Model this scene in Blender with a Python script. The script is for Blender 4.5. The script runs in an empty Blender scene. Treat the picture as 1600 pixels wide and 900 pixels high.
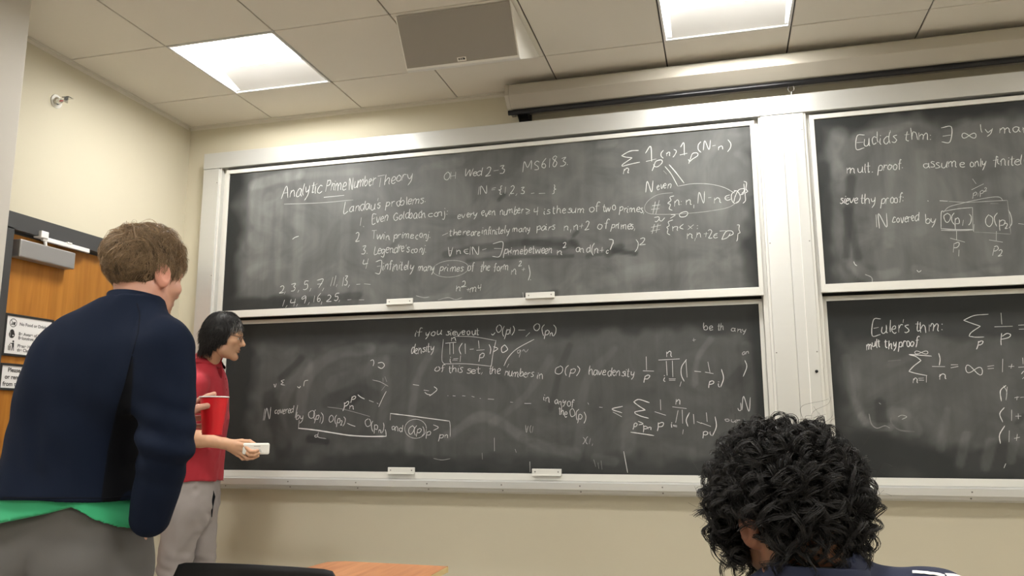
import bpy, bmesh, math, random
import numpy as np
from mathutils import Vector, Matrix

random.seed(7)
RNG = np.random.default_rng(11)
SC = bpy.context.scene
COL = SC.collection

# ------------------------------------------------------------------ camera
cam_d = bpy.data.cameras.new('camera')
cam = bpy.data.objects.new('camera', cam_d)
COL.objects.link(cam)
cam_d.sensor_fit = 'HORIZONTAL'
cam_d.sensor_width = 36.0
cam_d.lens = 36.0 * 1252.00 / 1600.0
cam_d.clip_start = 0.02
cam.matrix_world = Matrix(((0.967004,0.046510,0.250478,2.654607),(0.254735,-0.162720,-0.953222,-3.829885),(-0.003576,0.985575,-0.169199,1.152486),(0.000000,0.000000,0.000000,1.000000)))
SC.camera = cam

# ------------------------------------------------------------------ world and exposure
w = bpy.data.worlds.new('world')
SC.world = w
w.use_nodes = True
w.node_tree.nodes['Background'].inputs[0].default_value = (0.9, 0.93, 1.0, 1)
w.node_tree.nodes['Background'].inputs[1].default_value = 0.02
SC.view_settings.view_transform = 'Standard'
SC.view_settings.look = 'None'
SC.view_settings.exposure = 0.0
SC.view_settings.gamma = 1.0
SC.view_settings.use_curve_mapping = False
LAMP = 55.0            # radiance of the ceiling lamps' lenses

H = 3.05               # ceiling height
T = 0.6096             # ceiling tile
XL, YF, XR, YR = -0.593, 0.40, 5.9, -6.4     # walls: left, front, right, rear
YU, YD = 0.318, 0.383  # faces of the upper (front track) and lower (rear track) slates

# ------------------------------------------------------------------ materials
def srgb(r, g, b):
    f = lambda c: (c/255/12.92) if c/255 <= 0.04045 else ((c/255+0.055)/1.055)**2.4
    return (f(r), f(g), f(b), 1.0)

def mat(name, col, rough=0.6, metal=0.0, bump=0.0, bscale=200.0, var=0.0, vscale=8.0, spec=0.5, sheen=0.0, emit=0.0, stretch=(1, 1, 1)):
    m = bpy.data.materials.new(name)
    m.use_nodes = True
    nt = m.node_tree
    b = nt.nodes['Principled BSDF']
    c = tuple(col) if len(col) == 4 else tuple(col)+(1,)
    b.inputs['Base Color'].default_value = c
    b.inputs['Roughness'].default_value = rough
    b.inputs['Metallic'].default_value = metal
    b.inputs['Specular IOR Level'].default_value = spec
    if sheen:
        b.inputs['Sheen Weight'].default_value = sheen
        b.inputs['Sheen Roughness'].default_value = 0.5
    if emit:
        b.inputs['Emission Color'].default_value = c
        b.inputs['Emission Strength'].default_value = emit
    if bump or var:
        tc = nt.nodes.new('ShaderNodeTexCoord')
        mp = nt.nodes.new('ShaderNodeMapping')
        mp.inputs['Scale'].default_value = stretch
        nt.links.new(tc.outputs['Object'], mp.inputs['Vector'])
    if bump:
        n = nt.nodes.new('ShaderNodeTexNoise')
        n.inputs['Scale'].default_value = bscale
        n.inputs['Detail'].default_value = 3
        nt.links.new(mp.outputs[0], n.inputs['Vector'])
        bp = nt.nodes.new('ShaderNodeBump')
        bp.inputs['Strength'].default_value = bump
        bp.inputs['Distance'].default_value = 0.002
        nt.links.new(n.outputs[0], bp.inputs['Height'])
        nt.links.new(bp.outputs[0], b.inputs['Normal'])
    if var:
        n2 = nt.nodes.new('ShaderNodeTexNoise')
        n2.inputs['Scale'].default_value = vscale
        n2.inputs['Detail'].default_value = 4
        nt.links.new(mp.outputs[0], n2.inputs['Vector'])
        mx = nt.nodes.new('ShaderNodeMix')
        mx.data_type = 'RGBA'
        mx.inputs['A'].default_value = tuple(x*(1-var) for x in c[:3])+(1,)
        mx.inputs['B'].default_value = tuple(min(1, x*(1+var)) for x in c[:3])+(1,)
        nt.links.new(n2.outputs[0], mx.inputs['Factor'])
        nt.links.new(mx.outputs['Result'], b.inputs['Base Color'])
    return m

def attr_mat(name, rough=0.6, spec=0.4, bump=0.0, bscale=300.0, sss=0.0, attr='tint'):
    """colour read from the mesh's own colour attribute (things of several natural colours: skin, hair)"""
    m = bpy.data.materials.new(name)
    m.use_nodes = True
    nt = m.node_tree
    b = nt.nodes['Principled BSDF']
    a = nt.nodes.new('ShaderNodeAttribute')
    a.attribute_name = attr
    nt.links.new(a.outputs['Color'], b.inputs['Base Color'])
    b.inputs['Roughness'].default_value = rough
    b.inputs['Specular IOR Level'].default_value = spec
    if sss:
        b.inputs['Subsurface Weight'].default_value = sss
        b.inputs['Subsurface Radius'].default_value = (0.01, 0.004, 0.002)
        b.inputs['Subsurface Scale'].default_value = 0.5
    if bump:
        n = nt.nodes.new('ShaderNodeTexNoise')
        n.inputs['Scale'].default_value = bscale
        tc = nt.nodes.new('ShaderNodeTexCoord')
        nt.links.new(tc.outputs['Object'], n.inputs['Vector'])
        bp = nt.nodes.new('ShaderNodeBump')
        bp.inputs['Strength'].default_value = bump
        bp.inputs['Distance'].default_value = 0.001
        nt.links.new(n.outputs[0], bp.inputs['Height'])
        nt.links.new(bp.outputs[0], b.inputs['Normal'])
    return m

M_WALL = mat('cream_wall_paint', (0.575, 0.53, 0.41), 0.75, bump=0.12, bscale=350, var=0.025, vscale=3)
M_PIER = mat('grey_wall_paint', (0.53, 0.50, 0.45), 0.7, bump=0.12, bscale=350)
M_TILE = mat('ceiling_tile', (0.76, 0.715, 0.63), 0.9, bump=0.25, bscale=500, var=0.03, vscale=2)
M_GRID = mat('ceiling_grid_reveal', (0.08, 0.075, 0.065), 0.8)
M_TRIMW = mat('white_painted_trim', (0.66, 0.62, 0.54), 0.5)
M_FLOOR = mat('floor_vinyl', (0.38, 0.35, 0.31), 0.5, var=0.12, vscale=20)
M_ALU = mat('satin_white_aluminium', (0.585, 0.585, 0.565), 0.36, metal=0.5, var=0.02, vscale=6, stretch=(0.3, 1, 8))
M_RAIL = mat('white_rail', (0.62, 0.61, 0.57), 0.42, metal=0.15)
M_GAP = mat('dark_recess', (0.012, 0.012, 0.012), 0.7)
M_SCREW = mat('screw_steel', (0.22, 0.21, 0.2), 0.4, metal=0.8)
M_LENS = mat('lamp_lens', (1.0, 0.985, 0.945), 0.5, emit=LAMP)
M_LWHITE = mat('lamp_white_enamel', (0.80, 0.79, 0.77), 0.5)
M_CASE = mat('screen_case_enamel', (0.42, 0.39, 0.33), 0.33, metal=0.3)
M_BLACK = mat('black_plastic', (0.008, 0.008, 0.009), 0.45, bump=0.05, bscale=800, spec=0.25)
M_BLACKM = mat('black_satin_metal', (0.01, 0.01, 0.012), 0.28, metal=0.3)
M_GRILLE = mat('speaker_grille', (0.30, 0.275, 0.245), 0.6, bump=0.4, bscale=900)
M_SPK = mat('speaker_white', (0.78, 0.76, 0.71), 0.5)
M_CHROME = mat('chrome', (0.75, 0.74, 0.72), 0.12, metal=1.0)
M_DOORF = mat('dark_grey_door_frame', (0.055, 0.055, 0.056), 0.4)
M_CLOSER = mat('closer_grey_metal', (0.36, 0.35, 0.34), 0.4, metal=0.5)
M_PAPER = mat('white_paper', (0.80, 0.79, 0.78), 0.6)
M_INK = mat('black_ink', (0.015, 0.015, 0.015), 0.6)
M_INKG = mat('grey_ink', (0.10, 0.10, 0.10), 0.6)
M_CUP = mat('red_plastic', (0.62, 0.012, 0.02), 0.3, bump=0.03, bscale=60)
M_CUPW = mat('white_plastic', (0.82, 0.80, 0.77), 0.35)
M_ERASER = mat('eraser_felt_white', (0.76, 0.74, 0.69), 0.85, bump=0.3, bscale=500)
M_ERG = mat('eraser_print', (0.38, 0.37, 0.34), 0.8)
M_NAVY = mat('navy_softshell', (0.0058, 0.0100, 0.0235), 0.85, bump=0.12, bscale=900, var=0.12, vscale=5, spec=0.12)
M_BLKCL = mat('black_stretch_cloth', (0.005, 0.0055, 0.008), 0.8, bump=0.15, bscale=900, spec=0.12)
M_GREEN = mat('green_jersey', (0.028, 0.34, 0.15), 0.85, bump=0.2, bscale=700, sheen=0.1)
M_GREYT = mat('charcoal_trouser_cloth', (0.085, 0.08, 0.076), 0.8, bump=0.2, bscale=900, var=0.06, vscale=9)
M_RED = mat('red_pique', (0.36, 0.012, 0.025), 0.8, bump=0.25, bscale=900, sheen=0.08)
M_TAUPE = mat('taupe_trouser_cloth', (0.305, 0.275, 0.268), 0.8, bump=0.2, bscale=900, var=0.05, vscale=9)
M_TEE = mat('navy_shirt_cloth', (0.012, 0.017, 0.045), 0.85, bump=0.2, bscale=900)
M_JEAN = mat('blue_denim', (0.03, 0.045, 0.09), 0.85, bump=0.3, bscale=900)
M_SHOE = mat('dark_leather', (0.02, 0.017, 0.015), 0.45)
M_EDGE = mat('plywood_edge', (0.55, 0.42, 0.20), 0.5, var=0.15, vscale=60, stretch=(1, 1, 12))
M_GLASS = mat('glasses_rim', (0.015, 0.013, 0.012), 0.3)
M_SKIN = attr_mat('skin', 0.55, 0.4, 0.08, 500, sss=0.12)
M_HAIR = attr_mat('hair', 0.5, 0.3)
M_EYE = mat('eye_white', (0.75, 0.72, 0.68), 0.15)
M_IRIS = mat('eye_dark', (0.02, 0.012, 0.008), 0.1)

def panel_mat():
    """navy cloth with an inset black stretch panel, the seam line read from the mesh"""
    m = mat('navy_softshell_with_panel', (0.0058, 0.0100, 0.0235), 0.85, bump=0.12, bscale=900, spec=0.12)
    nt = m.node_tree
    a = nt.nodes.new('ShaderNodeAttribute'); a.attribute_name = 'panel'
    mr = nt.nodes.new('ShaderNodeMapRange')
    mr.inputs['From Min'].default_value = -0.0015; mr.inputs['From Max'].default_value = 0.0015
    nt.links.new(a.outputs['Fac'], mr.inputs['Value'])
    mx = nt.nodes.new('ShaderNodeMix'); mx.data_type = 'RGBA'
    mx.inputs['A'].default_value = (0.0058, 0.0100, 0.0235, 1)
    mx.inputs['B'].default_value = (0.0035, 0.004, 0.006, 1)
    nt.links.new(mr.outputs[0], mx.inputs['Factor'])
    nt.links.new(mx.outputs['Result'], nt.nodes['Principled BSDF'].inputs['Base Color'])
    return m
M_JACKET = panel_mat()

def wood_mat(name, dark, light, axis_scale, plank=None):
    m = bpy.data.materials.new(name)
    m.use_nodes = True
    nt = m.node_tree
    b = nt.nodes['Principled BSDF']
    L = nt.links.new
    tc = nt.nodes.new('ShaderNodeTexCoord')
    mp = nt.nodes.new('ShaderNodeMapping')
    mp.inputs['Scale'].default_value = axis_scale
    L(tc.outputs['Object'], mp.inputs['Vector'])
    n = nt.nodes.new('ShaderNodeTexNoise')
    n.inputs['Scale'].default_value = 6
    n.inputs['Detail'].default_value = 6
    n.inputs['Distortion'].default_value = 0.6
    L(mp.outputs[0], n.inputs['Vector'])
    cr = nt.nodes.new('ShaderNodeValToRGB')
    cr.color_ramp.elements[0].color = dark
    cr.color_ramp.elements[0].position = 0.3
    cr.color_ramp.elements[1].color = light
    cr.color_ramp.elements[1].position = 0.7
    L(n.outputs[0], cr.inputs[0])
    out = cr.outputs[0]
    if plank:
        # veneer leaves side by side, each of its own tone
        sx = nt.nodes.new('ShaderNodeSeparateXYZ')
        L(tc.outputs['Object'], sx.inputs[0])
        mu = nt.nodes.new('ShaderNodeMath'); mu.operation = 'MULTIPLY'; mu.inputs[1].default_value = 1/plank
        L(sx.outputs['Y'], mu.inputs[0])
        fl = nt.nodes.new('ShaderNodeMath'); fl.operation = 'FLOOR'
        L(mu.outputs[0], fl.inputs[0])
        wn = nt.nodes.new('ShaderNodeTexWhiteNoise'); wn.noise_dimensions = '1D'
        L(fl.outputs[0], wn.inputs['W'])
        mr = nt.nodes.new('ShaderNodeMapRange')
        mr.inputs['To Min'].default_value = 0.78
        mr.inputs['To Max'].default_value = 1.12
        L(wn.outputs['Value'], mr.inputs['Value'])
        mx = nt.nodes.new('ShaderNodeMix'); mx.data_type = 'RGBA'; mx.blend_type = 'MULTIPLY'
        mx.inputs['Factor'].default_value = 1
        L(out, mx.inputs['A']); L(mr.outputs[0], mx.inputs['B'])
        out = mx.outputs['Result']
    L(out, b.inputs['Base Color'])
    b.inputs['Roughness'].default_value = 0.38
    return m

M_DOOR = wood_mat('orange_veneer', (0.36, 0.135, 0.018, 1), (0.50, 0.215, 0.035, 1), (1, 5, 0.35), plank=0.135)
M_TABLET = wood_mat('tablet_laminate', (0.42, 0.17, 0.07, 1), (0.58, 0.27, 0.125, 1), (5, 0.6, 1))

def slate_mat():
    m = bpy.data.materials.new('slate_with_chalk_dust')
    m.use_nodes = True
    nt = m.node_tree
    b = nt.nodes['Principled BSDF']
    L = nt.links.new
    a = nt.nodes.new('ShaderNodeAttribute'); a.attribute_name = 'dust'
    tc = nt.nodes.new('ShaderNodeTexCoord')
    mp = nt.nodes.new('ShaderNodeMapping'); mp.inputs['Scale'].default_value = (26, 1, 1.6)
    mp.inputs['Rotation'].default_value = (0, 0.06, 0)
    L(tc.outputs['Object'], mp.inputs['Vector'])
    n = nt.nodes.new('ShaderNodeTexNoise'); n.inputs['Scale'].default_value = 1.0; n.inputs['Detail'].default_value = 4
    L(mp.outputs[0], n.inputs['Vector'])
    n2 = nt.nodes.new('ShaderNodeTexNoise'); n2.inputs['Scale'].default_value = 3.6; n2.inputs['Detail'].default_value = 5
    n2.inputs['Distortion'].default_value = 1.8
    L(tc.outputs['Object'], n2.inputs['Vector'])
    m1 = nt.nodes.new('ShaderNodeMapRange')
    m1.inputs['From Min'].default_value = 0.3; m1.inputs['From Max'].default_value = 0.7
    m1.inputs['To Min'].default_value = 0.90; m1.inputs['To Max'].default_value = 1.10
    L(n.outputs[0], m1.inputs['Value'])
    m2 = nt.nodes.new('ShaderNodeMapRange')
    m2.inputs['From Min'].default_value = 0.3; m2.inputs['From Max'].default_value = 0.7
    m2.inputs['To Min'].default_value = 0.72; m2.inputs['To Max'].default_value = 1.28
    L(n2.outputs[0], m2.inputs['Value'])
    x1 = nt.nodes.new('ShaderNodeMath'); x1.operation = 'MULTIPLY'
    L(a.outputs['Fac'], x1.inputs[0]); L(m1.outputs[0], x1.inputs[1])
    x2 = nt.nodes.new('ShaderNodeMath'); x2.operation = 'MULTIPLY'; x2.use_clamp = True
    L(x1.outputs[0], x2.inputs[0]); L(m2.outputs[0], x2.inputs[1])
    mx = nt.nodes.new('ShaderNodeMix'); mx.data_type = 'RGBA'
    mx.inputs['A'].default_value = (0.0185, 0.0198, 0.0195, 1)
    mx.inputs['B'].default_value = (0.262, 0.265, 0.255, 1)
    L(x2.outputs[0], mx.inputs['Factor'])
    L(mx.outputs['Result'], b.inputs['Base Color'])
    b.inputs['Roughness'].default_value = 0.6
    b.inputs['Specular IOR Level'].default_value = 0.25
    return m

M_SLATE = slate_mat()
M_CHALK = attr_mat('chalk', 0.95, 0.1)

# ------------------------------------------------------------------ object helpers
def link(name, me, parent=None, mats=None, smooth=False):
    o = bpy.data.objects.new(name, me)
    COL.objects.link(o)
    if mats is not None:
        for m_ in (mats if isinstance(mats, (list, tuple)) else [mats]):
            me.materials.append(m_)
    if smooth:
        me.polygons.foreach_set('use_smooth', [True]*len(me.polygons))
    if parent is not None:
        o.parent = parent
        o.matrix_parent_inverse = parent.matrix_world.inverted() if False else Matrix.Translation(-Vector(parent.location))
    return o

def thing(name, label, cat, loc, group=None):
    o = bpy.data.objects.new(name, None)
    o.empty_display_size = 0.1
    o.location = loc
    COL.objects.link(o)
    o['label'] = label
    o['category'] = cat
    if group: o['group'] = group
    return o

def tag(o, label, cat, group=None):
    o['label'] = label; o['category'] = cat
    if group: o['group'] = group
    return o

def structure(o):
    o['kind'] = 'structure'
    return o

class MB:
    """collects shapes of ONE mesh (world coordinates)"""
    def __init__(s):
        s.bm = bmesh.new()
    def box(s, x0, x1, y0, y1, z0, z1, bev=0.0, rot=None, mi=0):
        b2 = bmesh.new()
        bmesh.ops.create_cube(b2, size=1)
        c = Vector(((x0+x1)/2, (y0+y1)/2, (z0+z1)/2))
        for v in b2.verts:
            v.co = Vector((v.co.x*(x1-x0), v.co.y*(y1-y0), v.co.z*(z1-z0)))
        if bev:
            bmesh.ops.bevel(b2, geom=b2.edges[:], offset=bev, segments=2, affect='EDGES', profile=0.5)
        for v in b2.verts:
            v.co = (rot @ v.co if rot is not None else v.co) + c
        s._merge(b2, mi)
        return s
    def _merge(s, b2, mi=0):
        me = bpy.data.meshes.new('tmp')
        for f in b2.faces: f.material_index = mi
        b2.to_mesh(me); b2.free()
        s.bm.from_mesh(me)
        bpy.data.meshes.remove(me)
    def prism(s, prof, axis, a, b, mi=0, bev=0.0):
        """closed profile (list of 2-D points) swept along an axis from a to b; profile order: the other two axes in xyz order"""
        b2 = bmesh.new()
        def mk(p, t):
            if axis == 'x': return (t, p[0], p[1])
            if axis == 'y': return (p[0], t, p[1])
            return (p[0], p[1], t)
        va = [b2.verts.new(mk(p, a)) for p in prof]
        vb = [b2.verts.new(mk(p, b)) for p in prof]
        n = len(prof)
        b2.faces.new(va); b2.faces.new(vb[::-1])
        for i in range(n):
            b2.faces.new((va[i], vb[i], vb[(i+1) % n], va[(i+1) % n]))
        bmesh.ops.recalc_face_normals(b2, faces=b2.faces[:])
        if bev:
            bmesh.ops.bevel(b2, geom=b2.edges[:], offset=bev, segments=2, affect='EDGES', profile=0.5)
        s._merge(b2, mi)
        return s
    def tube(s, pts, r, n=10, mi=0, closed=False):
        V, Fc = tube_np(np.array(pts, float), np.full(len(pts), r) if np.isscalar(r) else np.array(r, float), n, closed)
        b2 = bmesh.new()
        vs = [b2.verts.new(v) for v in V]
        for f in Fc: b2.faces.new([vs[i] for i in f])
        bmesh.ops.recalc_face_normals(b2, faces=b2.faces[:])
        s._merge(b2, mi)
        return s
    def lathe(s, prof, c, n=40, axis=(0, 0, 1), mi=0):
        """prof: (radius, height) pairs round an axis through c; closed outline if it starts and ends at radius 0"""
        b2 = bmesh.new()
        q = Vector((0, 0, 1)).rotation_difference(Vector(axis).normalized())
        rings = []
        for r, h in prof:
            if r < 1e-6:
                rings.append([b2.verts.new(q @ Vector((0, 0, h)) + Vector(c))])
            else:
                rings.append([b2.verts.new(q @ Vector((r*math.cos(2*math.pi*i/n), r*math.sin(2*math.pi*i/n), h)) + Vector(c)) for i in range(n)])
        for a, b in zip(rings, rings[1:]):
            for i in range(n):
                j = (i+1) % n
                if len(a) == 1 and len(b) == 1: continue
                if len(a) == 1: b2.faces.new((a[0], b[i], b[j]))
                elif len(b) == 1: b2.faces.new((a[i], b[0], a[j]))
                else: b2.faces.new((a[i], b[i], b[j], a[j]))
        bmesh.ops.recalc_face_normals(b2, faces=b2.faces[:])
        s._merge(b2, mi)
        return s
    def poly(s, pts, mi=0):
        vs = [s.bm.verts.new(p) for p in pts]
        f = s.bm.faces.new(vs); f.material_index = mi
        return s
    def done(s, name, mats, parent=None, smooth=False):
        me = bpy.data.meshes.new(name)
        s.bm.to_mesh(me); s.bm.free()
        o = link(name, me, parent, mats)
        if smooth:
            me.polygons.foreach_set('use_smooth', [True]*len(me.polygons))
            try: me.set_sharp_from_angle(angle=math.radians(35))
            except Exception: pass
        return o

def tube_np(P, R, n=8, closed=False):
    m = len(P)
    Tn = np.empty_like(P)
    if closed:
        Tn = np.roll(P, -1, 0)-np.roll(P, 1, 0)
    else:
        Tn[1:-1] = P[2:]-P[:-2]; Tn[0] = P[1]-P[0]; Tn[-1] = P[-1]-P[-2]
    Tn /= np.linalg.norm(Tn, axis=1, keepdims=True)+1e-12
    u = np.cross(Tn[0], [0, 0, 1.0])
    if np.linalg.norm(u) < 0.1: u = np.cross(Tn[0], [1.0, 0, 0])
    u /= np.linalg.norm(u)
    U = np.empty_like(P)
    for i in range(m):
        u = u-Tn[i]*np.dot(u, Tn[i]); u /= np.linalg.norm(u)+1e-12; U[i] = u
    W = np.cross(Tn, U)
    ang = np.arange(n)*2*math.pi/n
    V = (P[:, None]+R[:, None, None]*(np.cos(ang)[None, :, None]*U[:, None]+np.sin(ang)[None, :, None]*W[:, None])).reshape(-1, 3)
    F = []
    rng = range(m if closed else m-1)
    for i in rng:
        for j in range(n):
            a = i*n+j; b = i*n+(j+1) % n; i2 = (i+1) % m
            F.append((a, b, i2*n+(j+1) % n, i2*n+j))
    if not closed:
        F.append(tuple(range(n))[::-1]); F.append(tuple((m-1)*n+j for j in range(n)))
    return V, F

def np_mesh(name, V, F, tint=None, attr='tint'):
    """V (n,3); F list of (k,4)/(k,3) int arrays or python lists"""
    me = bpy.data.meshes.new(name)
    V = np.asarray(V, np.float32)
    if isinstance(F, np.ndarray): F = [F]
    loops = np.concatenate([f.reshape(-1) for f in F]).astype(np.int32)
    tot = np.concatenate([np.full(len(f), f.shape[1]) for f in F]).astype(np.int32)
    st = np.concatenate([[0], np.cumsum(tot)[:-1]]).astype(np.int32)
    me.vertices.add(len(V)); me.vertices.foreach_set('co', V.reshape(-1))
    me.loops.add(len(loops)); me.loops.foreach_set('vertex_index', loops)
    me.polygons.add(len(tot)); me.polygons.foreach_set('loop_start', st)
    try: me.polygons.foreach_set('loop_total', tot)
    except Exception: pass
    me.polygons.foreach_set('use_smooth', np.ones(len(tot), bool))
    me.update(calc_edges=True)
    me.validate()
    if tint is not None:
        a = me.attributes.new(attr, 'FLOAT_COLOR', 'POINT')
        c = np.ones((len(V), 4), np.float32); c[:, :3] = tint
        a.data.foreach_set('color', c.reshape(-1))
    return me

# ------------------------------------------------------------------ signed-distance modelling of bodies and cloth
def vnoise(P, s, seed=0):
    Q = np.asarray(P)*s+seed*17.31
    I = np.floor(Q).astype(np.int64); f = Q-I; f = f*f*(3-2*f)
    def h(i, j, k):
        n = (i*374761393+j*668265263+k*2147483647+seed*144665) & 0xffffffff
        n = ((n ^ (n >> 13))*1274126177) & 0xffffffff
        return ((n ^ (n >> 16)) & 0xffff)/32768.0-1.0
    i, j, k = I[..., 0], I[..., 1], I[..., 2]
    r = 0
    for a in (0, 1):
        for b in (0, 1):
            for c in (0, 1):
                wgt = (f[..., 0] if a else 1-f[..., 0])*(f[..., 1] if b else 1-f[..., 1])*(f[..., 2] if c else 1-f[..., 2])
                r = r+wgt*h(i+a, j+b, k+c)
    return r

class SDF:
    def __init__(s, lo, hi, h):
        s.lo = np.array(lo, float); s.h = h
        s.n = np.ceil((np.array(hi)-s.lo)/h).astype(int)+1
        s.F = np.full(s.n, 0.5, np.float32)
    def _sub(s, lo, hi):
        a = np.maximum(np.floor((np.array(lo)-s.lo)/s.h).astype(int), 0)
        b = np.minimum(np.ceil((np.array(hi)-s.lo)/s.h).astype(int)+1, s.n)
        if np.any(b <= a): return None, None
        g = np.stack(np.meshgrid(*[np.arange(a[i], b[i])*s.h+s.lo[i] for i in range(3)], indexing='ij'), -1)
        return (slice(a[0], b[0]), slice(a[1], b[1]), slice(a[2], b[2])), g
    def add(s, prim, k=0.01, op='+'):
        fn, lo, hi = prim
        m = max(k, 0)*1.5+3*s.h
        sl, g = s._sub(np.array(lo)-m, np.array(hi)+m)
        if sl is None: return s
        d = fn(g); a = s.F[sl]
        if op == '+':
            if k > 0:
                t = np.clip(0.5+0.5*(d-a)/k, 0, 1)
                s.F[sl] = d*(1-t)+a*t-k*t*(1-t)
            else: s.F[sl] = np.minimum(a, d)
        elif op == '-':
            d = -d
            if k > 0:
                t = np.clip(0.5-0.5*(d-a)/k, 0, 1)
                s.F[sl] = d*(1-t)+a*t+k*t*(1-t)
            else: s.F[sl] = np.maximum(a, d)
        return s
    def cut(s, fn):
        """keep where fn(P) < 0"""
        sl, g = s._sub(s.lo, s.lo+s.n*s.h)
        s.F[sl] = np.maximum(s.F[sl], fn(g)); return s
    def warp(s, fn, band=0.03):
        idx = np.where(np.abs(s.F) < band)
        P = np.stack(idx, -1)*s.h+s.lo
        s.F[idx] += fn(P); return s
    def mesh(s, smooth=0):
        F = s.F
        S = F < 0
        n = s.n
        c = [S[dx:n[0]-1+dx, dy:n[1]-1+dy, dz:n[2]-1+dz] for dx in (0, 1) for dy in (0, 1) for dz in (0, 1)]
        cnt = sum(x.astype(np.int8) for x in c)
        cell = (cnt > 0) & (cnt < 8)
        ci = np.stack(np.where(cell), -1)
        idx = np.full(cell.shape, -1, np.int64); idx[cell] = np.arange(len(ci))
        acc = np.zeros((len(ci), 3)); num = np.zeros(len(ci))
        off = [(dx, dy, dz) for dx in (0, 1) for dy in (0, 1) for dz in (0, 1)]
        for a in range(8):
            for b in range(a+1, 8):
                oa, ob = np.array(off[a]), np.array(off[b])
                if np.abs(oa-ob).sum() != 1: continue
                fa = F[tuple((ci+oa).T)]; fb = F[tuple((ci+ob).T)]
                x = (fa < 0) != (fb < 0)
                t = np.where(x, fa/(fa-fb+1e-12*(fa == fb)), 0)
                acc += np.where(x[:, None], oa+(ob-oa)*t[:, None], 0); num += x
        V = (ci+acc/num[:, None])*s.h+s.lo
        Q = []
        for ax in range(3):
            o = [0, 0, 0]; o[ax] = 1
            A = S[:n[0]-o[0], :n[1]-o[1], :n[2]-o[2]]; B = S[o[0]:, o[1]:, o[2]:]
            e = A != B
            b1, b2 = [(1, 2), (2, 0), (0, 1)][ax]
            ei = np.stack(np.where(e), -1)
            ok = (ei[:, b1] > 0) & (ei[:, b2] > 0) & (ei[:, b1] < n[b1]-1) & (ei[:, b2] < n[b2]-1) & (ei[:, ax] < n[ax]-1)
            ei = ei[ok]
            d1 = np.zeros(3, int); d1[b1] = 1
            d2 = np.zeros(3, int); d2[b2] = 1
            q = np.stack([idx[tuple((ei-d1-d2).T)], idx[tuple((ei-d2).T)], idx[tuple(ei.T)], idx[tuple((ei-d1).T)]], -1)
            ins = S[tuple(ei.T)]
            q = np.where(ins[:, None], q, q[:, ::-1])
            Q.append(q)
        Q = np.concatenate(Q)
        Q = Q[(Q >= 0).all(1)]
        for _ in range(smooth):
            acc = np.zeros_like(V); num = np.zeros(len(V))
            for a, b in ((0, 1), (1, 2), (2, 3), (3, 0)):
                np.add.at(acc, Q[:, a], V[Q[:, b]]); np.add.at(num, Q[:, a], 1)
                np.add.at(acc, Q[:, b], V[Q[:, a]]); np.add.at(num, Q[:, b], 1)
            V = V*0.4+0.6*acc/np.maximum(num, 1)[:, None]
        return V, Q

def cap(a, b, ra, rb):
    a = np.array(a, float); b = np.array(b, float); ab = b-a; L2 = max(ab@ab, 1e-12)
    def f(P):
        t = np.clip(((P-a)@ab)/L2, 0, 1)
        return np.linalg.norm(P-a-t[..., None]*ab, axis=-1)-(ra+(rb-ra)*t)
    r = max(ra, rb)
    return f, np.minimum(a, b)-r, np.maximum(a, b)+r

def ell(c, r, R=None):
    c = np.array(c, float); r = np.array(r, float)
    def f(P):
        q = P-c
        if R is not None: q = q@R
        k0 = np.linalg.norm(q/r, axis=-1); k1 = np.linalg.norm(q/(r*r), axis=-1)
        return k0*(k0-1)/(k1+1e-9)
    m = r.max() if R is not None else r
    return f, c-m, c+m

def loft(secs, U, V, p=2.3):
    """horizontal sections (centre, half width along U, half depth along V)"""
    secs = sorted(secs, key=lambda q: q[0][2])
    z = np.array([q[0][2] for q in secs]); cx = np.array([q[0][0] for q in secs]); cy = np.array([q[0][1] for q in secs])
    rx = np.array([q[1] for q in secs]); ry = np.array([q[2] for q in secs])
    # resample smoothly
    zz = np.linspace(z[0], z[-1], 60)
    def sm(v):
        y = np.interp(zz, z, v)
        for _ in range(3): y[1:-1] = (y[:-2]+2*y[1:-1]+y[2:])/4
        return y
    CX, CY, RX, RY = sm(cx), sm(cy), sm(rx), sm(ry)
    def f(P):
        Z = P[..., 2]
        x = P[..., 0]-np.interp(Z, zz, CX); y = P[..., 1]-np.interp(Z, zz, CY)
        a = np.interp(Z, zz, RX); b = np.interp(Z, zz, RY)
        u = np.abs(x*U[0]+y*U[1])/a; v = np.abs(x*V[0]+y*V[1])/b
        d = ((u**p+v**p)**(1/p)-1)*np.minimum(a, b)
        return np.maximum(d, np.maximum(Z-z[-1], z[0]-Z))
    m = max(rx.max(), ry.max())
    return f, (cx.min()-m, cy.min()-m, z[0]), (cx.max()+m, cy.max()+m, z[-1])

def frame(az, pitch=0, roll=0):
    """columns: right, forward, up, for something facing azimuth az (degrees), nodding down by pitch, leaning right by roll"""
    a, p, r = [math.radians(t) for t in (az, pitch, roll)]
    Fh = np.array([math.cos(a), math.sin(a), 0]); Rt = np.array([math.sin(a), -math.cos(a), 0]); Up = np.array([0, 0, 1.0])
    F2 = Fh*math.cos(p)-Up*math.sin(p); U2 = Up*math.cos(p)+Fh*math.sin(p)
    R3 = Rt*math.cos(r)-U2*math.sin(r); U3 = U2*math.cos(r)+Rt*math.sin(r)
    return np.stack([R3, F2, U3], 1)

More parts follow.
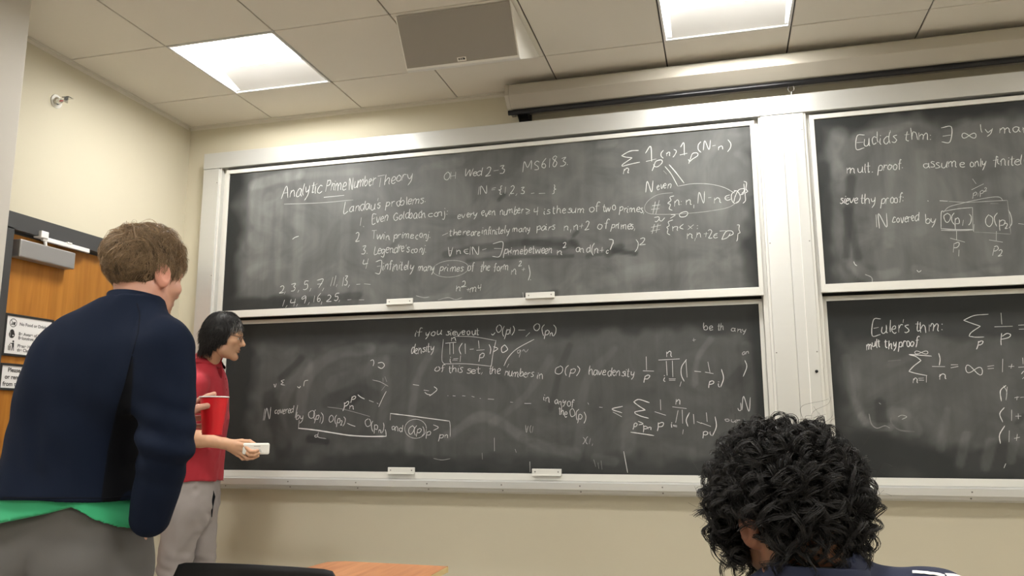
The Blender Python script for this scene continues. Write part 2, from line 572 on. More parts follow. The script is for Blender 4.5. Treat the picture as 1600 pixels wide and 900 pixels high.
def head_sdf(h=0.0026, neck=(0, -0.05, -0.2), nr=0.056, ears=True, nose=1.0, jaw=1.0):
    neck = np.array(neck, float)
    s = SDF((-0.13, min(-0.14, neck[1]-0.08), neck[2]-0.08), (0.13, 0.15, 0.14), h)
    s.add(ell((0, -0.012, 0.03), (0.075, 0.097, 0.087)), 0)
    s.add(ell((0, 0.03, -0.035), (0.063, 0.062, 0.085)), 0.03)
    for x in (-1, 1):
        s.add(cap((x*0.056, -0.012, -0.045), (x*0.048, 0.02, -0.085), 0.018, 0.018), 0.03)
        s.add(cap((x*0.048, 0.02, -0.085), (x*0.012, 0.072, -0.108), 0.018, 0.016*jaw), 0.025)
        s.add(ell((x*0.045, 0.056, -0.028), (0.024, 0.024, 0.02)), 0.02)
        s.add(cap((x*0.05, 0.066, 0.014), (x*0.012, 0.083, 0.016), 0.011, 0.011), 0.014)
    s.add(ell((0, 0.077, -0.108), (0.02, 0.017, 0.016)), 0.015)
    for x in (-1, 1):
        s.add(ell((x*0.032, 0.098, -0.006), (0.02, 0.018, 0.013)), 0.012, '-')
        s.add(ell((x*0.031, 0.074, -0.006), (0.0125, 0.0125, 0.0125)), 0.003)
        s.add(ell((x*0.031, 0.0745, -0.0028), (0.0142, 0.0138, 0.0112)), 0.003)
        s.add(ell((x*0.031, 0.0735, -0.0170), (0.0140, 0.0120, 0.0050)), 0.004)
    s.add(cap((0, 0.083, 0.008), (0, 0.103+0.006*nose, -0.034), 0.0085, 0.0105), 0.012)
    for x in (-1, 1):
        s.add(ell((x*0.0115, 0.094, -0.04), (0.0085, 0.011, 0.0085)), 0.006)
        s.add(ell((x*0.006, 0.1, -0.0475), (0.0035, 0.005, 0.004)), 0.003, '-')
    s.add(ell((0, 0.083, -0.064), (0.026, 0.012, 0.013)), 0.012)
    s.add(ell((0, 0.089, -0.0655), (0.022, 0.0095, 0.0055)), 0.004)
    s.add(ell((0, 0.0875, -0.077), (0.019, 0.0095, 0.0068)), 0.004)
    s.add(ell((0, 0.098, -0.0712), (0.024, 0.006, 0.0016)), 0.002, '-')
    if ears:
        for x in (-1, 1):
            R = np.array(Matrix.Rotation(x*-0.45, 3, 'Z') @ Matrix.Rotation(0.2, 3, 'X'))
            s.add(ell((x*0.083, -0.014, -0.008), (0.0065, 0.021, 0.034), R), 0.006)
            s.add(ell((x*0.092, -0.010, -0.005), (0.007, 0.012, 0.021), R), 0.004, '-')
            s.add(ell((x*0.079, -0.008, -0.036), (0.006, 0.009, 0.009), R), 0.006)
    s.add(cap((0, -0.022, -0.05), neck, nr, nr), 0.03)
    return s

def head_tint(V, skin, lip, brow=None, stubble=None):
    c = np.tile(np.array(skin, float), (len(V), 1))
    c *= (1+0.06*vnoise(V, 40, 3))[:, None]
    x, y, z = V.T
    m = np.clip(1-np.abs(z+0.071)/0.012, 0, 1)*np.clip(1-np.abs(x)/0.025, 0, 1)*(y > 0.08)
    c = c*(1-m[:, None]*0.8)+np.array(lip)*m[:, None]*0.8
    er = np.clip((np.abs(x)-0.072)/0.008, 0, 1)*(z < 0.05)
    c = c*(1-0.35*er[:, None])+np.array(skin)*np.array([1.05, 0.6, 0.55])*0.35*er[:, None]
    if stubble is not None:
        m = np.clip((-0.035-z)/0.03, 0, 1)*np.clip((y+0.01)/0.03, 0, 1)*(z > -0.14)
        m = m*0.6
        c = c*(1-m[:, None])+np.array(stubble)*m[:, None]
    if brow is not None:
        m = np.clip(1-np.abs(z-0.016-0.1*(0.03-np.abs(np.abs(x)-0.03)))/0.006, 0, 1)*(np.abs(x) > 0.012)*(np.abs(x) < 0.052)*(y > 0.05)
        c = c*(1-0.85*m[:, None])+np.array(brow)*0.85*m[:, None]
    return np.clip(c, 0, 1)

def hand_sdf(thumb_side, curls, thumb=(0.6, 0.3, 0.5), spread=0.06, h=0.0018, wrist_len=0.05, base=0.0):
    """local: wrist at origin, fingers +y, back of hand +z, thumb on the x = thumb_side side.
    curls: per finger (index..little) three bend angles; thumb = (out angle, drop angle, bend)"""
    s = SDF((-0.11, -wrist_len-0.04, -0.12), (0.11, 0.21, 0.06), h)
    t = thumb_side
    mcp = [(t*0.030, 0.088, 0.0), (t*0.010, 0.092, 0.003), (t*-0.011, 0.088, 0.001), (t*-0.030, 0.079, -0.004)]
    ln = [(0.042, 0.026, 0.021), (0.046, 0.030, 0.022), (0.042, 0.028, 0.021), (0.034, 0.021, 0.019)]
    rd = [0.0092, 0.0094, 0.009, 0.0078]
    s.add(cap((0, -wrist_len, 0), (0, 0.0, 0), 0.026, 0.023), 0)
    for i, m in enumerate(mcp):
        s.add(cap((m[0]*0.55, 0.01, -0.003), m, 0.0145, 0.0115), 0.014)
    s.add(cap((t*0.02, 0.02, -0.01), (t*0.032, 0.05, -0.014), 0.015, 0.012), 0.014)
    s.add(cap((t*-0.02, 0.02, -0.01), (t*-0.026, 0.06, -0.01), 0.013, 0.010), 0.014)
    for i, m in enumerate(mcp):
        p = np.array(m, float); ang = base
        sp = -(i-1.5)*spread*t
        for j, (L, c) in enumerate(zip(ln[i], curls[i])):
            ang += c
            d = np.array([math.sin(-sp)*-1*math.cos(ang), math.cos(ang)*math.cos(sp), -math.sin(ang)])
            q = p+d*L
            r0 = rd[i]*(1-0.07*j); r1 = rd[i]*(1-0.07*(j+1))
            s.add(cap(p, q, r0, r1), 0.004 if j else 0.008)
            p = q
    p = np.array([t*0.024, 0.022, -0.012]); oa, da, be = thumb
    for j, L in enumerate((0.042, 0.032, 0.027)):
        a = oa-(be*0.5*j if j else 0)
        dz = -math.sin(da+0.25*be*j)
        d = np.array([t*math.sin(a), math.cos(a), dz]); d /= np.linalg.norm(d)
        q = p+d*L
        s.add(cap(p, q, 0.0125-0.0012*j, 0.0115-0.0012*j), 0.01 if j == 0 else 0.004)
        p = q
    return s

def place(V, M, o, scale=1.0):
    return (np.asarray(V)*scale)@np.asarray(M).T+np.array(o)

def join(parts):
    Vs, Fs, Ts, n = [], [], [], 0
    for V, F, Tn in parts:
        Vs.append(V); Fs.append(F+n); Ts.append(Tn if np.ndim(Tn) == 2 else np.tile(np.array(Tn, float), (len(V), 1))); n += len(V)
    return np.concatenate(Vs), np.concatenate(Fs), np.concatenate(Ts)

def strands_mesh(paths, radii, cols, n=3):
    """many tapering hairs -> one mesh. paths (k,m,3), radii (k,m), cols (k,3)"""
    k, m, _ = paths.shape
    Tn = np.gradient(paths, axis=1)
    Tn /= np.linalg.norm(Tn, axis=2, keepdims=True)+1e-9
    ref = np.where(np.abs(Tn[..., 2:3]) > 0.9, np.array([1.0, 0, 0]), np.array([0, 0, 1.0]))
    U = np.cross(Tn, ref); U /= np.linalg.norm(U, axis=2, keepdims=True)+1e-9
    W = np.cross(Tn, U)
    ang = np.arange(n)*2*math.pi/n
    V = paths[:, :, None]+radii[:, :, None, None]*(np.cos(ang)[:, None]*U[:, :, None]+np.sin(ang)[:, None]*W[:, :, None])
    V = V.reshape(-1, 3)
    i, j, l = np.meshgrid(np.arange(k), np.arange(m-1), np.arange(n), indexing='ij')
    b = i*m*n
    Q = np.stack([b+j*n+l, b+j*n+(l+1) % n, b+(j+1)*n+(l+1) % n, b+(j+1)*n+l], -1).reshape(-1, 4)
    C = np.repeat(cols, m*n, axis=0)
    return V, Q, C

# ================================================================== THE ROOM
floor = structure(MB().box(XL-0.3, XR+0.1, YR-0.1, YF+0.1, -0.1, 0).done('floor', M_FLOOR))
# front wall carries the chalkboards
structure(MB().box(XL-0.4, XR+0.1, YF, YF+0.12, 0, 3.3).done('wall_front', M_WALL))
# left wall with the door opening
DY0, DY1, DZ = -0.845, 0.085, 2.09
b = MB()
b.box(XL-0.14, XL, -1.6, DY0-0.04, 0, 3.3)
b.box(XL-0.14, XL, DY1+0.04, YF, 0, 3.3)
b.box(XL-0.14, XL, DY0-0.04, DY1+0.04, DZ+0.04, 3.3)
structure(b.done('wall_left', M_WALL))
# the room steps inwards before the door
PX, PY = -0.22, -1.205
structure(MB().box(XL-0.14, PX, YR, PY, 0, 3.3, bev=0.006).done('wall_left_return', M_PIER))
structure(MB().box(XR, XR+0.12, YR, YF, 0, 3.3).done('wall_right', M_WALL))
structure(MB().box(XL-0.2, XR+0.1, YR-0.12, YR, 0, 3.3).done('wall_rear', M_WALL))
for nm, bx in (('baseboard_front', (XL, XR, YF-0.012, YF, 0, 0.1)), ('baseboard_right', (XR-0.012, XR, YR, YF-0.012, 0, 0.1)), ('baseboard_rear', (PX, XR-0.012, YR, YR+0.012, 0, 0.1))):
    structure(MB().box(*bx, bev=0.003).done(nm, M_DOORF))

# ceiling: lay-in tiles in a grid with a dark reveal, openings where the lamps sit
LAMPS = [(c, r) for r in (-1, -5, -9) for c in (0, 4, 8)]
def cell(c, r): return c*T, (c+1)*T, r*T, (r+1)*T
b = MB()
b.box(XL-0.3, XR+0.1, YR-0.1, YF+0.1, H+0.20, H+0.26, mi=1)
for c in range(-1, 10):
    for r in range(-11, 1):
        if (c, r) in LAMPS: continue
        x0, x1, y0, y1 = cell(c, r)
        x0 = max(x0, XL); x1 = min(x1, XR); y1 = min(y1, YF); y0 = max(y0, YR)
        if x1-x0 < 0.02 or y1-y0 < 0.02: continue
        g = 0.0035
        b.box(x0+g, x1-g, y0+g, y1-g, H, H+0.02, bev=0.002)
for c in range(0, 11):
    b.box(c*T-0.012, c*T+0.012, YR, YF, H+0.008, H+0.014, mi=1)
for r in range(-10, 1):
    b.box(XL, XR, r*T-0.012, r*T+0.012, H+0.0075, H+0.0135, mi=1)
structure(b.done('ceiling', [M_TILE, M_GRID]))
structure(MB().prism([(YF, H-0.022), (YF-0.003, H-0.022), (YF-0.003, H-0.004), (YF-0.022, H-0.004), (YF-0.022, H-0.001), (YF, H-0.001)], 'x', XL, XR).done('trim_1', M_TRIMW))
structure(MB().prism([(XL, H-0.022), (XL+0.003, H-0.022), (XL+0.003, H-0.004), (XL+0.022, H-0.004), (XL+0.022, H-0.001), (XL, H-0.001)], 'y', PY, YF-0.022).done('trim_2', M_TRIMW))

# ------------------------------------------------------------------ ceiling lamps (recessed troffers)
def lamp(c, r, label, group):
    x0, x1, y0, y1 = cell(c, r)
    t = thing('ceiling_light', label, 'ceiling light', ((x0+x1)/2, (y0+y1)/2, H), group)
    e = 0.016
    f = MB()
    for bx in ((x0+.004, x1-.004, y0+.004, y0+e), (x0+.004, x1-.004, y1-e, y1-.004), (x0+.004, x0+e, y0+e, y1-e), (x1-e, x1-.004, y0+e, y1-e)):
        f.box(*bx, H-0.003, H+0.006, bev=0.001)
    f.done('trim_frame', M_LWHITE, t)
    ym = y1-0.215                     # lens stops short of the end reflector
    hs = MB()
    hs.box(x0+.004, x1-.004, y0+.004, y1-.004, H+0.16, H+0.17)
    hs.box(x0+.004, x0+.012, y0+.004, y1-.004, H+.006, H+0.16)
    hs.box(x1-.012, x1-.004, y0+.004, y1-.004, H+.006, H+0.16)
    hs.box(x0+.012, x1-.012, y0+.004, y0+.012, H+.006, H+0.16)
    hs.box(x0+.012, x1-.012, y1-.012, y1-.004, H+.006, H+0.16)
    hs.done('housing', M_LWHITE, t)
    d = MB()
    d.box(x0+.03, x1-.03, y0+.02, ym, H+0.052, H+0.058)
    d.done('lens', M_LENS, t)
    rf = MB()                         # sloping white end reflector towards the front wall
    rf.prism([(ym+.002, H+0.054), (y1-e, H+0.004), (y1-e, H+0.007), (ym+.002, H+0.058)], 'x', x0+.045, x1-.03)
    rf.done('end_reflector', M_LWHITE, t)
    for a, b_ in ((x0+e, x0+.03), (x1-e, x1-.03)):      # narrow slanted side reflectors
        MB().poly([(a, y0+e, H+.004), (a, y1-e, H+.004), (b_, ym, H+0.054), (b_, y0+e, H+0.054)]).done('side_reflector', M_LWHITE, t)
    return t
lamp(0, -1, 'lit square recessed ceiling light nearest the left wall and its sprinkler', 'ceiling lights in the tile grid')
lamp(4, -1, 'lit square recessed ceiling light above the white projection screen case', 'ceiling lights in the tile grid')
lamp(8, -1, 'lit square recessed ceiling light near the front wall beyond the right edge', 'ceiling lights in the tile grid')
for c, r in LAMPS[3:]:
    lamp(c, r, 'lit square recessed ceiling light towards the back of the room', 'ceiling lights in the tile grid')

# ------------------------------------------------------------------ ceiling speaker
x0, x1 = 2*T+0.02, 3*T-0.025
yn, yl, yf, zl = -T+0.02, -0.425, -0.008, H-0.205
t = thing('ceiling_speaker', 'large grey wedge-shaped loudspeaker mounted in the tiled ceiling', 'loudspeaker', ((x0+x1)/2, -0.3, H))
sp = MB().prism([(yn, H-0.001), (yl-0.01, zl), (yl+0.012, zl), (yf, H-0.006), (yf, H-0.001)], 'x', x0, x1, bev=0.003)
sp.done('housing', M_SPK, t)
dy, dz = yl-0.01-yn, zl-H
nrm = Vector((0, dz, -dy)).normalized()
if nrm.z > 0: nrm = -nrm
def on_face(x, s, off=0.002):
    p = Vector((x, yn+dy*s, H+dz*s))+nrm*off
    return p
gb = MB()
g0, g1 = 0.01, 0.955
vs = [on_face(x0+.008, g0, .0005), on_face(x1-.008, g0, .0005), on_face(x1-.008, g1, .0005), on_face(x0+.008, g1, .0005)]
vt = [v+nrm*0.005 for v in vs]
gb.poly(vt[::-1]); gb.poly(vs)
for i in range(4): gb.poly([vs[i], vt[i], vt[(i+1) % 4], vs[(i+1) % 4]])
g = gb.done('grille', M_GRILLE, t)
xb = x0+0.265
bb = MB()
bb.poly([on_face(xb, .865, .0062), on_face(xb+.044, .865, .0062), on_face(xb+.044, .94, .0062), on_face(xb, .94, .0062)])
bd = bb.done('badge', M_SPK, g)
bb = MB()
bb.poly([on_face(xb+.006, .88, .0068), on_face(xb+.036, .878, .0068), on_face(xb+.039, .893, .0068), on_face(xb+.039, .915, .0068), on_face(xb+.006, .915, .0068)])
bb.done('badge_mark', M_INK, bd)
# light strokes of the small worn mark
bb = MB()
for a, c_ in ((.012, .016), (.020, .0225), (.026, .0285)):
    bb.poly([on_face(xb+a, .888, .0072), on_face(xb+c_, .888, .0072), on_face(xb+c_, .908, .0072), on_face(xb+a, .908, .0072)])
bb.done('badge_letters', M_SPK, bd)

# ------------------------------------------------------------------ projection screen in its case
SX0, SX1 = 1.555, 5.2
t = thing('projection_screen', 'long white rolled-up projection screen case with black bottom bar above the chalkboards', 'projection screen', (2.6, 0.28, 2.85))
prof = [(0.372, 2.889), (0.268, 2.888), (0.258, 2.892), (0.203, 2.946), (0.203, 3.002), (0.215, 3.014), (0.372, 3.014)]
MB().prism(prof, 'x', SX0+0.022, SX1, bev=0.003).done('case', M_CASE, t, smooth=True)
def grow(pr, d):
    cy = sum(p[0] for p in pr)/len(pr); cz = sum(p[1] for p in pr)/len(pr)
    return [(cy+(p[0]-cy)*(1+d), cz+(p[1]-cz)*(1+d)) for p in pr]
e_ = MB().prism(grow(prof, 0.05), 'x', SX0, SX0+0.024, bev=0.003).done('end_cap', M_CASE, t)
MB().lathe([(0, 0), (0.004, 0), (0.004, 0.003), (0, 0.003)], (SX0+0.011, 0.285, 2.882), n=12, axis=(0, 0, -1)).done('screw', M_SCREW, e_)
sb = MB().tube([(SX0+0.004, 0.276, 2.8735), (SX1, 0.276, 2.8735)], 0.0138, 16)
sb.done('bottom_bar', M_BLACKM, t, smooth=True)
MB().box(SX0+0.03, SX1-0.03, 0.271, 0.281, 2.872, 2.8885).done('screen_cloth_hem', M_BLACK, t)
br = MB()
br.box(1.60, 1.665, 0.374, 0.399, 2.84, 2.95, bev=0.002)
br.box(1.60, 1.665, 0.30, 0.374, 2.872, 2.880, bev=0.001)
br.prism([(0.374, 2.874), (0.30, 2.874), (0.374, 2.832)], 'x', 1.602, 1.606)
br.prism([(0.374, 2.874), (0.30, 2.874), (0.374, 2.832)], 'x', 1.659, 1.663)
br.box(1.60, 1.665, 0.352, 0.399, 2.830, 2.874, bev=0.002)
br.done('wall_bracket', M_BLACK, t)
cx = 3.056
rg = MB().tube([(cx+0.015*math.cos(a), 0.276, 2.846+0.016*math.sin(a)) for a in np.linspace(math.radians(125), math.radians(415), 20)], 0.0019, 6)
ring = rg.done('pull_ring', M_SCREW, t, smooth=True)
MB().tube([(cx, 0.276, 2.830), (cx-.001, 0.272, 2.6), (cx-.002, 0.262, 2.1), (cx-.004, 0.268, 1.4), (cx-.006, 0.27, 0.95)], 0.0021, 6).done('pull_cord', M_CUPW, t, smooth=True)

# ------------------------------------------------------------------ chalkboards
ZT = 2.722          # lower edge of the header
def board_frame(xa, xb, xi0, xi1, label):
    """xa..xb outer width, xi0..xi1 width between the jambs' inner edges"""
    t = thing('chalkboard_surround', label, 'board surround', ((xa+xb)/2, YF-.06, 0.83))
    yfro = 0.293
    MB().box(xa, xb, yfro, YF-.002, ZT, 2.822, bev=0.002).done('header', M_ALU, t)
    for s, (a, c) in enumerate(((xa, xi0), (xi1, xb))):
        MB().box(a, c, yfro+0.004, YF-.002, 0.86, ZT-0.001, bev=0.002).done('jamb', M_ALU, t)
        # guide track: stepped lips beside the sliding panels
        k = MB()
        if s == 0:
            k.box(c, c+0.013, 0.306, YF-.002, 0.88, ZT, bev=0.001); k.box(c+0.013, c+0.036, 0.338, 0.352, 0.88, ZT); k.box(c+0.013, c+0.042, 0.388, YF-.002, 0.88, ZT)
        else:
            k.box(a-0.013, a, 0.306, YF-.002, 0.88, ZT, bev=0.001); k.box(a-0.036, a-0.013, 0.338, 0.352, 0.88, ZT); k.box(a-0.042, a-0.013, 0.388, YF-.002, 0.88, ZT)
        k.done('guide_track', M_RAIL, t)
    MB().box(xi0, xi1, 0.3965, YF-0.002, 0.86, ZT).done('back_panel', M_GAP, t)
    # chalk tray: trough with an upturned front lip
    prof = [(YF-0.002, 0.832), (0.262, 0.829), (0.252, 0.834), (0.252, 0.866), (0.258, 0.868), (0.262, 0.862), (0.262, 0.846), (0.33, 0.849), (0.36, 0.866), (YF-0.002, 0.866)]
    MB().prism(prof, 'x', xa+0.02, xb-0.003).done('chalk_tray', M_ALU, t)
    MB().prism([(YF-0.002, 0.80), (0.33, 0.802), (0.285, 0.815), (0.275, 0.8285), (YF-0.002, 0.8315)], 'x', xa+0.02, xb-0.003).done('tray_moulding', M_ALU, t)
    x = xa+0.29
    while x < xb-0.1:
        for z, yy in ((0.852, 0.2525), (0.822, 0.279)):
            MB().lathe([(0, 0), (0.0042, 0), (0.003, 0.0022), (0, 0.0026)], (x, yy, z), n=10, axis=(0, -1, 0)).done('screw', M_SCREW, t)
        x += 0.4085
    # small fixing screws down the inner jamb edges
    for x in (xi0-0.01, xi1+0.01):
        for z in (2.63, 2.05, 1.5):
            MB().lathe([(0, 0), (0.0035, 0), (0.0025, 0.0018), (0, 0.002)], (x, yfro+0.0045, z), n=10, axis=(0, -1, 0)).done('screw', M_SCREW, t)
    return t
FX = [(-0.402, 3.004, -0.292, 2.90), (3.0045, 6.41, 3.112, 6.30)]
board_frame(*FX[0], 'white aluminium frame and chalk tray of the left chalkboard')
FX[1] = (3.0045, XR-0.02, 3.107, XR-0.12)
bfr = board_frame(*FX[1], 'white aluminium frame and chalk tray of the right chalkboard')
MB().lathe([(0, 0), (.007, 0), (.0075, .006), (.005, .009), (0, .0095)], (3.0885, 0.2968, 1.405), n=16, axis=(0, -1, 0)).done('stop_knob', M_BLACK, bfr, smooth=True)

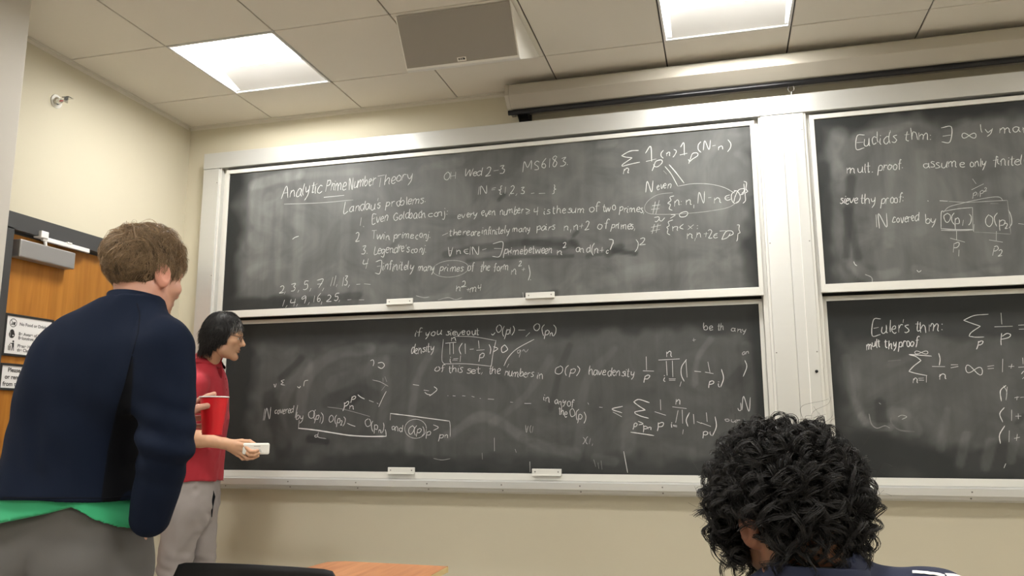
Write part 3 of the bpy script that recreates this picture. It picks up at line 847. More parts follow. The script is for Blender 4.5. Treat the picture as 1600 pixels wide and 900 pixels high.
# handwriting on each board: words (text, baseline start x z, end x z, cap height, line width, tone) and free strokes, in metres on the wall
WRITING = {
'UL': ([
('Analytic',0.1318,2.4946,0.4018,2.521,0.0758,0.004,0.8),
('Prime',0.4186,2.5197,0.5592,2.5241,0.0709,0.004,0.8),
('Number',0.5717,2.5192,0.7421,2.5365,0.0703,0.004,0.8),
('Theory',0.7464,2.5284,0.9768,2.5517,0.0658,0.0039,0.8),
("Landau's",0.5478,2.3814,0.786,2.3947,0.0581,0.0039,0.8),
('problems.',0.81,2.393,1.0613,2.4083,0.0497,0.0039,0.8),
('1.',0.6443,2.294,0.6925,2.2983,0.0497,0.0039,0.8),
('Even',0.7205,2.3041,0.8318,2.3154,0.0534,0.0039,0.8),
('Goldbach',0.8595,2.3172,1.0587,2.3221,0.0493,0.0038,0.8),
('conj:',1.0742,2.321,1.1931,2.32,0.0449,0.0038,0.8),
('every',1.2465,2.2976,1.3668,2.3039,0.0407,0.0037,0.8),
('even',1.3892,2.3023,1.4707,2.3039,0.0404,0.0037,0.8),
('number',1.4929,2.2986,1.6317,2.3069,0.0438,0.0037,0.8),
('4',1.6858,2.2885,1.7145,2.29,0.0397,0.0037,0.8),
('is',1.7432,2.288,1.7824,2.2888,0.0396,0.0036,0.8),
('the',1.7931,2.288,1.8675,2.2862,0.0431,0.0036,0.8),
('sum',1.8745,2.2857,1.9725,2.2822,0.0393,0.0036,0.8),
('of',1.9934,2.2843,2.0523,2.2835,0.0496,0.0036,0.8),
('two',2.0625,2.2792,2.138,2.2808,0.0459,0.0036,0.8),
('primes,',2.1549,2.2725,2.293,2.259,0.0421,0.0036,0.8),
('2',0.6269,2.2037,0.6632,2.2052,0.0533,0.0039,0.8),
('Twin',0.7232,2.209,0.8462,2.2088,0.0492,0.0038,0.8),
('prime',0.862,2.2078,0.9872,2.2036,0.0413,0.0038,0.8),
('conj.',0.9989,2.1991,1.0876,2.1972,0.041,0.0038,0.8),
('there',1.1981,2.2049,1.3224,2.2005,0.0406,0.0037,0.8),
('are',1.3262,2.1966,1.3821,2.1966,0.0366,0.0037,0.8),
('infinitely',1.3895,2.1962,1.5512,2.1965,0.0401,0.0037,0.8),
('many',1.5658,2.1992,1.6706,2.1959,0.0361,0.0037,0.8),
('pairs',1.6994,2.1976,1.8062,2.2012,0.0394,0.0036,0.8),
('n,',1.8519,2.1875,1.8975,2.188,0.0426,0.0036,0.8),
('n+2',1.9045,2.1876,1.9984,2.1849,0.046,0.0036,0.8),
('of',2.0363,2.1859,2.0947,2.189,0.0456,0.0036,0.8),
('primes,',2.1082,2.1811,2.2401,2.1723,0.0419,0.0035,0.8),
('3.',0.6576,2.1262,0.7095,2.1307,0.0491,0.0038,0.8),
("Legendre's",0.7415,2.1251,0.9654,2.1231,0.0526,0.0038,0.8),
('conj.',0.9733,2.1152,1.0658,2.1172,0.0408,0.0038,0.8),
('!',1.1917,2.0915,1.237,2.0888,0.0549,0.0037,0.8),
('n',1.2407,2.0923,1.2745,2.094,0.0401,0.0037,0.8),
('@',1.2857,2.0933,1.3193,2.0913,0.0437,0.0037,0.8),
('_',1.3193,2.0877,1.3787,2.0843,0.0472,0.0037,0.8),
('-',1.3898,2.0908,1.423,2.0961,0.0434,0.0037,0.8),
('?',1.4414,2.0734,1.5072,2.0732,0.072,0.0036,0.8),
('prime',1.5145,2.0764,1.6267,2.0734,0.043,0.0036,0.8),
('between',1.6339,2.073,1.7904,2.0674,0.0463,0.0036,0.8),
('n',1.815,2.0624,1.8501,2.0639,0.0423,0.0036,0.8),
('2',1.847,2.0958,1.8716,2.0978,0.0282,0.0036,0.8),
('and',1.9164,2.067,1.9959,2.0623,0.042,0.0035,0.8),
('(n+',1.999,2.0482,2.0745,2.0542,0.0452,0.0035,0.8),
('c',2.0778,2.0505,2.0948,2.0495,0.0277,0.0035,0.8),
(')',2.2299,2.0554,2.2534,2.0574,0.0481,0.0035,0.8),
('2',2.2543,2.0883,2.2944,2.0893,0.0344,0.0035,0.8),
('4',0.6722,2.0427,0.7198,2.0476,0.0525,0.0038,0.8),
('?',0.7564,2.0159,0.8037,2.0171,0.0708,0.0038,0.8),
('infinitely',0.7996,2.0248,0.9905,2.022,0.0521,0.0038,0.8),
('many',1.0138,2.0098,1.117,2.008,0.044,0.0037,0.8),
('primes',1.1436,1.9993,1.2864,1.999,0.0401,0.0037,0.8),
('of',1.3087,1.9942,1.3495,1.9957,0.0469,0.0036,0.8),
('the',1.3791,1.9905,1.4415,1.9908,0.0467,0.0036,0.8),
('form',1.4598,1.9863,1.547,1.9852,0.0465,0.0036,0.8),
('n',1.5541,1.9636,1.5937,1.9651,0.0461,0.0036,0.8),
('2',1.6011,2.0072,1.6227,2.0096,0.0284,0.0036,0.8),
('+',1.6153,1.971,1.6439,1.9731,0.0354,0.0036,0.8),
('2,',0.144,1.9214,0.1983,1.9266,0.0459,0.0039,0.8),
('3,',0.2232,1.9292,0.2771,1.9343,0.0457,0.0039,0.8),
('5,',0.2978,1.9372,0.3597,1.9381,0.0493,0.0038,0.8),
('7,',0.376,1.9411,0.4456,1.9416,0.0529,0.0038,0.8),
('11,',0.4698,1.9479,0.5305,1.9525,0.0489,0.0038,0.8),
('13,',0.5468,1.948,0.6031,1.949,0.0525,0.0038,0.8),
('1,',0.1731,1.8441,0.2106,1.8464,0.038,0.0038,0.8),
('4,',0.2229,1.8496,0.281,1.851,0.0417,0.0038,0.8),
('9,',0.2974,1.8541,0.3548,1.8592,0.0453,0.0038,0.8),
('16,',0.3672,1.8586,0.4365,1.8632,0.0451,0.0038,0.8),
('25,',0.4569,1.8623,0.5499,1.8621,0.0374,0.0038,0.8),
('n',1.2388,1.8862,1.2723,1.8882,0.0431,0.0036,0.8),
('2',1.2684,1.9063,1.3018,1.9083,0.0323,0.0036,0.8),
('+',1.2984,1.8763,1.3279,1.8785,0.0322,0.0036,0.8),
('m',1.3242,1.8751,1.3684,1.8766,0.0393,0.0036,0.8),
('4',1.3684,1.8837,1.3941,1.8861,0.0321,0.0036,0.8),
('OH',1.1601,2.5326,1.2407,2.5334,0.0417,0.0038,0.8),
('Wed',1.2826,2.5412,1.396,2.5391,0.0452,0.0038,0.8),
('2-3',1.411,2.5303,1.5338,2.5385,0.0486,0.0038,0.8),
('MS6183.',1.6222,2.542,1.8893,2.5554,0.0517,0.0037,0.8),
('_',1.37,2.4294,1.4261,2.4324,0.0483,0.0038,0.8),
('=',1.441,2.4349,1.4745,2.436,0.0444,0.0037,0.8),
('{',1.4819,2.428,1.5114,2.4257,0.0369,0.0037,0.8),
('1,',1.5188,2.4214,1.5519,2.4188,0.0405,0.0037,0.8),
('2,',1.5556,2.4185,1.5959,2.4153,0.0404,0.0037,0.8),
('3',1.6141,2.4102,1.6469,2.4113,0.0403,0.0037,0.8),
('}',1.791,2.4036,1.8159,2.4017,0.0434,0.0037,0.8),
('n',2.1775,2.4798,2.2152,2.4837,0.0463,0.0041,0.9),
('(',2.3799,2.5545,2.4,2.5527,0.046,0.004,0.9),
('n',2.4101,2.5553,2.437,2.56,0.0353,0.004,0.9),
(')',2.4402,2.5561,2.4636,2.5575,0.0353,0.004,0.9),
('(',2.5734,2.5756,2.5962,2.5734,0.0491,0.004,0.9),
('N',2.5992,2.5661,2.645,2.5689,0.0525,0.004,0.9),
('-',2.6483,2.5685,2.6711,2.5699,0.0419,0.004,0.9),
('n',2.6774,2.5658,2.7099,2.5698,0.0313,0.004,0.9),
('N',2.2896,2.3643,2.3367,2.3676,0.0596,0.004,0.9),
('even',2.3571,2.3765,2.4305,2.3811,0.042,0.0034,0.8),
('#',2.3231,2.2569,2.3763,2.2565,0.0659,0.0037,0.85),
('{',2.39,2.2694,2.4297,2.2699,0.0657,0.0037,0.85),
('n',2.4367,2.2798,2.473,2.284,0.0483,0.0036,0.85),
(':',2.4762,2.2803,2.4894,2.2828,0.0345,0.0036,0.6),
('n,',2.5025,2.2818,2.5514,2.2816,0.0482,0.0036,0.85),
('N',2.558,2.2845,2.6068,2.2877,0.0583,0.0036,0.85),
('-',2.61,2.2875,2.6358,2.289,0.0479,0.0036,0.85),
('n',2.6453,2.2848,2.687,2.2851,0.0478,0.0036,0.85),
('@',2.6968,2.2878,2.732,2.2919,0.0408,0.0036,0.85),
('}',2.7888,2.2842,2.8205,2.2885,0.0812,0.0036,0.85),
('>',2.4177,2.212,2.4508,2.2166,0.0378,0.0035,0.8),
('#',2.3159,2.1396,2.3725,2.1462,0.0482,0.0035,0.8),
('{',2.3853,2.1351,2.4282,2.1391,0.0582,0.0035,0.8),
('n',2.4286,2.1494,2.4647,2.1504,0.041,0.0035,0.8),
('<',2.4645,2.147,2.4907,2.1487,0.0409,0.0035,0.8),
('x',2.5071,2.151,2.5363,2.1525,0.0374,0.0034,0.8),
(':',2.5525,2.1514,2.5719,2.1535,0.0407,0.0034,0.8),
('n,',2.4953,2.1007,2.5439,2.101,0.0407,0.0034,0.8),
('n+2',2.5504,2.1006,2.637,2.0985,0.044,0.0034,0.8),
('@',2.6336,2.0953,2.6624,2.0969,0.0336,0.0034,0.8),
('}',2.747,2.0781,2.7722,2.0798,0.0801,0.0034,0.8)],[
([(0.4157,2.4869),(0.5481,2.4891)],0.0048,0.85),
([(0.1547,2.4651),(0.392,2.4551),(0.6066,2.4567)],0.0031,0.6),
([(1.6427,2.3278),(1.6665,2.3152),(1.6447,2.3023)],0.0037,0.8),
([(1.6461,2.2949),(1.6693,2.3027)],0.0037,0.8),
([(1.1601,2.2073),(1.1942,2.2199)],0.0037,0.8),
([(2.0979,2.126),(2.1207,2.1183),(2.1083,2.08),(2.1027,2.0686)],0.0037,0.9),
([(2.1207,2.1183),(2.1218,2.0987)],0.0037,0.9),
([(1.1224,2.0384),(1.1458,2.0502),(1.1763,2.058),(1.2106,2.0609),(1.2447,2.0589),(1.2752,2.0519),(1.2986,2.0409),(1.3127,2.0271),(1.3158,2.0118),(1.3078,1.9968),(1.2893,1.9836),(1.2625,1.9736),(1.2301,1.968),(1.1956,1.9673),(1.1627,1.9716),(1.1348,1.9805),(1.1152,1.993),(1.106,2.0079),(1.1082,2.0234),(1.1216,2.0379)],0.0026,0.55),
([(1.6587,2.0112),(1.6664,1.9631),(1.6557,1.9255)],0.0037,0.85),
([(1.6661,1.9298),(1.6717,1.9271)],0.0037,0.8),
([(0.643,1.9531),(0.6669,1.9534)],0.0038,0.8),
([(0.6908,1.9537),(0.7306,1.9488)],0.0038,0.8),
([(0.5899,1.8655),(0.6138,1.8667)],0.0038,0.8),
([(0.6618,1.8624),(0.6935,1.8618)],0.0037,0.8),
([(1.6759,2.4112),(1.694,2.4127)],0.0037,0.8),
([(1.7192,2.4078),(1.7552,2.4065)],0.0037,0.8),
([(2.2706,2.6035),(2.2235,2.6039),(2.1771,2.5826)],0.0044,0.95),
([(2.1771,2.5826),(2.1998,2.5725),(2.2346,2.5654)],0.0044,0.95),
([(2.2346,2.5654),(2.1835,2.5341),(2.1794,2.5226)],0.0044,0.95),
([(2.1794,2.5226),(2.2215,2.5308),(2.2747,2.5379)],0.0044,0.95),
([(2.3048,2.5844),(2.3338,2.6198),(2.3363,2.5356)],0.0047,1),
([(2.3063,2.5383),(2.3614,2.5475)],0.0044,1),
([(2.3368,2.4835),(2.3473,2.5078),(2.3587,2.5344),(2.3872,2.5397),(2.3904,2.5236),(2.3674,2.5044),(2.3503,2.5075),(2.3455,2.5198)],0.004,0.9),
([(2.4896,2.6011),(2.5074,2.623),(2.5077,2.5546)],0.0047,1),
([(2.4843,2.5584),(2.5235,2.5642)],0.0043,1),
([(2.5278,2.5059),(2.5384,2.5338),(2.5504,2.5601),(2.5738,2.5611),(2.5754,2.5461),(2.5492,2.5305),(2.5341,2.5186),(2.5273,2.5309)],0.004,0.9),
([(2.7327,2.6192),(2.746,2.5962),(2.7427,2.5733),(2.7274,2.553)],0.004,0.9),
([(2.4045,2.5027),(2.4362,2.4569),(2.4668,2.3898)],0.004,0.85),
([(2.4271,2.5102),(2.4587,2.4667),(2.5003,2.4026)],0.0046,0.95),
([(2.3963,2.4799),(2.4126,2.459)],0.0028,0.6),
([(2.4668,2.3883),(2.5437,2.3959),(2.6301,2.3865),(2.7006,2.3632),(2.7522,2.3286)],0.0028,0.7),
([(2.4398,2.3556),(2.3659,2.3513),(2.3129,2.3228),(2.2909,2.2856),(2.3107,2.2531),(2.3989,2.2406),(2.5445,2.2386),(2.6525,2.2452),(2.724,2.2573),(2.7714,2.2878)],0.0024,0.55),
([(2.8004,2.3749),(2.8006,2.3384),(2.7872,2.3228)],0.0036,0.9),
([(2.7599,2.3417),(2.7379,2.3244),(2.7364,2.2942),(2.7496,2.2743),(2.7712,2.284),(2.7795,2.3098),(2.7668,2.3373),(2.7493,2.3425)],0.0036,0.85),
([(2.7464,2.2821),(2.7549,2.3117),(2.7742,2.3443),(2.8025,2.3474),(2.7978,2.3235),(2.7799,2.3173)],0.0036,0.85),
([(2.3395,2.2279),(2.3618,2.2302),(2.3651,2.2184),(2.3498,2.2041),(2.3426,2.2084)],0.0033,0.85),
([(2.3614,2.2187),(2.3757,2.2061),(2.3947,2.224)],0.0033,0.85),
([(2.4906,2.2478),(2.4705,2.2378),(2.475,2.2222),(2.5005,2.2226),(2.5134,2.2385),(2.5051,2.2483),(2.4869,2.2466)],0.0036,0.85),
([(2.6772,2.0877),(2.6889,2.1131),(2.7039,2.1308),(2.7284,2.1292),(2.7347,2.1139),(2.7132,2.1041)],0.0035,0.85),
([(2.6687,2.1332),(2.7005,2.1333)],0.0033,0.8),
([(2.6772,2.0877),(2.7058,2.0971),(2.7209,2.1185)],0.0032,0.8),
([(1.6254,1.8613),(1.6287,1.8261)],0.0034,0.8),
([(0.2207,2.2446),(0.2371,2.2552),(0.2621,2.2614)],0.0038,0.8),
([(1.0086,1.8713),(1.0546,1.8584),(1.0887,1.8605)],0.0045,0.5),
([(1.1381,1.8404),(1.198,1.8521),(1.2429,1.8394),(1.28,1.8485)],0.0041,0.5)]),
'LL': ([
('if',0.9754,1.6489,1.0177,1.6512,0.0399,0.0037,0.8),
('you',1.0407,1.6504,1.1396,1.6581,0.0398,0.0037,0.8),
('sieve',1.1661,1.65,1.2787,1.65,0.0359,0.0036,0.8),
('out',1.2861,1.6498,1.3603,1.651,0.0392,0.0036,0.8),
('O',1.4521,1.6551,1.4886,1.6574,0.0389,0.0036,0.8),
('(p',1.485,1.6434,1.5322,1.6454,0.0493,0.0036,0.8),
('1',1.5322,1.6454,1.5466,1.6449,0.0316,0.0036,0.8),
(')',1.543,1.6451,1.5611,1.6445,0.0457,0.0036,0.8),
('O',1.6652,1.6551,1.7044,1.6573,0.0349,0.0035,0.8),
('(p',1.7077,1.6363,1.7572,1.6347,0.0452,0.0035,0.8),
('n',1.7536,1.6279,1.7748,1.6272,0.0277,0.0035,0.8),
(')',1.7748,1.6307,1.7994,1.6299,0.0519,0.0035,0.8),
('density',0.954,1.5555,1.0953,1.5625,0.0505,0.0036,0.8),
('n',1.1891,1.6171,1.2266,1.6195,0.0286,0.0036,0.8),
('i=1',1.1828,1.4998,1.2611,1.5015,0.0354,0.0036,0.8),
('p',1.3534,1.5134,1.3864,1.5161,0.0387,0.0036,0.8),
('0',1.4739,1.5419,1.521,1.5442,0.035,0.004,0.95),
('>',1.4303,1.5325,1.4667,1.5351,0.0561,0.0037,0.9),
('of',1.0969,1.4485,1.1571,1.4508,0.039,0.0036,0.8),
('this',1.1796,1.4433,1.2652,1.4451,0.0424,0.0036,0.8),
('set,',1.2838,1.4377,1.383,1.4357,0.0386,0.0035,0.8),
('the',1.4085,1.4282,1.4775,1.4304,0.0452,0.0035,0.8),
('numbers',1.4991,1.4196,1.6667,1.4095,0.0415,0.0035,0.8),
('in',1.6808,1.4024,1.7194,1.3949,0.041,0.0035,0.8),
('O(p)',1.7827,1.421,1.9209,1.4183,0.0443,0.0034,0.8),
('have',1.9584,1.4108,2.0569,1.4123,0.0471,0.0034,0.8),
('density',2.0636,1.4088,2.2038,1.4028,0.0435,0.0034,0.8),
('p',2.2494,1.3821,2.2856,1.3848,0.0396,0.0038,0.9),
('n',2.3649,1.5021,2.4008,1.5045,0.043,0.0038,0.9),
('i=',2.3537,1.3705,2.4151,1.3662,0.036,0.0037,0.9),
('1',2.4272,1.3464,2.4433,1.3461,0.026,0.0037,0.9),
('p',2.5773,1.3505,2.6089,1.3532,0.0323,0.0037,0.9),
('i',2.6118,1.3467,2.6336,1.3432,0.029,0.0034,0.85),
('be',2.5608,1.6321,2.6087,1.6305,0.0363,0.0029,0.7),
('th',2.6309,1.6297,2.6658,1.6286,0.0362,0.0029,0.6),
('any',2.7001,1.6209,2.7749,1.6119,0.0295,0.0029,0.6),
('an',2.7474,1.4989,2.7851,1.5077,0.0226,0.0028,0.6),
('in',1.7148,1.2863,1.7564,1.2723,0.0372,0.0034,0.8),
('any',1.7772,1.2687,1.8393,1.2614,0.0336,0.0034,0.8),
('of',1.8426,1.2546,1.8803,1.2476,0.0435,0.0034,0.8),
('the',1.7973,1.2148,1.8452,1.1978,0.0435,0.0034,0.8),
('O(p)',1.8555,1.1978,1.9435,1.1674,0.0466,0.0034,0.8),
('~',2.0654,1.2063,2.1351,1.1993,0.0592,0.0041,0.95),
('p',2.1895,1.1403,2.2125,1.1402,0.0292,0.0037,0.9),
('>',2.2127,1.1467,2.242,1.1434,0.0292,0.0037,0.9),
('p',2.2383,1.1304,2.2643,1.1271,0.0324,0.0037,0.9),
('n',2.2644,1.1304,2.287,1.1271,0.0194,0.0037,0.9),
('p',2.3101,1.14,2.349,1.1431,0.0419,0.0037,0.95),
('n',2.4109,1.2556,2.4398,1.2554,0.0388,0.0037,0.9),
('i=',2.3811,1.143,2.4191,1.1332,0.0289,0.0042,0.9),
('1',2.4309,1.1076,2.4467,1.1044,0.0255,0.0034,0.85),
('p',2.535,1.1012,2.5663,1.1012,0.0317,0.0036,0.9),
('i',2.5663,1.1012,2.585,1.098,0.0253,0.0033,0.85),
('N',2.7305,1.2239,2.7824,1.2172,0.0664,0.0033,0.85),
('our',2.6443,1.1706,2.7244,1.164,0.0222,0.0028,0.7),
(')(1,',1.9212,1.062,1.985,1.0556,0.0328,0.0029,0.6),
('!(1',1.6117,1.1184,1.6642,1.115,0.0336,0.003,0.5),
('_',0.0379,1.1943,0.0879,1.2014,0.0664,0.0037,0.8),
('covered',0.1118,1.2233,0.24,1.2297,0.0405,0.0037,0.8),
('by',0.2498,1.1968,0.2993,1.1892,0.0438,0.0037,0.8),
('O',0.3231,1.2036,0.368,1.1997,0.0436,0.0037,0.8),
('(p',0.3643,1.1925,0.4051,1.1851,0.0507,0.0037,0.8),
('1',0.4015,1.1743,0.4136,1.1742,0.0289,0.0037,0.8),
(')',0.4136,1.1742,0.4339,1.1705,0.0541,0.0037,0.8),
('O',0.4617,1.1776,0.4939,1.1738,0.0432,0.0036,0.8),
('(p',0.498,1.1702,0.538,1.1665,0.0467,0.0036,0.8),
('2',0.5343,1.1593,0.5502,1.1593,0.0286,0.0036,0.8),
(')',0.5502,1.1593,0.5661,1.1592,0.0465,0.0036,0.8),
('O',0.6845,1.1517,0.7276,1.1445,0.0461,0.0036,0.8),
('(p',0.7278,1.1374,0.7708,1.1267,0.0495,0.0036,0.8),
('n',0.7711,1.1161,0.7904,1.1161,0.0282,0.0036,0.8),
(')',0.7904,1.1161,0.8098,1.1126,0.0493,0.0036,0.8),
('and',0.8477,1.1336,0.9168,1.1194,0.0386,0.0036,0.8),
('O(p)',0.9436,1.1124,1.0493,1.1054,0.0453,0.0035,0.8),
('p',1.0569,1.0984,1.0905,1.0984,0.0381,0.0035,0.8),
('>',1.0865,1.1157,1.1275,1.1157,0.0554,0.0035,0.8),
('p',1.1278,1.0881,1.1612,1.0881,0.0413,0.0035,0.8),
('n',1.1612,1.0881,1.187,1.0881,0.0241,0.0035,0.8),
('p',0.5508,1.2562,0.5902,1.2667,0.0432,0.0044,0.95),
('n',0.5868,1.2487,0.6185,1.2484,0.0324,0.0041,0.9),
('p',0.601,1.299,0.6325,1.3058,0.0288,0.0041,0.9)],[
([(1.4294,1.6499),(1.4386,1.6436),(1.451,1.6567)],0.0036,0.8),
([(1.5828,1.6657),(1.6207,1.6644)],0.0036,0.8),
([(1.6471,1.6503),(1.6243,1.6289)],0.0034,0.8),
([(1.1506,1.6286),(1.1436,1.5458),(1.1449,1.5067),(1.1578,1.4914)],0.0028,0.65),
([(1.1578,1.4914),(1.29,1.4884),(1.4295,1.472)],0.0031,0.75),
([(1.4295,1.472),(1.4387,1.5382),(1.4564,1.6141)],0.0034,0.75),
([(1.218,1.6431),(1.3283,1.6367),(1.4564,1.6118)],0.0028,0.65),
([(1.1628,1.6056),(1.2262,1.6097)],0.0041,0.95),
([(1.1891,1.6048),(1.1897,1.5423)],0.0041,0.95),
([(1.2089,1.6057),(1.211,1.5455)],0.0041,0.95),
([(1.2618,1.6042),(1.2439,1.5732),(1.2544,1.5414)],0.0038,0.9),
([(1.2783,1.6007),(1.2803,1.5438)],0.0041,0.95),
([(1.3052,1.5677),(1.3286,1.5693)],0.0037,0.9),
([(1.3557,1.6149),(1.3597,1.5715)],0.0037,0.9),
([(1.3442,1.5615),(1.3908,1.5632)],0.0037,0.9),
([(1.4163,1.5922),(1.4263,1.5666),(1.4217,1.5386)],0.0037,0.9),
([(1.6716,1.6127),(1.5747,1.564),(1.5251,1.5175),(1.5007,1.4719)],0.0037,0.8),
([(1.5288,1.483),(1.5174,1.4627)],0.0031,0.7),
([(1.5936,1.5576),(1.5769,1.553),(1.5822,1.5381),(1.5959,1.5561),(1.5858,1.516)],0.0031,0.55),
([(1.6049,1.5485),(1.6125,1.5593),(1.6237,1.5444),(1.6389,1.5608)],0.0031,0.5),
([(0.9739,1.3803),(1.0102,1.3745)],0.0041,0.95),
([(1.0387,1.3487),(1.0691,1.3437)],0.004,0.95),
([(1.0445,1.3366),(1.059,1.326),(1.079,1.3213)],0.0037,0.9),
([(1.0982,1.3671),(1.1167,1.3505),(1.0947,1.33),(1.0727,1.3155)],0.0037,0.9),
([(1.1778,1.3163),(1.1826,1.3155)],0.0037,0.8),
([(1.2092,1.3152),(1.2249,1.3135)],0.0037,0.9),
([(1.2639,1.3145),(1.2818,1.3128)],0.0037,0.9),
([(1.3182,1.3109),(1.3337,1.3063)],0.0035,0.8),
([(1.3645,1.2994),(1.3699,1.2978)],0.0035,0.8),
([(1.4105,1.2952),(1.4449,1.2926)],0.0036,0.9),
([(1.5358,1.2771),(1.5508,1.2755)],0.0035,0.8),
([(1.6144,1.2691),(1.6516,1.2687)],0.0036,0.9),
([(2.2687,1.5038),(2.2682,1.4342)],0.0041,1),
([(2.2495,1.4304),(2.3057,1.4275)],0.0041,1),
([(2.3311,1.4845),(2.4393,1.4878)],0.0041,1),
([(2.3709,1.4784),(2.3724,1.4043)],0.0041,1),
([(2.4017,1.4794),(2.4011,1.3954)],0.0041,1),
([(2.4737,1.4844),(2.4476,1.4473),(2.4443,1.4055),(2.4578,1.3719)],0.0038,0.95),
([(2.4703,1.4803),(2.4726,1.3924)],0.0038,0.95),
([(2.5106,1.4233),(2.543,1.4194)],0.004,0.95),
([(2.5793,1.4693),(2.5875,1.4168)],0.004,0.95),
([(2.5633,1.4173),(2.6042,1.409)],0.004,0.95),
([(2.6446,1.4305),(2.6529,1.385),(2.6364,1.34)],0.0037,0.95),
([(2.7609,1.4733),(2.7687,1.4402),(2.7488,1.3914)],0.0034,0.85),
([(2.0172,1.2459),(2.0344,1.244)],0.0034,0.8),
([(1.9572,1.2694),(1.9623,1.26)],0.0034,0.8),
([(2.2779,1.266),(2.224,1.2833),(2.1967,1.271)],0.0043,1),
([(2.1967,1.271),(2.223,1.2498),(2.2558,1.2287)],0.0043,1),
([(2.2558,1.2287),(2.2053,1.2207),(2.2033,1.2107)],0.0043,1),
([(2.2033,1.2107),(2.2339,1.1972),(2.2711,1.187)],0.0043,1),
([(2.1771,1.1168),(2.2354,1.1085),(2.2957,1.0994)],0.0043,1),
([(2.3341,1.282),(2.3339,1.228)],0.004,1),
([(2.303,1.22),(2.3586,1.2014)],0.004,1),
([(2.393,1.2441),(2.4638,1.2344)],0.004,1),
([(2.4211,1.2257),(2.4065,1.164)],0.004,1),
([(2.4416,1.2288),(2.4414,1.1598)],0.004,1),
([(2.4777,1.2145),(2.46,1.1777),(2.4668,1.145)],0.004,1),
([(2.4968,1.2062),(2.4981,1.1571)],0.0039,1),
([(2.5123,1.1693),(2.5336,1.1594)],0.0039,1),
([(2.5609,1.2139),(2.5629,1.1674)],0.0039,1),
([(2.5322,1.1627),(2.5795,1.1446)],0.0039,1),
([(2.6025,1.1932),(2.6067,1.1445),(2.5854,1.0977)],0.0039,1),
([(2.7149,1.2346),(2.7198,1.2232),(2.7302,1.2264),(2.7304,1.2612)],0.0031,0.8),
([(2.5073,1.582),(2.5238,1.5841)],0.0032,0.7),
([(2.5135,1.5928),(2.5144,1.5742)],0.0029,0.7),
([(0.1033,1.3982),(0.1112,1.3789),(0.1188,1.3995)],0.0036,0.8),
([(0.1712,1.4217),(0.15,1.4143),(0.1635,1.4049),(0.1493,1.3952),(0.1754,1.3894)],0.0036,0.85),
([(0.2563,1.3805),(0.2686,1.3726),(0.2775,1.3832)],0.0039,0.9),
([(0.2971,1.3813),(0.3026,1.4102),(0.3252,1.4159)],0.0036,0.85),
([(0.2638,1.2741),(0.2571,1.2364),(0.2503,1.2003)],0.0035,0.8),
([(0.5802,1.1689),(0.605,1.1585),(0.6313,1.151)],0.0038,0.85),
([(0.2771,1.1874),(0.2744,1.1372)],0.0042,0.95),
([(0.2741,1.1417),(0.3836,1.131),(0.5002,1.1145),(0.5988,1.1012),(0.7121,1.0953),(0.8197,1.096)],0.0064,1),
([(0.8198,1.0939),(0.8176,1.1192),(0.8133,1.1337)],0.0037,0.9),
([(0.8414,1.1845),(0.8429,1.2224)],0.0034,0.85),
([(0.8413,1.2216),(0.9474,1.2093),(1.0646,1.1941),(1.1917,1.1777)],0.0047,0.95),
([(1.1917,1.1777),(1.1957,1.1506),(1.1963,1.0939)],0.0033,0.7),
([(1.0578,1.1368),(1.0546,1.1201),(1.045,1.1052),(1.0298,1.0937),(1.0108,1.0869),(0.99,1.0854),(0.9696,1.0895),(0.9518,1.0987),(0.9385,1.1121),(0.9312,1.1282),(0.9307,1.1453),(0.9371,1.1614),(0.9496,1.1749),(0.967,1.1843),(0.9873,1.1886),(1.0083,1.1872),(1.0277,1.1804),(1.0434,1.169),(1.0538,1.1541),(1.0578,1.1374)],0.0027,0.7),
([(0.6403,1.3283),(0.6586,1.3147),(0.6833,1.3033)],0.0044,0.95),
([(0.7103,1.2956),(0.7388,1.2856)],0.0041,0.9),
([(0.7591,1.2803),(0.768,1.2758)],0.0038,0.9),
([(0.8144,1.3459),(0.7944,1.3093),(0.7701,1.2581)],0.0035,0.8),
([(0.7273,1.4103),(0.7761,1.3983),(0.8249,1.3731)],0.0029,0.6),
([(0.4533,1.261),(0.5446,1.249),(0.6271,1.2298),(0.7185,1.2056)],0.0029,0.45),
([(0.712,1.5191),(0.7281,1.5239),(0.7343,1.5073),(0.7291,1.4887)],0.0035,0.8),
([(0.7587,1.5052),(0.7853,1.5076),(0.7995,1.4908),(0.7822,1.4741),(0.7593,1.4843)],0.0042,0.85),
([(0.7916,1.4203),(0.7938,1.398)],0.0029,0.5),
([(0.8035,1.4275),(0.8163,1.3976)],0.0029,0.5),
([(0.8087,1.3792),(0.7854,1.35)],0.0028,0.5),
([(0.3972,1.105),(0.3808,1.0998),(0.3836,1.0917),(0.4001,1.0939)],0.0035,0.8),
([(0.4024,1.1198),(0.4019,1.0924),(0.4519,1.0828)],0.0035,0.7),
([(1.4464,1.0886),(1.4475,1.0174)],0.003,0.75),
([(1.3777,1.0083),(1.3801,0.9732)],0.0027,0.45),
([(1.5616,1.0287),(1.5684,1.0103)],0.0029,0.7),
([(1.642,0.9643),(1.6427,0.9106)],0.0032,0.8),
([(2.1387,1.0204),(2.1478,0.9629),(2.1559,0.912)],0.0034,0.85),
([(1.9825,0.9774),(1.9926,0.9406)],0.0029,0.4),
([(2.0039,0.9618),(2.0086,0.9303)],0.0029,0.4),
([(2.0204,0.9724),(2.0247,0.9273)],0.0029,0.4),
([(1.1015,0.9769),(1.1496,0.9694),(1.1974,0.9764)],0.0033,0.4)]),
'UR': ([
('E',3.3369,2.5108,3.3817,2.5133,0.0666,0.0035,0.85),
("uclid's",3.3822,2.5199,3.5387,2.5283,0.0598,0.0035,0.85),
('thm:',3.5709,2.5318,3.6968,2.5228,0.0559,0.0035,0.85),
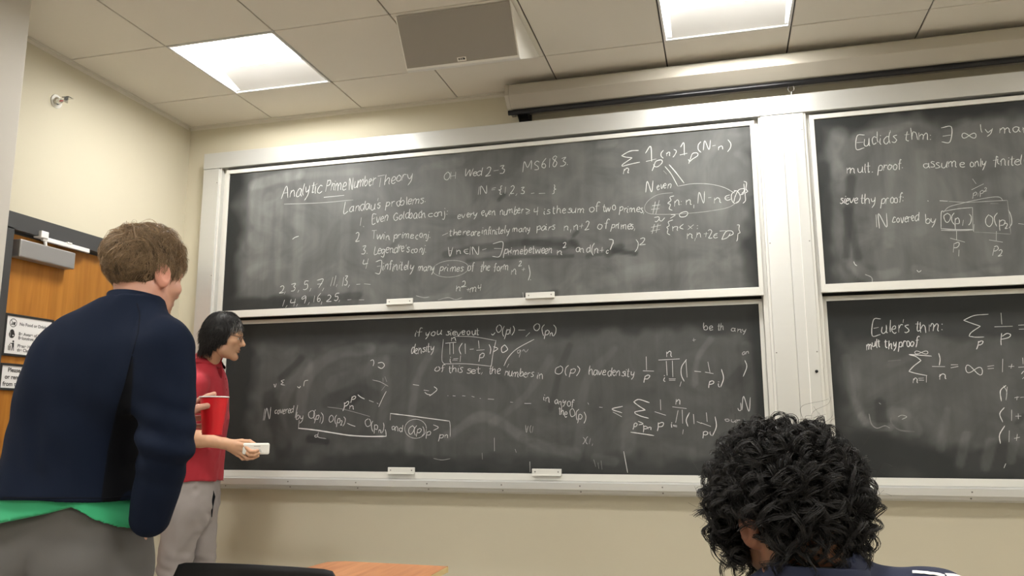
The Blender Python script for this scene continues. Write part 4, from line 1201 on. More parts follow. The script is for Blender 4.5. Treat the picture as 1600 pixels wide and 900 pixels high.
('?',3.7248,2.5169,3.7812,2.5146,0.0715,0.0037,0.9),
('l',3.8983,2.539,3.9206,2.54,0.0419,0.0033,0.8),
('y',3.9225,2.5301,3.9642,2.5324,0.0386,0.0033,0.8),
('many',3.9884,2.5268,4.151,2.5202,0.0448,0.0034,0.85),
('mult.',3.2952,2.3844,3.4166,2.3839,0.0463,0.0035,0.85),
('proof.',3.437,2.3821,3.5543,2.3949,0.0458,0.0035,0.85),
('assume',3.6427,2.3872,3.8219,2.3715,0.0485,0.0034,0.85),
('only',3.8467,2.3693,3.9214,2.3692,0.0446,0.0034,0.85),
('finitely',3.9462,2.3702,4.1002,2.3629,0.0507,0.0033,0.85),
('sieve',3.2491,2.2326,3.3347,2.2294,0.0458,0.0035,0.85),
('thy',3.3433,2.2255,3.4193,2.2231,0.0455,0.0034,0.85),
('proof:',3.4364,2.2185,3.5433,2.2202,0.0452,0.0034,0.85),
('_',3.4046,2.1043,3.4624,2.1036,0.0706,0.0034,0.85),
('covered',3.4837,2.1182,3.6039,2.1227,0.0447,0.0034,0.85),
('by',3.6254,2.1085,3.6782,2.1017,0.0443,0.0033,0.85),
('O',3.7066,2.1061,3.7398,2.1038,0.0472,0.0033,0.85),
('(p',3.742,2.0973,3.7861,2.0943,0.0502,0.0033,0.85),
('1',3.788,2.0847,3.799,2.084,0.0281,0.0032,0.8),
(')',3.8138,2.0955,3.8302,2.0944,0.05,0.0032,0.8),
('O',3.8804,2.0753,3.9209,2.0726,0.0559,0.0033,0.8),
('(p',3.9212,2.0757,3.9695,2.0724,0.0495,0.0033,0.8),
('2',3.9683,2.0601,3.9844,2.059,0.0277,0.0031,0.8),
(')',3.9826,2.0684,4.0039,2.067,0.0616,0.0031,0.8),
('p',3.8448,2.2258,3.8673,2.2304,0.0283,0.0028,0.6),
('1',3.864,2.2244,3.8722,2.2237,0.0189,0.0028,0.6),
('p',3.8755,2.2298,3.8982,2.2375,0.0283,0.0028,0.6),
('2',3.8963,2.2472,3.9132,2.2521,0.0189,0.0028,0.6),
('P',3.7328,1.9598,3.7663,1.9641,0.0435,0.0031,0.8),
('1',3.7586,1.9396,3.7723,1.9388,0.0309,0.0031,0.8),
('P',3.9025,1.9344,3.9296,1.9359,0.0429,0.0031,0.8),
('2',3.9234,1.927,3.945,1.9289,0.0275,0.0031,0.8)],[
([(3.8584,2.5299),(3.8681,2.5208),(3.8769,2.5156),(3.8838,2.5165),(3.888,2.5227),(3.8888,2.5314),(3.8857,2.5383),(3.879,2.5403),(3.8694,2.5368),(3.8582,2.5297),(3.847,2.5227),(3.8375,2.5194),(3.8309,2.5218),(3.8279,2.5289),(3.8288,2.5375),(3.8332,2.5436),(3.8403,2.5442),(3.8492,2.5387),(3.8589,2.5294)],0.0034,0.9),
([(3.854,2.3126),(3.8671,2.2867)],0.0028,0.7),
([(3.8448,2.2588),(3.8994,2.2841)],0.0028,0.8),
([(3.6965,2.0755),(3.7042,2.1558),(3.7153,2.1629)],0.003,0.8),
([(3.7108,2.1612),(3.7809,2.1699),(3.8411,2.1714)],0.0028,0.75),
([(3.8411,2.1714),(3.8333,2.0664)],0.003,0.8),
([(3.6966,2.0774),(3.7632,2.0681),(3.8331,2.0644)],0.003,0.85),
([(3.696,2.0696),(3.7714,2.0627),(3.8354,2.0614)],0.0028,0.8),
([(3.8405,2.0892),(3.8347,2.0536)],0.003,0.8),
([(3.712,2.1552),(3.7385,2.181),(3.7828,2.1925),(3.8528,2.2059),(3.9219,2.2153),(3.9598,2.2134),(3.9726,2.1967)],0.0025,0.65),
([(3.7023,2.2154),(3.7368,2.2108)],0.0039,0.95),
([(3.741,2.2095),(3.8179,2.1987),(3.9202,2.1968),(3.9918,2.1953)],0.0025,0.6),
([(3.9918,2.1953),(3.9925,2.1156),(3.9903,2.0328)],0.0022,0.45),
([(3.8371,2.0515),(3.9141,2.0416),(3.9901,2.0309)],0.0022,0.4),
([(3.9191,2.1852),(3.9527,2.1826)],0.0022,0.5),
([(3.7626,2.0613),(3.7587,2.0167)],0.003,0.8),
([(3.7322,2.0281),(3.7936,2.0048)],0.0033,0.85),
([(3.9317,2.0501),(3.9265,2.0042)],0.003,0.8),
([(3.8967,2.009),(3.9533,1.9948)],0.0033,0.85),
([(4.0265,2.0794),(4.0502,2.0749)],0.0031,0.8),
([(3.6501,2.2194),(3.6525,2.2172)],0.0034,0.8),
([(3.574,1.8814),(3.5819,1.8712),(3.5938,1.8784)],0.0033,0.75),
([(3.5533,1.8203),(3.5563,1.8143)],0.0044,0.8),
([(3.296,1.9389),(3.3012,1.9237),(3.3098,1.9162)],0.0034,0.8),
([(3.3427,1.8719),(3.3703,1.8558),(3.3711,1.8311),(3.3527,1.8242)],0.0033,0.5)]),
'LR': ([
('E',3.3588,1.5771,3.4053,1.5819,0.072,0.0033,0.85),
("uler's",3.4055,1.585,3.5344,1.5901,0.0624,0.0033,0.85),
('thm:',3.5513,1.5896,3.6804,1.5915,0.0588,0.0033,0.85),
('p',3.814,1.5171,3.8444,1.5223,0.0363,0.0035,0.9),
('p',3.919,1.5412,3.9732,1.5486,0.0481,0.0034,0.9),
('mult',3.328,1.5122,3.3978,1.5197,0.0437,0.0038,0.95),
('thy',3.4147,1.5161,3.4691,1.5177,0.0434,0.0038,0.95),
('proof',3.4747,1.5175,3.563,1.5243,0.0433,0.0038,0.95),
('n=1',3.5208,1.3506,3.593,1.3464,0.0365,0.0035,0.9),
('n',3.633,1.3608,3.6745,1.3631,0.0453,0.0037,0.95),
('=',3.6824,1.3901,3.7292,1.3922,0.0604,0.0037,0.95),
('=',3.8461,1.3958,3.8866,1.398,0.0478,0.0034,0.95),
('1',3.9042,1.3857,3.9177,1.3884,0.0624,0.0037,0.95),
('+',3.9292,1.3971,3.964,1.3994,0.0475,0.0034,0.95),
('1',3.9135,1.2612,3.9241,1.2611,0.0588,0.0034,0.95),
('+',3.9473,1.255,3.9738,1.2576,0.0381,0.0031,0.9),
('1',3.9171,1.1616,3.9332,1.1644,0.0466,0.0033,0.95),
('+',3.9408,1.1615,3.9725,1.1642,0.0466,0.0031,0.9),
('1',3.9026,1.0658,3.916,1.0687,0.0521,0.0033,0.95),
('+',3.9262,1.0658,3.9581,1.0716,0.052,0.0031,0.9)],[
([(3.8801,1.6638),(3.8204,1.6604),(3.7716,1.6393)],0.0032,0.85),
([(3.7716,1.6393),(3.8043,1.6238),(3.8411,1.6082)],0.0032,0.85),
([(3.8411,1.6082),(3.8005,1.5811),(3.7877,1.5626)],0.0032,0.85),
([(3.7877,1.5626),(3.8153,1.557),(3.8516,1.5568)],0.0032,0.85),
([(3.9336,1.6684),(3.9318,1.6145)],0.0035,0.9),
([(3.8997,1.6034),(3.9766,1.6035)],0.0035,0.9),
([(4.0003,1.6074),(4.0499,1.6085)],0.0034,0.9),
([(4.0009,1.5886),(4.048,1.5889)],0.0034,0.9),
([(3.6194,1.4724),(3.5634,1.4786),(3.52,1.4826)],0.0038,0.95),
([(3.5217,1.4816),(3.5498,1.4722),(3.5717,1.4526)],0.0038,0.95),
([(3.5717,1.4526),(3.5374,1.4268),(3.5135,1.4016)],0.0038,0.95),
([(3.5135,1.4016),(3.5475,1.3904),(3.5918,1.3801)],0.0038,0.95),
([(3.5757,1.4907),(3.5852,1.4858),(3.5936,1.4832),(3.6001,1.4839),(3.6038,1.4875),(3.6041,1.4924),(3.601,1.4962),(3.5946,1.4972),(3.5857,1.4949),(3.5755,1.4906),(3.5653,1.4862),(3.5565,1.4841),(3.5502,1.4852),(3.5472,1.4891),(3.5477,1.494),(3.5516,1.4976),(3.5582,1.4982),(3.5667,1.4953),(3.5762,1.4904)],0.003,0.85),
([(3.6508,1.4858),(3.6544,1.4573),(3.6484,1.4271)],0.0035,0.95),
([(3.617,1.4231),(3.6728,1.4209)],0.0037,0.95),
([(3.7953,1.4024),(3.8061,1.3882),(3.816,1.3797),(3.8239,1.38),(3.8288,1.3884),(3.8298,1.4005),(3.8265,1.4107),(3.8189,1.4145),(3.8079,1.4108),(3.7949,1.4021),(3.782,1.3936),(3.7711,1.3902),(3.7636,1.3943),(3.7605,1.4048),(3.7617,1.4169),(3.7668,1.4251),(3.7749,1.4249),(3.7849,1.416),(3.7958,1.4016)],0.0032,0.9),
([(3.981,1.4114),(4.0304,1.4131)],0.0037,0.95),
([(4.0034,1.4553),(4.0021,1.4257)],0.0034,0.9),
([(3.9902,1.3799),(4.0039,1.3934),(4.0148,1.3794),(3.9921,1.3569)],0.0031,0.8),
([(3.9219,1.3286),(3.8963,1.3033),(3.8959,1.2555)],0.0036,0.95),
([(3.911,1.3279),(3.9222,1.2983),(3.9152,1.2599)],0.0026,0.7),
([(3.9055,1.2271),(3.8838,1.1981),(3.8925,1.1598)],0.0036,0.95),
([(3.8991,1.1434),(3.8739,1.1027),(3.8733,1.0621)],0.0038,1),
([(3.8868,0.9725),(3.8776,0.9527)],0.0035,0.9),
([(3.9755,1.272),(3.9962,1.2745)],0.003,0.8),
([(3.4485,1.1871),(3.4665,1.1945),(3.4876,1.1868),(3.4649,1.1748)],0.0029,0.6),
([(3.3701,1.2537),(3.3784,1.247)],0.0027,0.6),
([(3.3219,1.202),(3.3291,1.1548),(3.3523,1.134),(3.3883,1.1452),(3.4094,1.1339)],0.0043,0.35),
([(3.4277,1.2013),(3.416,1.1638),(3.4481,1.1263),(3.5166,1.1169)],0.0066,0.2),
([(3.425,1.4532),(3.4828,1.4567)],0.0033,0.3)]),
}
# chalk dust left on each board: soft-edged rubbed areas, then smears (+) and wiped tracks (-); LL also holds a painted shadow band
DUST_AND_SHADE = {
'UL': ([(-0.1206,1.8238,2.8028,2.7169,0.3,0.1),(0.6331,1.7653,2.7998,2.6509,0.33,0.08)],
 [([(-0.0407,2.5561),(-0.0309,2.0803)],0.0647,0.14),
([(0.0491,2.5089),(0.0402,2.0378)],0.0401,0.1),
([(0.2624,2.5321),(0.2538,1.9887)],0.0397,0.08),
([(0.1208,2.5433),(0.136,1.9945)],0.0321,0.08),
([(0.5584,2.4309),(0.5553,1.9364)],0.0388,0.06),
([(-0.0651,2.5984),(0.0862,2.6262),(0.2573,2.6438)],0.0366,0.16),
([(0.2578,2.6318),(0.6338,2.6273)],0.028,0.08),
([(1.0346,2.6157),(1.2666,2.6332)],0.0269,0.07),
([(2.0711,2.6589),(2.1408,2.6631)],0.0327,0.1),
([(2.7696,2.5398),(2.8156,2.501),(2.8289,2.3286)],0.0276,0.1),
([(2.3044,2.4054),(2.3144,2.195)],0.0633,0.05),
([(2.6686,2.4448),(2.6675,2.0696)],0.0414,0.05),
([(0.9708,1.844),(1.1979,1.8629)],0.0218,0.1),
([(1.9162,1.8549),(2.2565,1.9409),(2.7414,1.9651)],0.0482,0.07),
([(1.8116,1.8078),(2.797,1.8306)],0.0311,0.05),
([(1.1804,2.0958),(1.4192,2.1253),(1.6737,2.1312),(1.8156,2.1083),(1.9138,2.1163)],0.0293,-0.55),
([(1.6378,2.1335),(1.851,2.1273)],0.0286,-0.45),
([(1.3084,2.0521),(1.5653,2.0591),(1.9022,2.0468)],0.0145,-0.5),
([(1.8965,2.1245),(1.9273,2.0944)],0.0211,-0.6),
([(2.0914,2.0497),(2.16,2.0803)],0.0277,-0.6),
([(2.1257,2.0616),(2.2329,2.0414)],0.0207,-0.75),
([(1.9817,2.0422),(2.0574,2.0517)],0.0139,-0.5),
([(1.1945,2.1904),(1.2887,2.199)],0.0147,-0.4),
([(1.9075,2.1591),(1.9288,2.1789)],0.0141,-0.6),
([(1.4929,2.3903),(1.5225,2.4174)],0.0147,-0.6),
([(1.6359,1.8328),(1.8052,1.8496)],0.028,-0.55),
([(-0.173,1.8545),(0.1679,1.8633)],0.0619,-0.85),
([(-0.2915,2.6578),(-0.2104,1.8948)],0.0743,-0.8),
([(0.1258,1.8651),(0.657,1.887)],0.0267,-0.5),
([(2.3367,2.3676),(2.3399,2.2626)],0.0175,0.06)]),
'LL': ([(-0.0367,0.9707,2.7908,1.6157,0.155,0.09),(1.1777,1.0387,2.764,1.6282,0.175,0.06),(-0.0376,0.9094,2.8116,1.7807,0.05,0.05)],  # dust stops short of the top: dark band painted as the upper board's shadow
 [([(0.2844,1.2476),(0.3172,1.4309),(0.4755,1.5569),(0.715,1.5873)],0.0439,0.1),
([(0.1697,1.066),(0.1776,1.3222),(0.314,1.5051)],0.0435,0.07),
([(0.4817,1.3913),(0.7958,1.5124)],0.0512,0.06),
([(0.1511,1.434),(0.2709,1.5434)],0.0299,-0.5),
([(0.4456,1.2826),(0.6429,1.3525),(0.7619,1.315)],0.0436,-0.35),
([(0.5857,1.2811),(0.6438,1.3237)],0.0288,-0.7),
([(0.1715,1.0298),(0.073,1.3235)],0.0651,-0.5),
([(0.3488,1.0807),(0.454,1.0664)],0.0252,-0.8),
([(0.7685,1.0669),(0.8026,1.2433),(0.8149,1.5301)],0.0351,0.06),
([(0.9603,1.0325),(0.9917,1.383),(1.1025,1.5946)],0.0312,0.07),
([(1.1832,1.1018),(1.4017,1.204),(1.6499,1.0682),(1.8897,1.0029)],0.0344,0.1),
([(1.4378,1.1697),(1.6164,1.3044),(1.7592,1.507)],0.0272,0.06),
([(1.756,1.2353),(1.8107,1.4374),(1.8649,1.5728)],0.0235,-0.4),
([(1.9072,1.0358),(1.9473,1.3673),(2.1041,1.5491)],0.0295,0.06),
([(2.1571,1.0366),(2.179,1.2317)],0.0387,0.06),
([(2.5078,1.3581),(2.5291,1.4881),(2.5971,1.5847)],0.0195,0.1),
([(2.6811,1.3553),(2.7464,1.4183)],0.0321,-0.35),
([(2.7685,1.547),(2.7883,1.0388)],0.0292,0.06),
([(2.8373,1.675),(2.8153,0.9771)],0.0261,-0.7),
([(0.9623,0.929),(1.0366,0.964)],0.0412,-0.7),
([(0.5775,0.943),(0.8861,0.956),(1.1849,0.9379)],0.0562,-0.5),
([(1.9903,0.9872),(2.0894,0.9653)],0.0292,0.08),
([(2.3516,1.0373),(2.4776,1.0061)],0.0383,0.05)]),
'UR': ([(3.2206,1.8426,4.132,2.6167,0.26,0.1),(3.3625,1.7977,4.1274,2.6193,0.29,0.07)],
 [([(3.2706,2.5947),(3.2338,2.4969),(3.257,2.3943)],0.0471,0.12),
([(3.3589,2.5691),(3.4791,2.5908),(3.5976,2.6121)],0.0301,0.12),
([(3.2593,2.4275),(3.214,2.199),(3.2722,1.9677)],0.0465,0.08),
([(3.3141,2.3562),(3.2635,1.9682)],0.0263,-0.6),
([(3.2879,2.1936),(3.3159,1.9652)],0.0293,-0.5),
([(3.4943,2.4068),(3.4589,2.0206)],0.0294,0.08),
([(3.6429,2.4591),(3.6113,2.0744)],0.0325,0.06),
([(3.2835,1.919),(3.3664,1.8605),(3.4821,1.8766)],0.0318,0.12),
([(3.5678,1.8878),(3.7034,1.8434),(3.9226,1.8627)],0.0249,0.1),
([(3.9071,2.2748),(3.9022,1.9313)],0.0378,0.07),
([(3.1843,2.4341),(3.1609,1.8454)],0.0468,-0.7),
([(3.767,2.5783),(3.8537,2.6022)],0.0228,0.08)]),
'LR': ([(3.2303,1.1006,3.7088,1.5338,0.17,0.1),(3.5823,1.0291,4.0957,1.5546,0.2,0.07),(3.3906,0.9157,4.0839,1.6546,0.05,0.05)],
 [([(3.3023,1.438),(3.4243,1.3431),(3.5499,1.1603)],0.1491,0.045),
([(3.2723,1.4231),(3.2725,1.2225)],0.0373,0.05),
([(3.2377,1.4708),(3.2502,1.315),(3.2968,1.1614)],0.025,0.08),
([(3.2847,1.1919),(3.3242,1.1461),(3.4085,1.1368)],0.0213,0.16),
([(3.4279,1.2061),(3.4688,1.1907),(3.5193,1.1246)],0.0363,0.1),
([(3.3748,1.2521),(3.3764,1.1611)],0.0304,-0.5),
([(3.2043,1.0705),(3.5352,0.9823),(3.6135,0.9391)],0.097,-0.8),
([(3.6223,1.0417),(3.6648,1.2192)],0.0235,0.08),
([(3.6971,0.969),(3.7357,1.1006)],0.0233,0.1),
([(3.8025,0.9554),(3.8345,1.0714)],0.026,0.1),
([(3.9105,0.9851),(3.932,1.0716)],0.023,0.08),
([(3.4314,1.4351),(3.5186,1.4639)],0.0246,0.06),
([(3.9536,1.1585),(3.9826,1.1874)],0.0174,-0.5)]),
}


GLYPH = {
'a':(6,"5,5 3,6 1,4.5 .8,2 2,0 4,1 5,4.5|5.2,5.5 5,2 6,0"),'b':(5.5,"1,10 .8,5 1,0|1,3 3,6 5,4 4.5,1 2.5,-.2 1,1"),'c':(5,"4.6,5 2.8,6 .9,4 1,1.5 2.5,0 4.8,1"),
'd':(6,"5,5 3,6 .8,4 1,1 2.8,0 5,2.5|5.4,10 5.1,4 5.4,0"),'e':(5,".8,3 4,3.6 4.2,5.4 2.6,6 1,4.2 1,1.5 2.6,0 4.8,1"),'f':(4,"4.4,9 3.2,10 2.2,8 2,3 1.8,-1|.2,5.6 4,6"),
'g':(6,"5,5 3,6 1,4.4 1.4,1.6 3,.8 5,3.6|5.3,5.8 5,0 4,-3.6 1,-3"),'h':(6,"1,10 .9,4 1,0|1,3 3,6 4.6,5 4.8,2 5.4,0"),'i':(2.4,"1,5.8 .9,2 1.6,0|1.2,8.2 1.3,8"),
'j':(3,"2,5.8 2,0 1,-3.8 -1,-3.2|2.2,8.2 2.3,8"),'k':(5,"1,10 1,0|4.4,6 1,2.6|2.2,3.4 4.8,0"),'l':(2.6,"1.2,10 .9,3 1.8,0"),'m':(9,"1,6 1,0|1,3.5 2.8,6 4,4.5 4,0|4,3.5 6,6 7.4,4.5 7.4,1 8.2,0"),
'n':(6,"1,6 1,0|1,3.4 3,6 4.6,4.6 4.7,1 5.5,0"),'o':(5.4,"2.8,6 .9,4.3 1,1.5 2.8,0 4.7,1.7 4.6,4.4 2.8,6"),'p':(6,"1.2,6.2 1,0 .6,-4.4|1.2,4.6 3.4,6.2 5.2,4.6 4.2,1.2 1.2,1"),
'q':(6,"5,5 3,6 1,4.2 1.6,1 4,1.2 5,4|5.2,6 5,-4"),'r':(4.4,"1,6 1,0|1,3.2 2.4,5.6 4.4,5.6"),'s':(4.6,"4.2,5.6 2.2,6 1.2,4.6 3.4,2.8 3.8,1 2,-.1 .4,.7"),'t':(4.4,"2,9.4 1.9,2 2.6,0 4,.6|.3,6 4.2,6.3"),
'u':(6,".8,6 1,1.6 2.4,0 4.4,1.6 5,5.8|5,6 5,1 5.8,0"),'v':(5.2,".6,6 2.4,0 4.8,6"),'w':(8,".6,6 2,0 3.8,5 5.4,0 7.4,6"),'x':(5.2,".6,5.8 4.6,0|4.6,6 .6,0"),'y':(5.6,".8,6 1.4,2.6 2.8,1.8 4.6,4|5,6 4,0 1.8,-4.2"),'z':(5,".8,6 4.4,6 .8,0 4.8,0"),
'A':(8,".4,0 3.2,10 6.8,0|1.6,3.6 6,3.8"),'E':(6,"5.4,9.6 1.4,10 1,0 5.6,.4|1.2,5.2 4.6,5.4"),'G':(7,"6,8.8 3.6,10 1,6.4 1.2,2 3.6,0 6.2,2 6,4.4 3.8,4.4"),'H':(7,"1.4,10 1,0|6.2,10 5.8,0|1.2,5 6,5.2"),
'L':(6,"1.6,10 1,0 5.8,1"),'M':(9,"1,-2 1.4,10 4.4,3 7.4,10 7.6,0"),'N':(7,"1,0 1.2,10 5.6,0 6,10"),'O':(7,"3.6,10 .9,6.6 1.2,2 3.6,0 6.2,3 6,7.6 3.6,10"),'P':(6,"1.4,10 1,0|1.4,9 4.6,10 5.4,7 3.6,5 1.3,5"),
'S':(6,"5.2,9 3,10 1.2,7.8 4.6,3.6 4,.6 1,.6"),'T':(7,".4,9.4 6.8,10|3.6,9.8 3.2,0"),'W':(9,".6,10 2.4,0 4.6,8 6.4,0 8.6,10"),'B':(6,"1.4,10 1,0|1.4,9.6 4.4,9.2 4,5.8 1.4,5.2 5,3.4 4.4,.4 1,0"),'D':(7,"1.4,10 1.2,0 4.8,1.4 5.8,5.6 3.8,9.4 .8,10"),
'0':(6,"3,10 1,7 1.2,2 3,0 5,3 4.8,7.8 3,10"),'1':(3,"1.8,10 1.4,0"),'2':(6,".8,8.4 3,10 4.6,7.6 3,3 .8,0 5.4,.4"),'3':(6,"1,9.4 4.4,9.8 2.4,6 4.6,4 3.6,.6 .8,.6"),'4':(6,"1.2,9.4 .9,4.6 5.2,4.8|4.6,10 4,-1"),
'5':(6,"5,9.8 1.8,9.6 1.4,5.6 4,5.6 4.6,2.4 2.6,0 .8,.8"),'6':(6,"4.2,10 1.6,6 1.4,1.6 3.2,0 4.8,2 3.6,4.4 1.5,3"),'7':(6,".8,9.6 5.2,10 2.8,0|1.6,5 4.8,5.4"),'8':(6,"4.6,8.6 2.8,10 1.4,7.6 4.4,3.4 3.2,0 1.2,2 4.6,8.6"),'9':(6,"4.8,7.4 3,10 1.2,8 1.6,5.4 4.6,7.4 3.8,0"),
'.':(2,"1,.3 1.2,.1"),',':(2.4,"1.6,.8 .8,-2.4"),':':(2.6,"1.2,5.2 1.3,5|1.2,1.2 1.3,1"),"'":(2,"1.2,10.4 .9,8"),'-':(6,"1,4.4 5,4.6"),'=':(6.6,"1,5.6 5.6,5.8|1,3 5.6,3.2"),'+':(6.4,"1,4.2 5.6,4.4|3.4,7 3.2,1.6"),
'(':(3.6,"3.2,10.6 1.2,7 1.2,2 3,-1.6"),')':(3.6,".8,10.6 2.8,7 2.6,2 .6,-1.6"),'{':(4.4,"4,10.8 2.4,9.8 2.6,6.4 1,5 2.6,3.6 2.2,0 3.8,-1.4"),'}':(4.4,".8,10.8 2.4,9.8 2.2,6.4 3.8,5 2.2,3.6 2.4,0 .8,-1.4"),'#':(8,"3.4,9.6 1.8,-.6|6,9.6 4.4,-.6|.8,6.6 7.4,7|.4,2.8 7,3.2"),
'>':(6,".8,7 5.2,4.6 1,2"),'<':(6,"5.2,7.4 .8,4.4 5.2,1.6"),'~':(6,"5.2,8.4 .8,5.4 5.2,3|1,2.8 5.4,-.2"),'@':(6,"5,7 1.4,6 1,3 3,1 5.2,1.4|1.2,4 4.6,4.2"),'!':(8,"1,10 3.4,0 5.6,10|2,6 4.6,6.2"),'?':(6,".6,9.6 5.2,10 5,0 .8,0|1.2,5 5,5.2"),
'%':(10,"2.6,7 .8,5 2.4,3 5,5 7.6,7 9.2,5 7.6,3 5,5 2.6,7"),'_':(7,".4,0 .4,10|2,0 2,10 6,0 6,10"),' ':(3.5,"")}

def smooth_line(p, n=5):
    p = np.array(p, float)
    if len(p) < 3: return p
    q = np.vstack([2*p[0]-p[1], p, 2*p[-1]-p[-2]])
    out = []
    for i in range(1, len(q)-2):
        for t in np.linspace(0, 1, n, endpoint=False):
            a, b_, c, d = q[i-1:i+3]
            out.append(0.5*((2*b_)+(-a+c)*t+(2*a-5*b_+4*c-d)*t*t+(-a+3*b_-3*c+d)*t**3))
    out.append(p[-1])
    return np.array(out)

def text_strokes(txt, x0, z0, x1, z1, h):
    """handwritten strokes of a word whose baseline runs from (x0,z0) to (x1,z1) on the board"""
    adv = sum(GLYPH[c][0] for c in txt)
    L = math.hypot(x1-x0, z1-z0)
    ux, uz = (x1-x0)/L, (z1-z0)/L
    sx = L/adv; sz = h/10
    out = []; cx = 0
    for c in txt:
        a, d = GLYPH[c]
        ja, jb = RNG.normal(0, .4), RNG.normal(0, .55)
        sl = RNG.normal(0.10, 0.05)
        for st in d.split('|'):
            if not st: continue
            p = np.array([[float(q) for q in w_.split(',')] for w_ in st.split()])
            p = p*[1, RNG.normal(1, .07)]+RNG.normal(0, .24, p.shape)
            px = (cx+p[:, 0]+ja+sl*p[:, 1]*sz/sx)*sx; pz = (p[:, 1]+jb)*sz
            q = np.stack([x0+ux*px, z0+uz*px+pz], 1)
            out.append(smooth_line(q))
        cx += a
    return out

def ribbon_mesh(lines, y):
    """chalk lines as thin flat deposits lying on the slate; line: (points, width, tone)"""
    V, Fq, Cc = [], [], []
    for p, wd, tone in lines:
        m = len(p)
        if m < 2: continue
        ln = np.linalg.norm(p[-1]-p[0])
        if m == 2 and ln < wd*1.3:
            c_ = p.mean(0); dd_ = (p[1]-p[0])/(ln+1e-9); p = np.array([c_-dd_*wd*.65, c_, c_+dd_*wd*.65]); m = 3
        d = np.gradient(p, axis=0); d /= np.linalg.norm(d, axis=1, keepdims=True)+1e-9
        nn = np.stack([-d[:, 1], d[:, 0]], 1)
        wv = wd*(0.85+0.3*RNG.random(m)); wv[0] *= .6; wv[-1] *= .5
        a = p+nn*wv[:, None]/2; b_ = p-nn*wv[:, None]/2
        k = len(V)
        yy = y-0.0007-0.0004*RNG.random()
        tn = tone*(0.85+0.25*RNG.random(m))
        for i in range(m):
            V.append((a[i, 0], yy, a[i, 1])); V.append((b_[i, 0], yy, b_[i, 1]))
            Cc.append((tn[i]*.60, tn[i]*.60, tn[i]*.59)); Cc.append((tn[i]*.60, tn[i]*.60, tn[i]*.59))
        for i in range(m-1):
            Fq.append((k+2*i, k+2*i+1, k+2*i+3, k+2*i+2))
    return np_mesh('chalk_writing', np.array(V), np.array(Fq), np.clip(np.array(Cc), 0, 1))

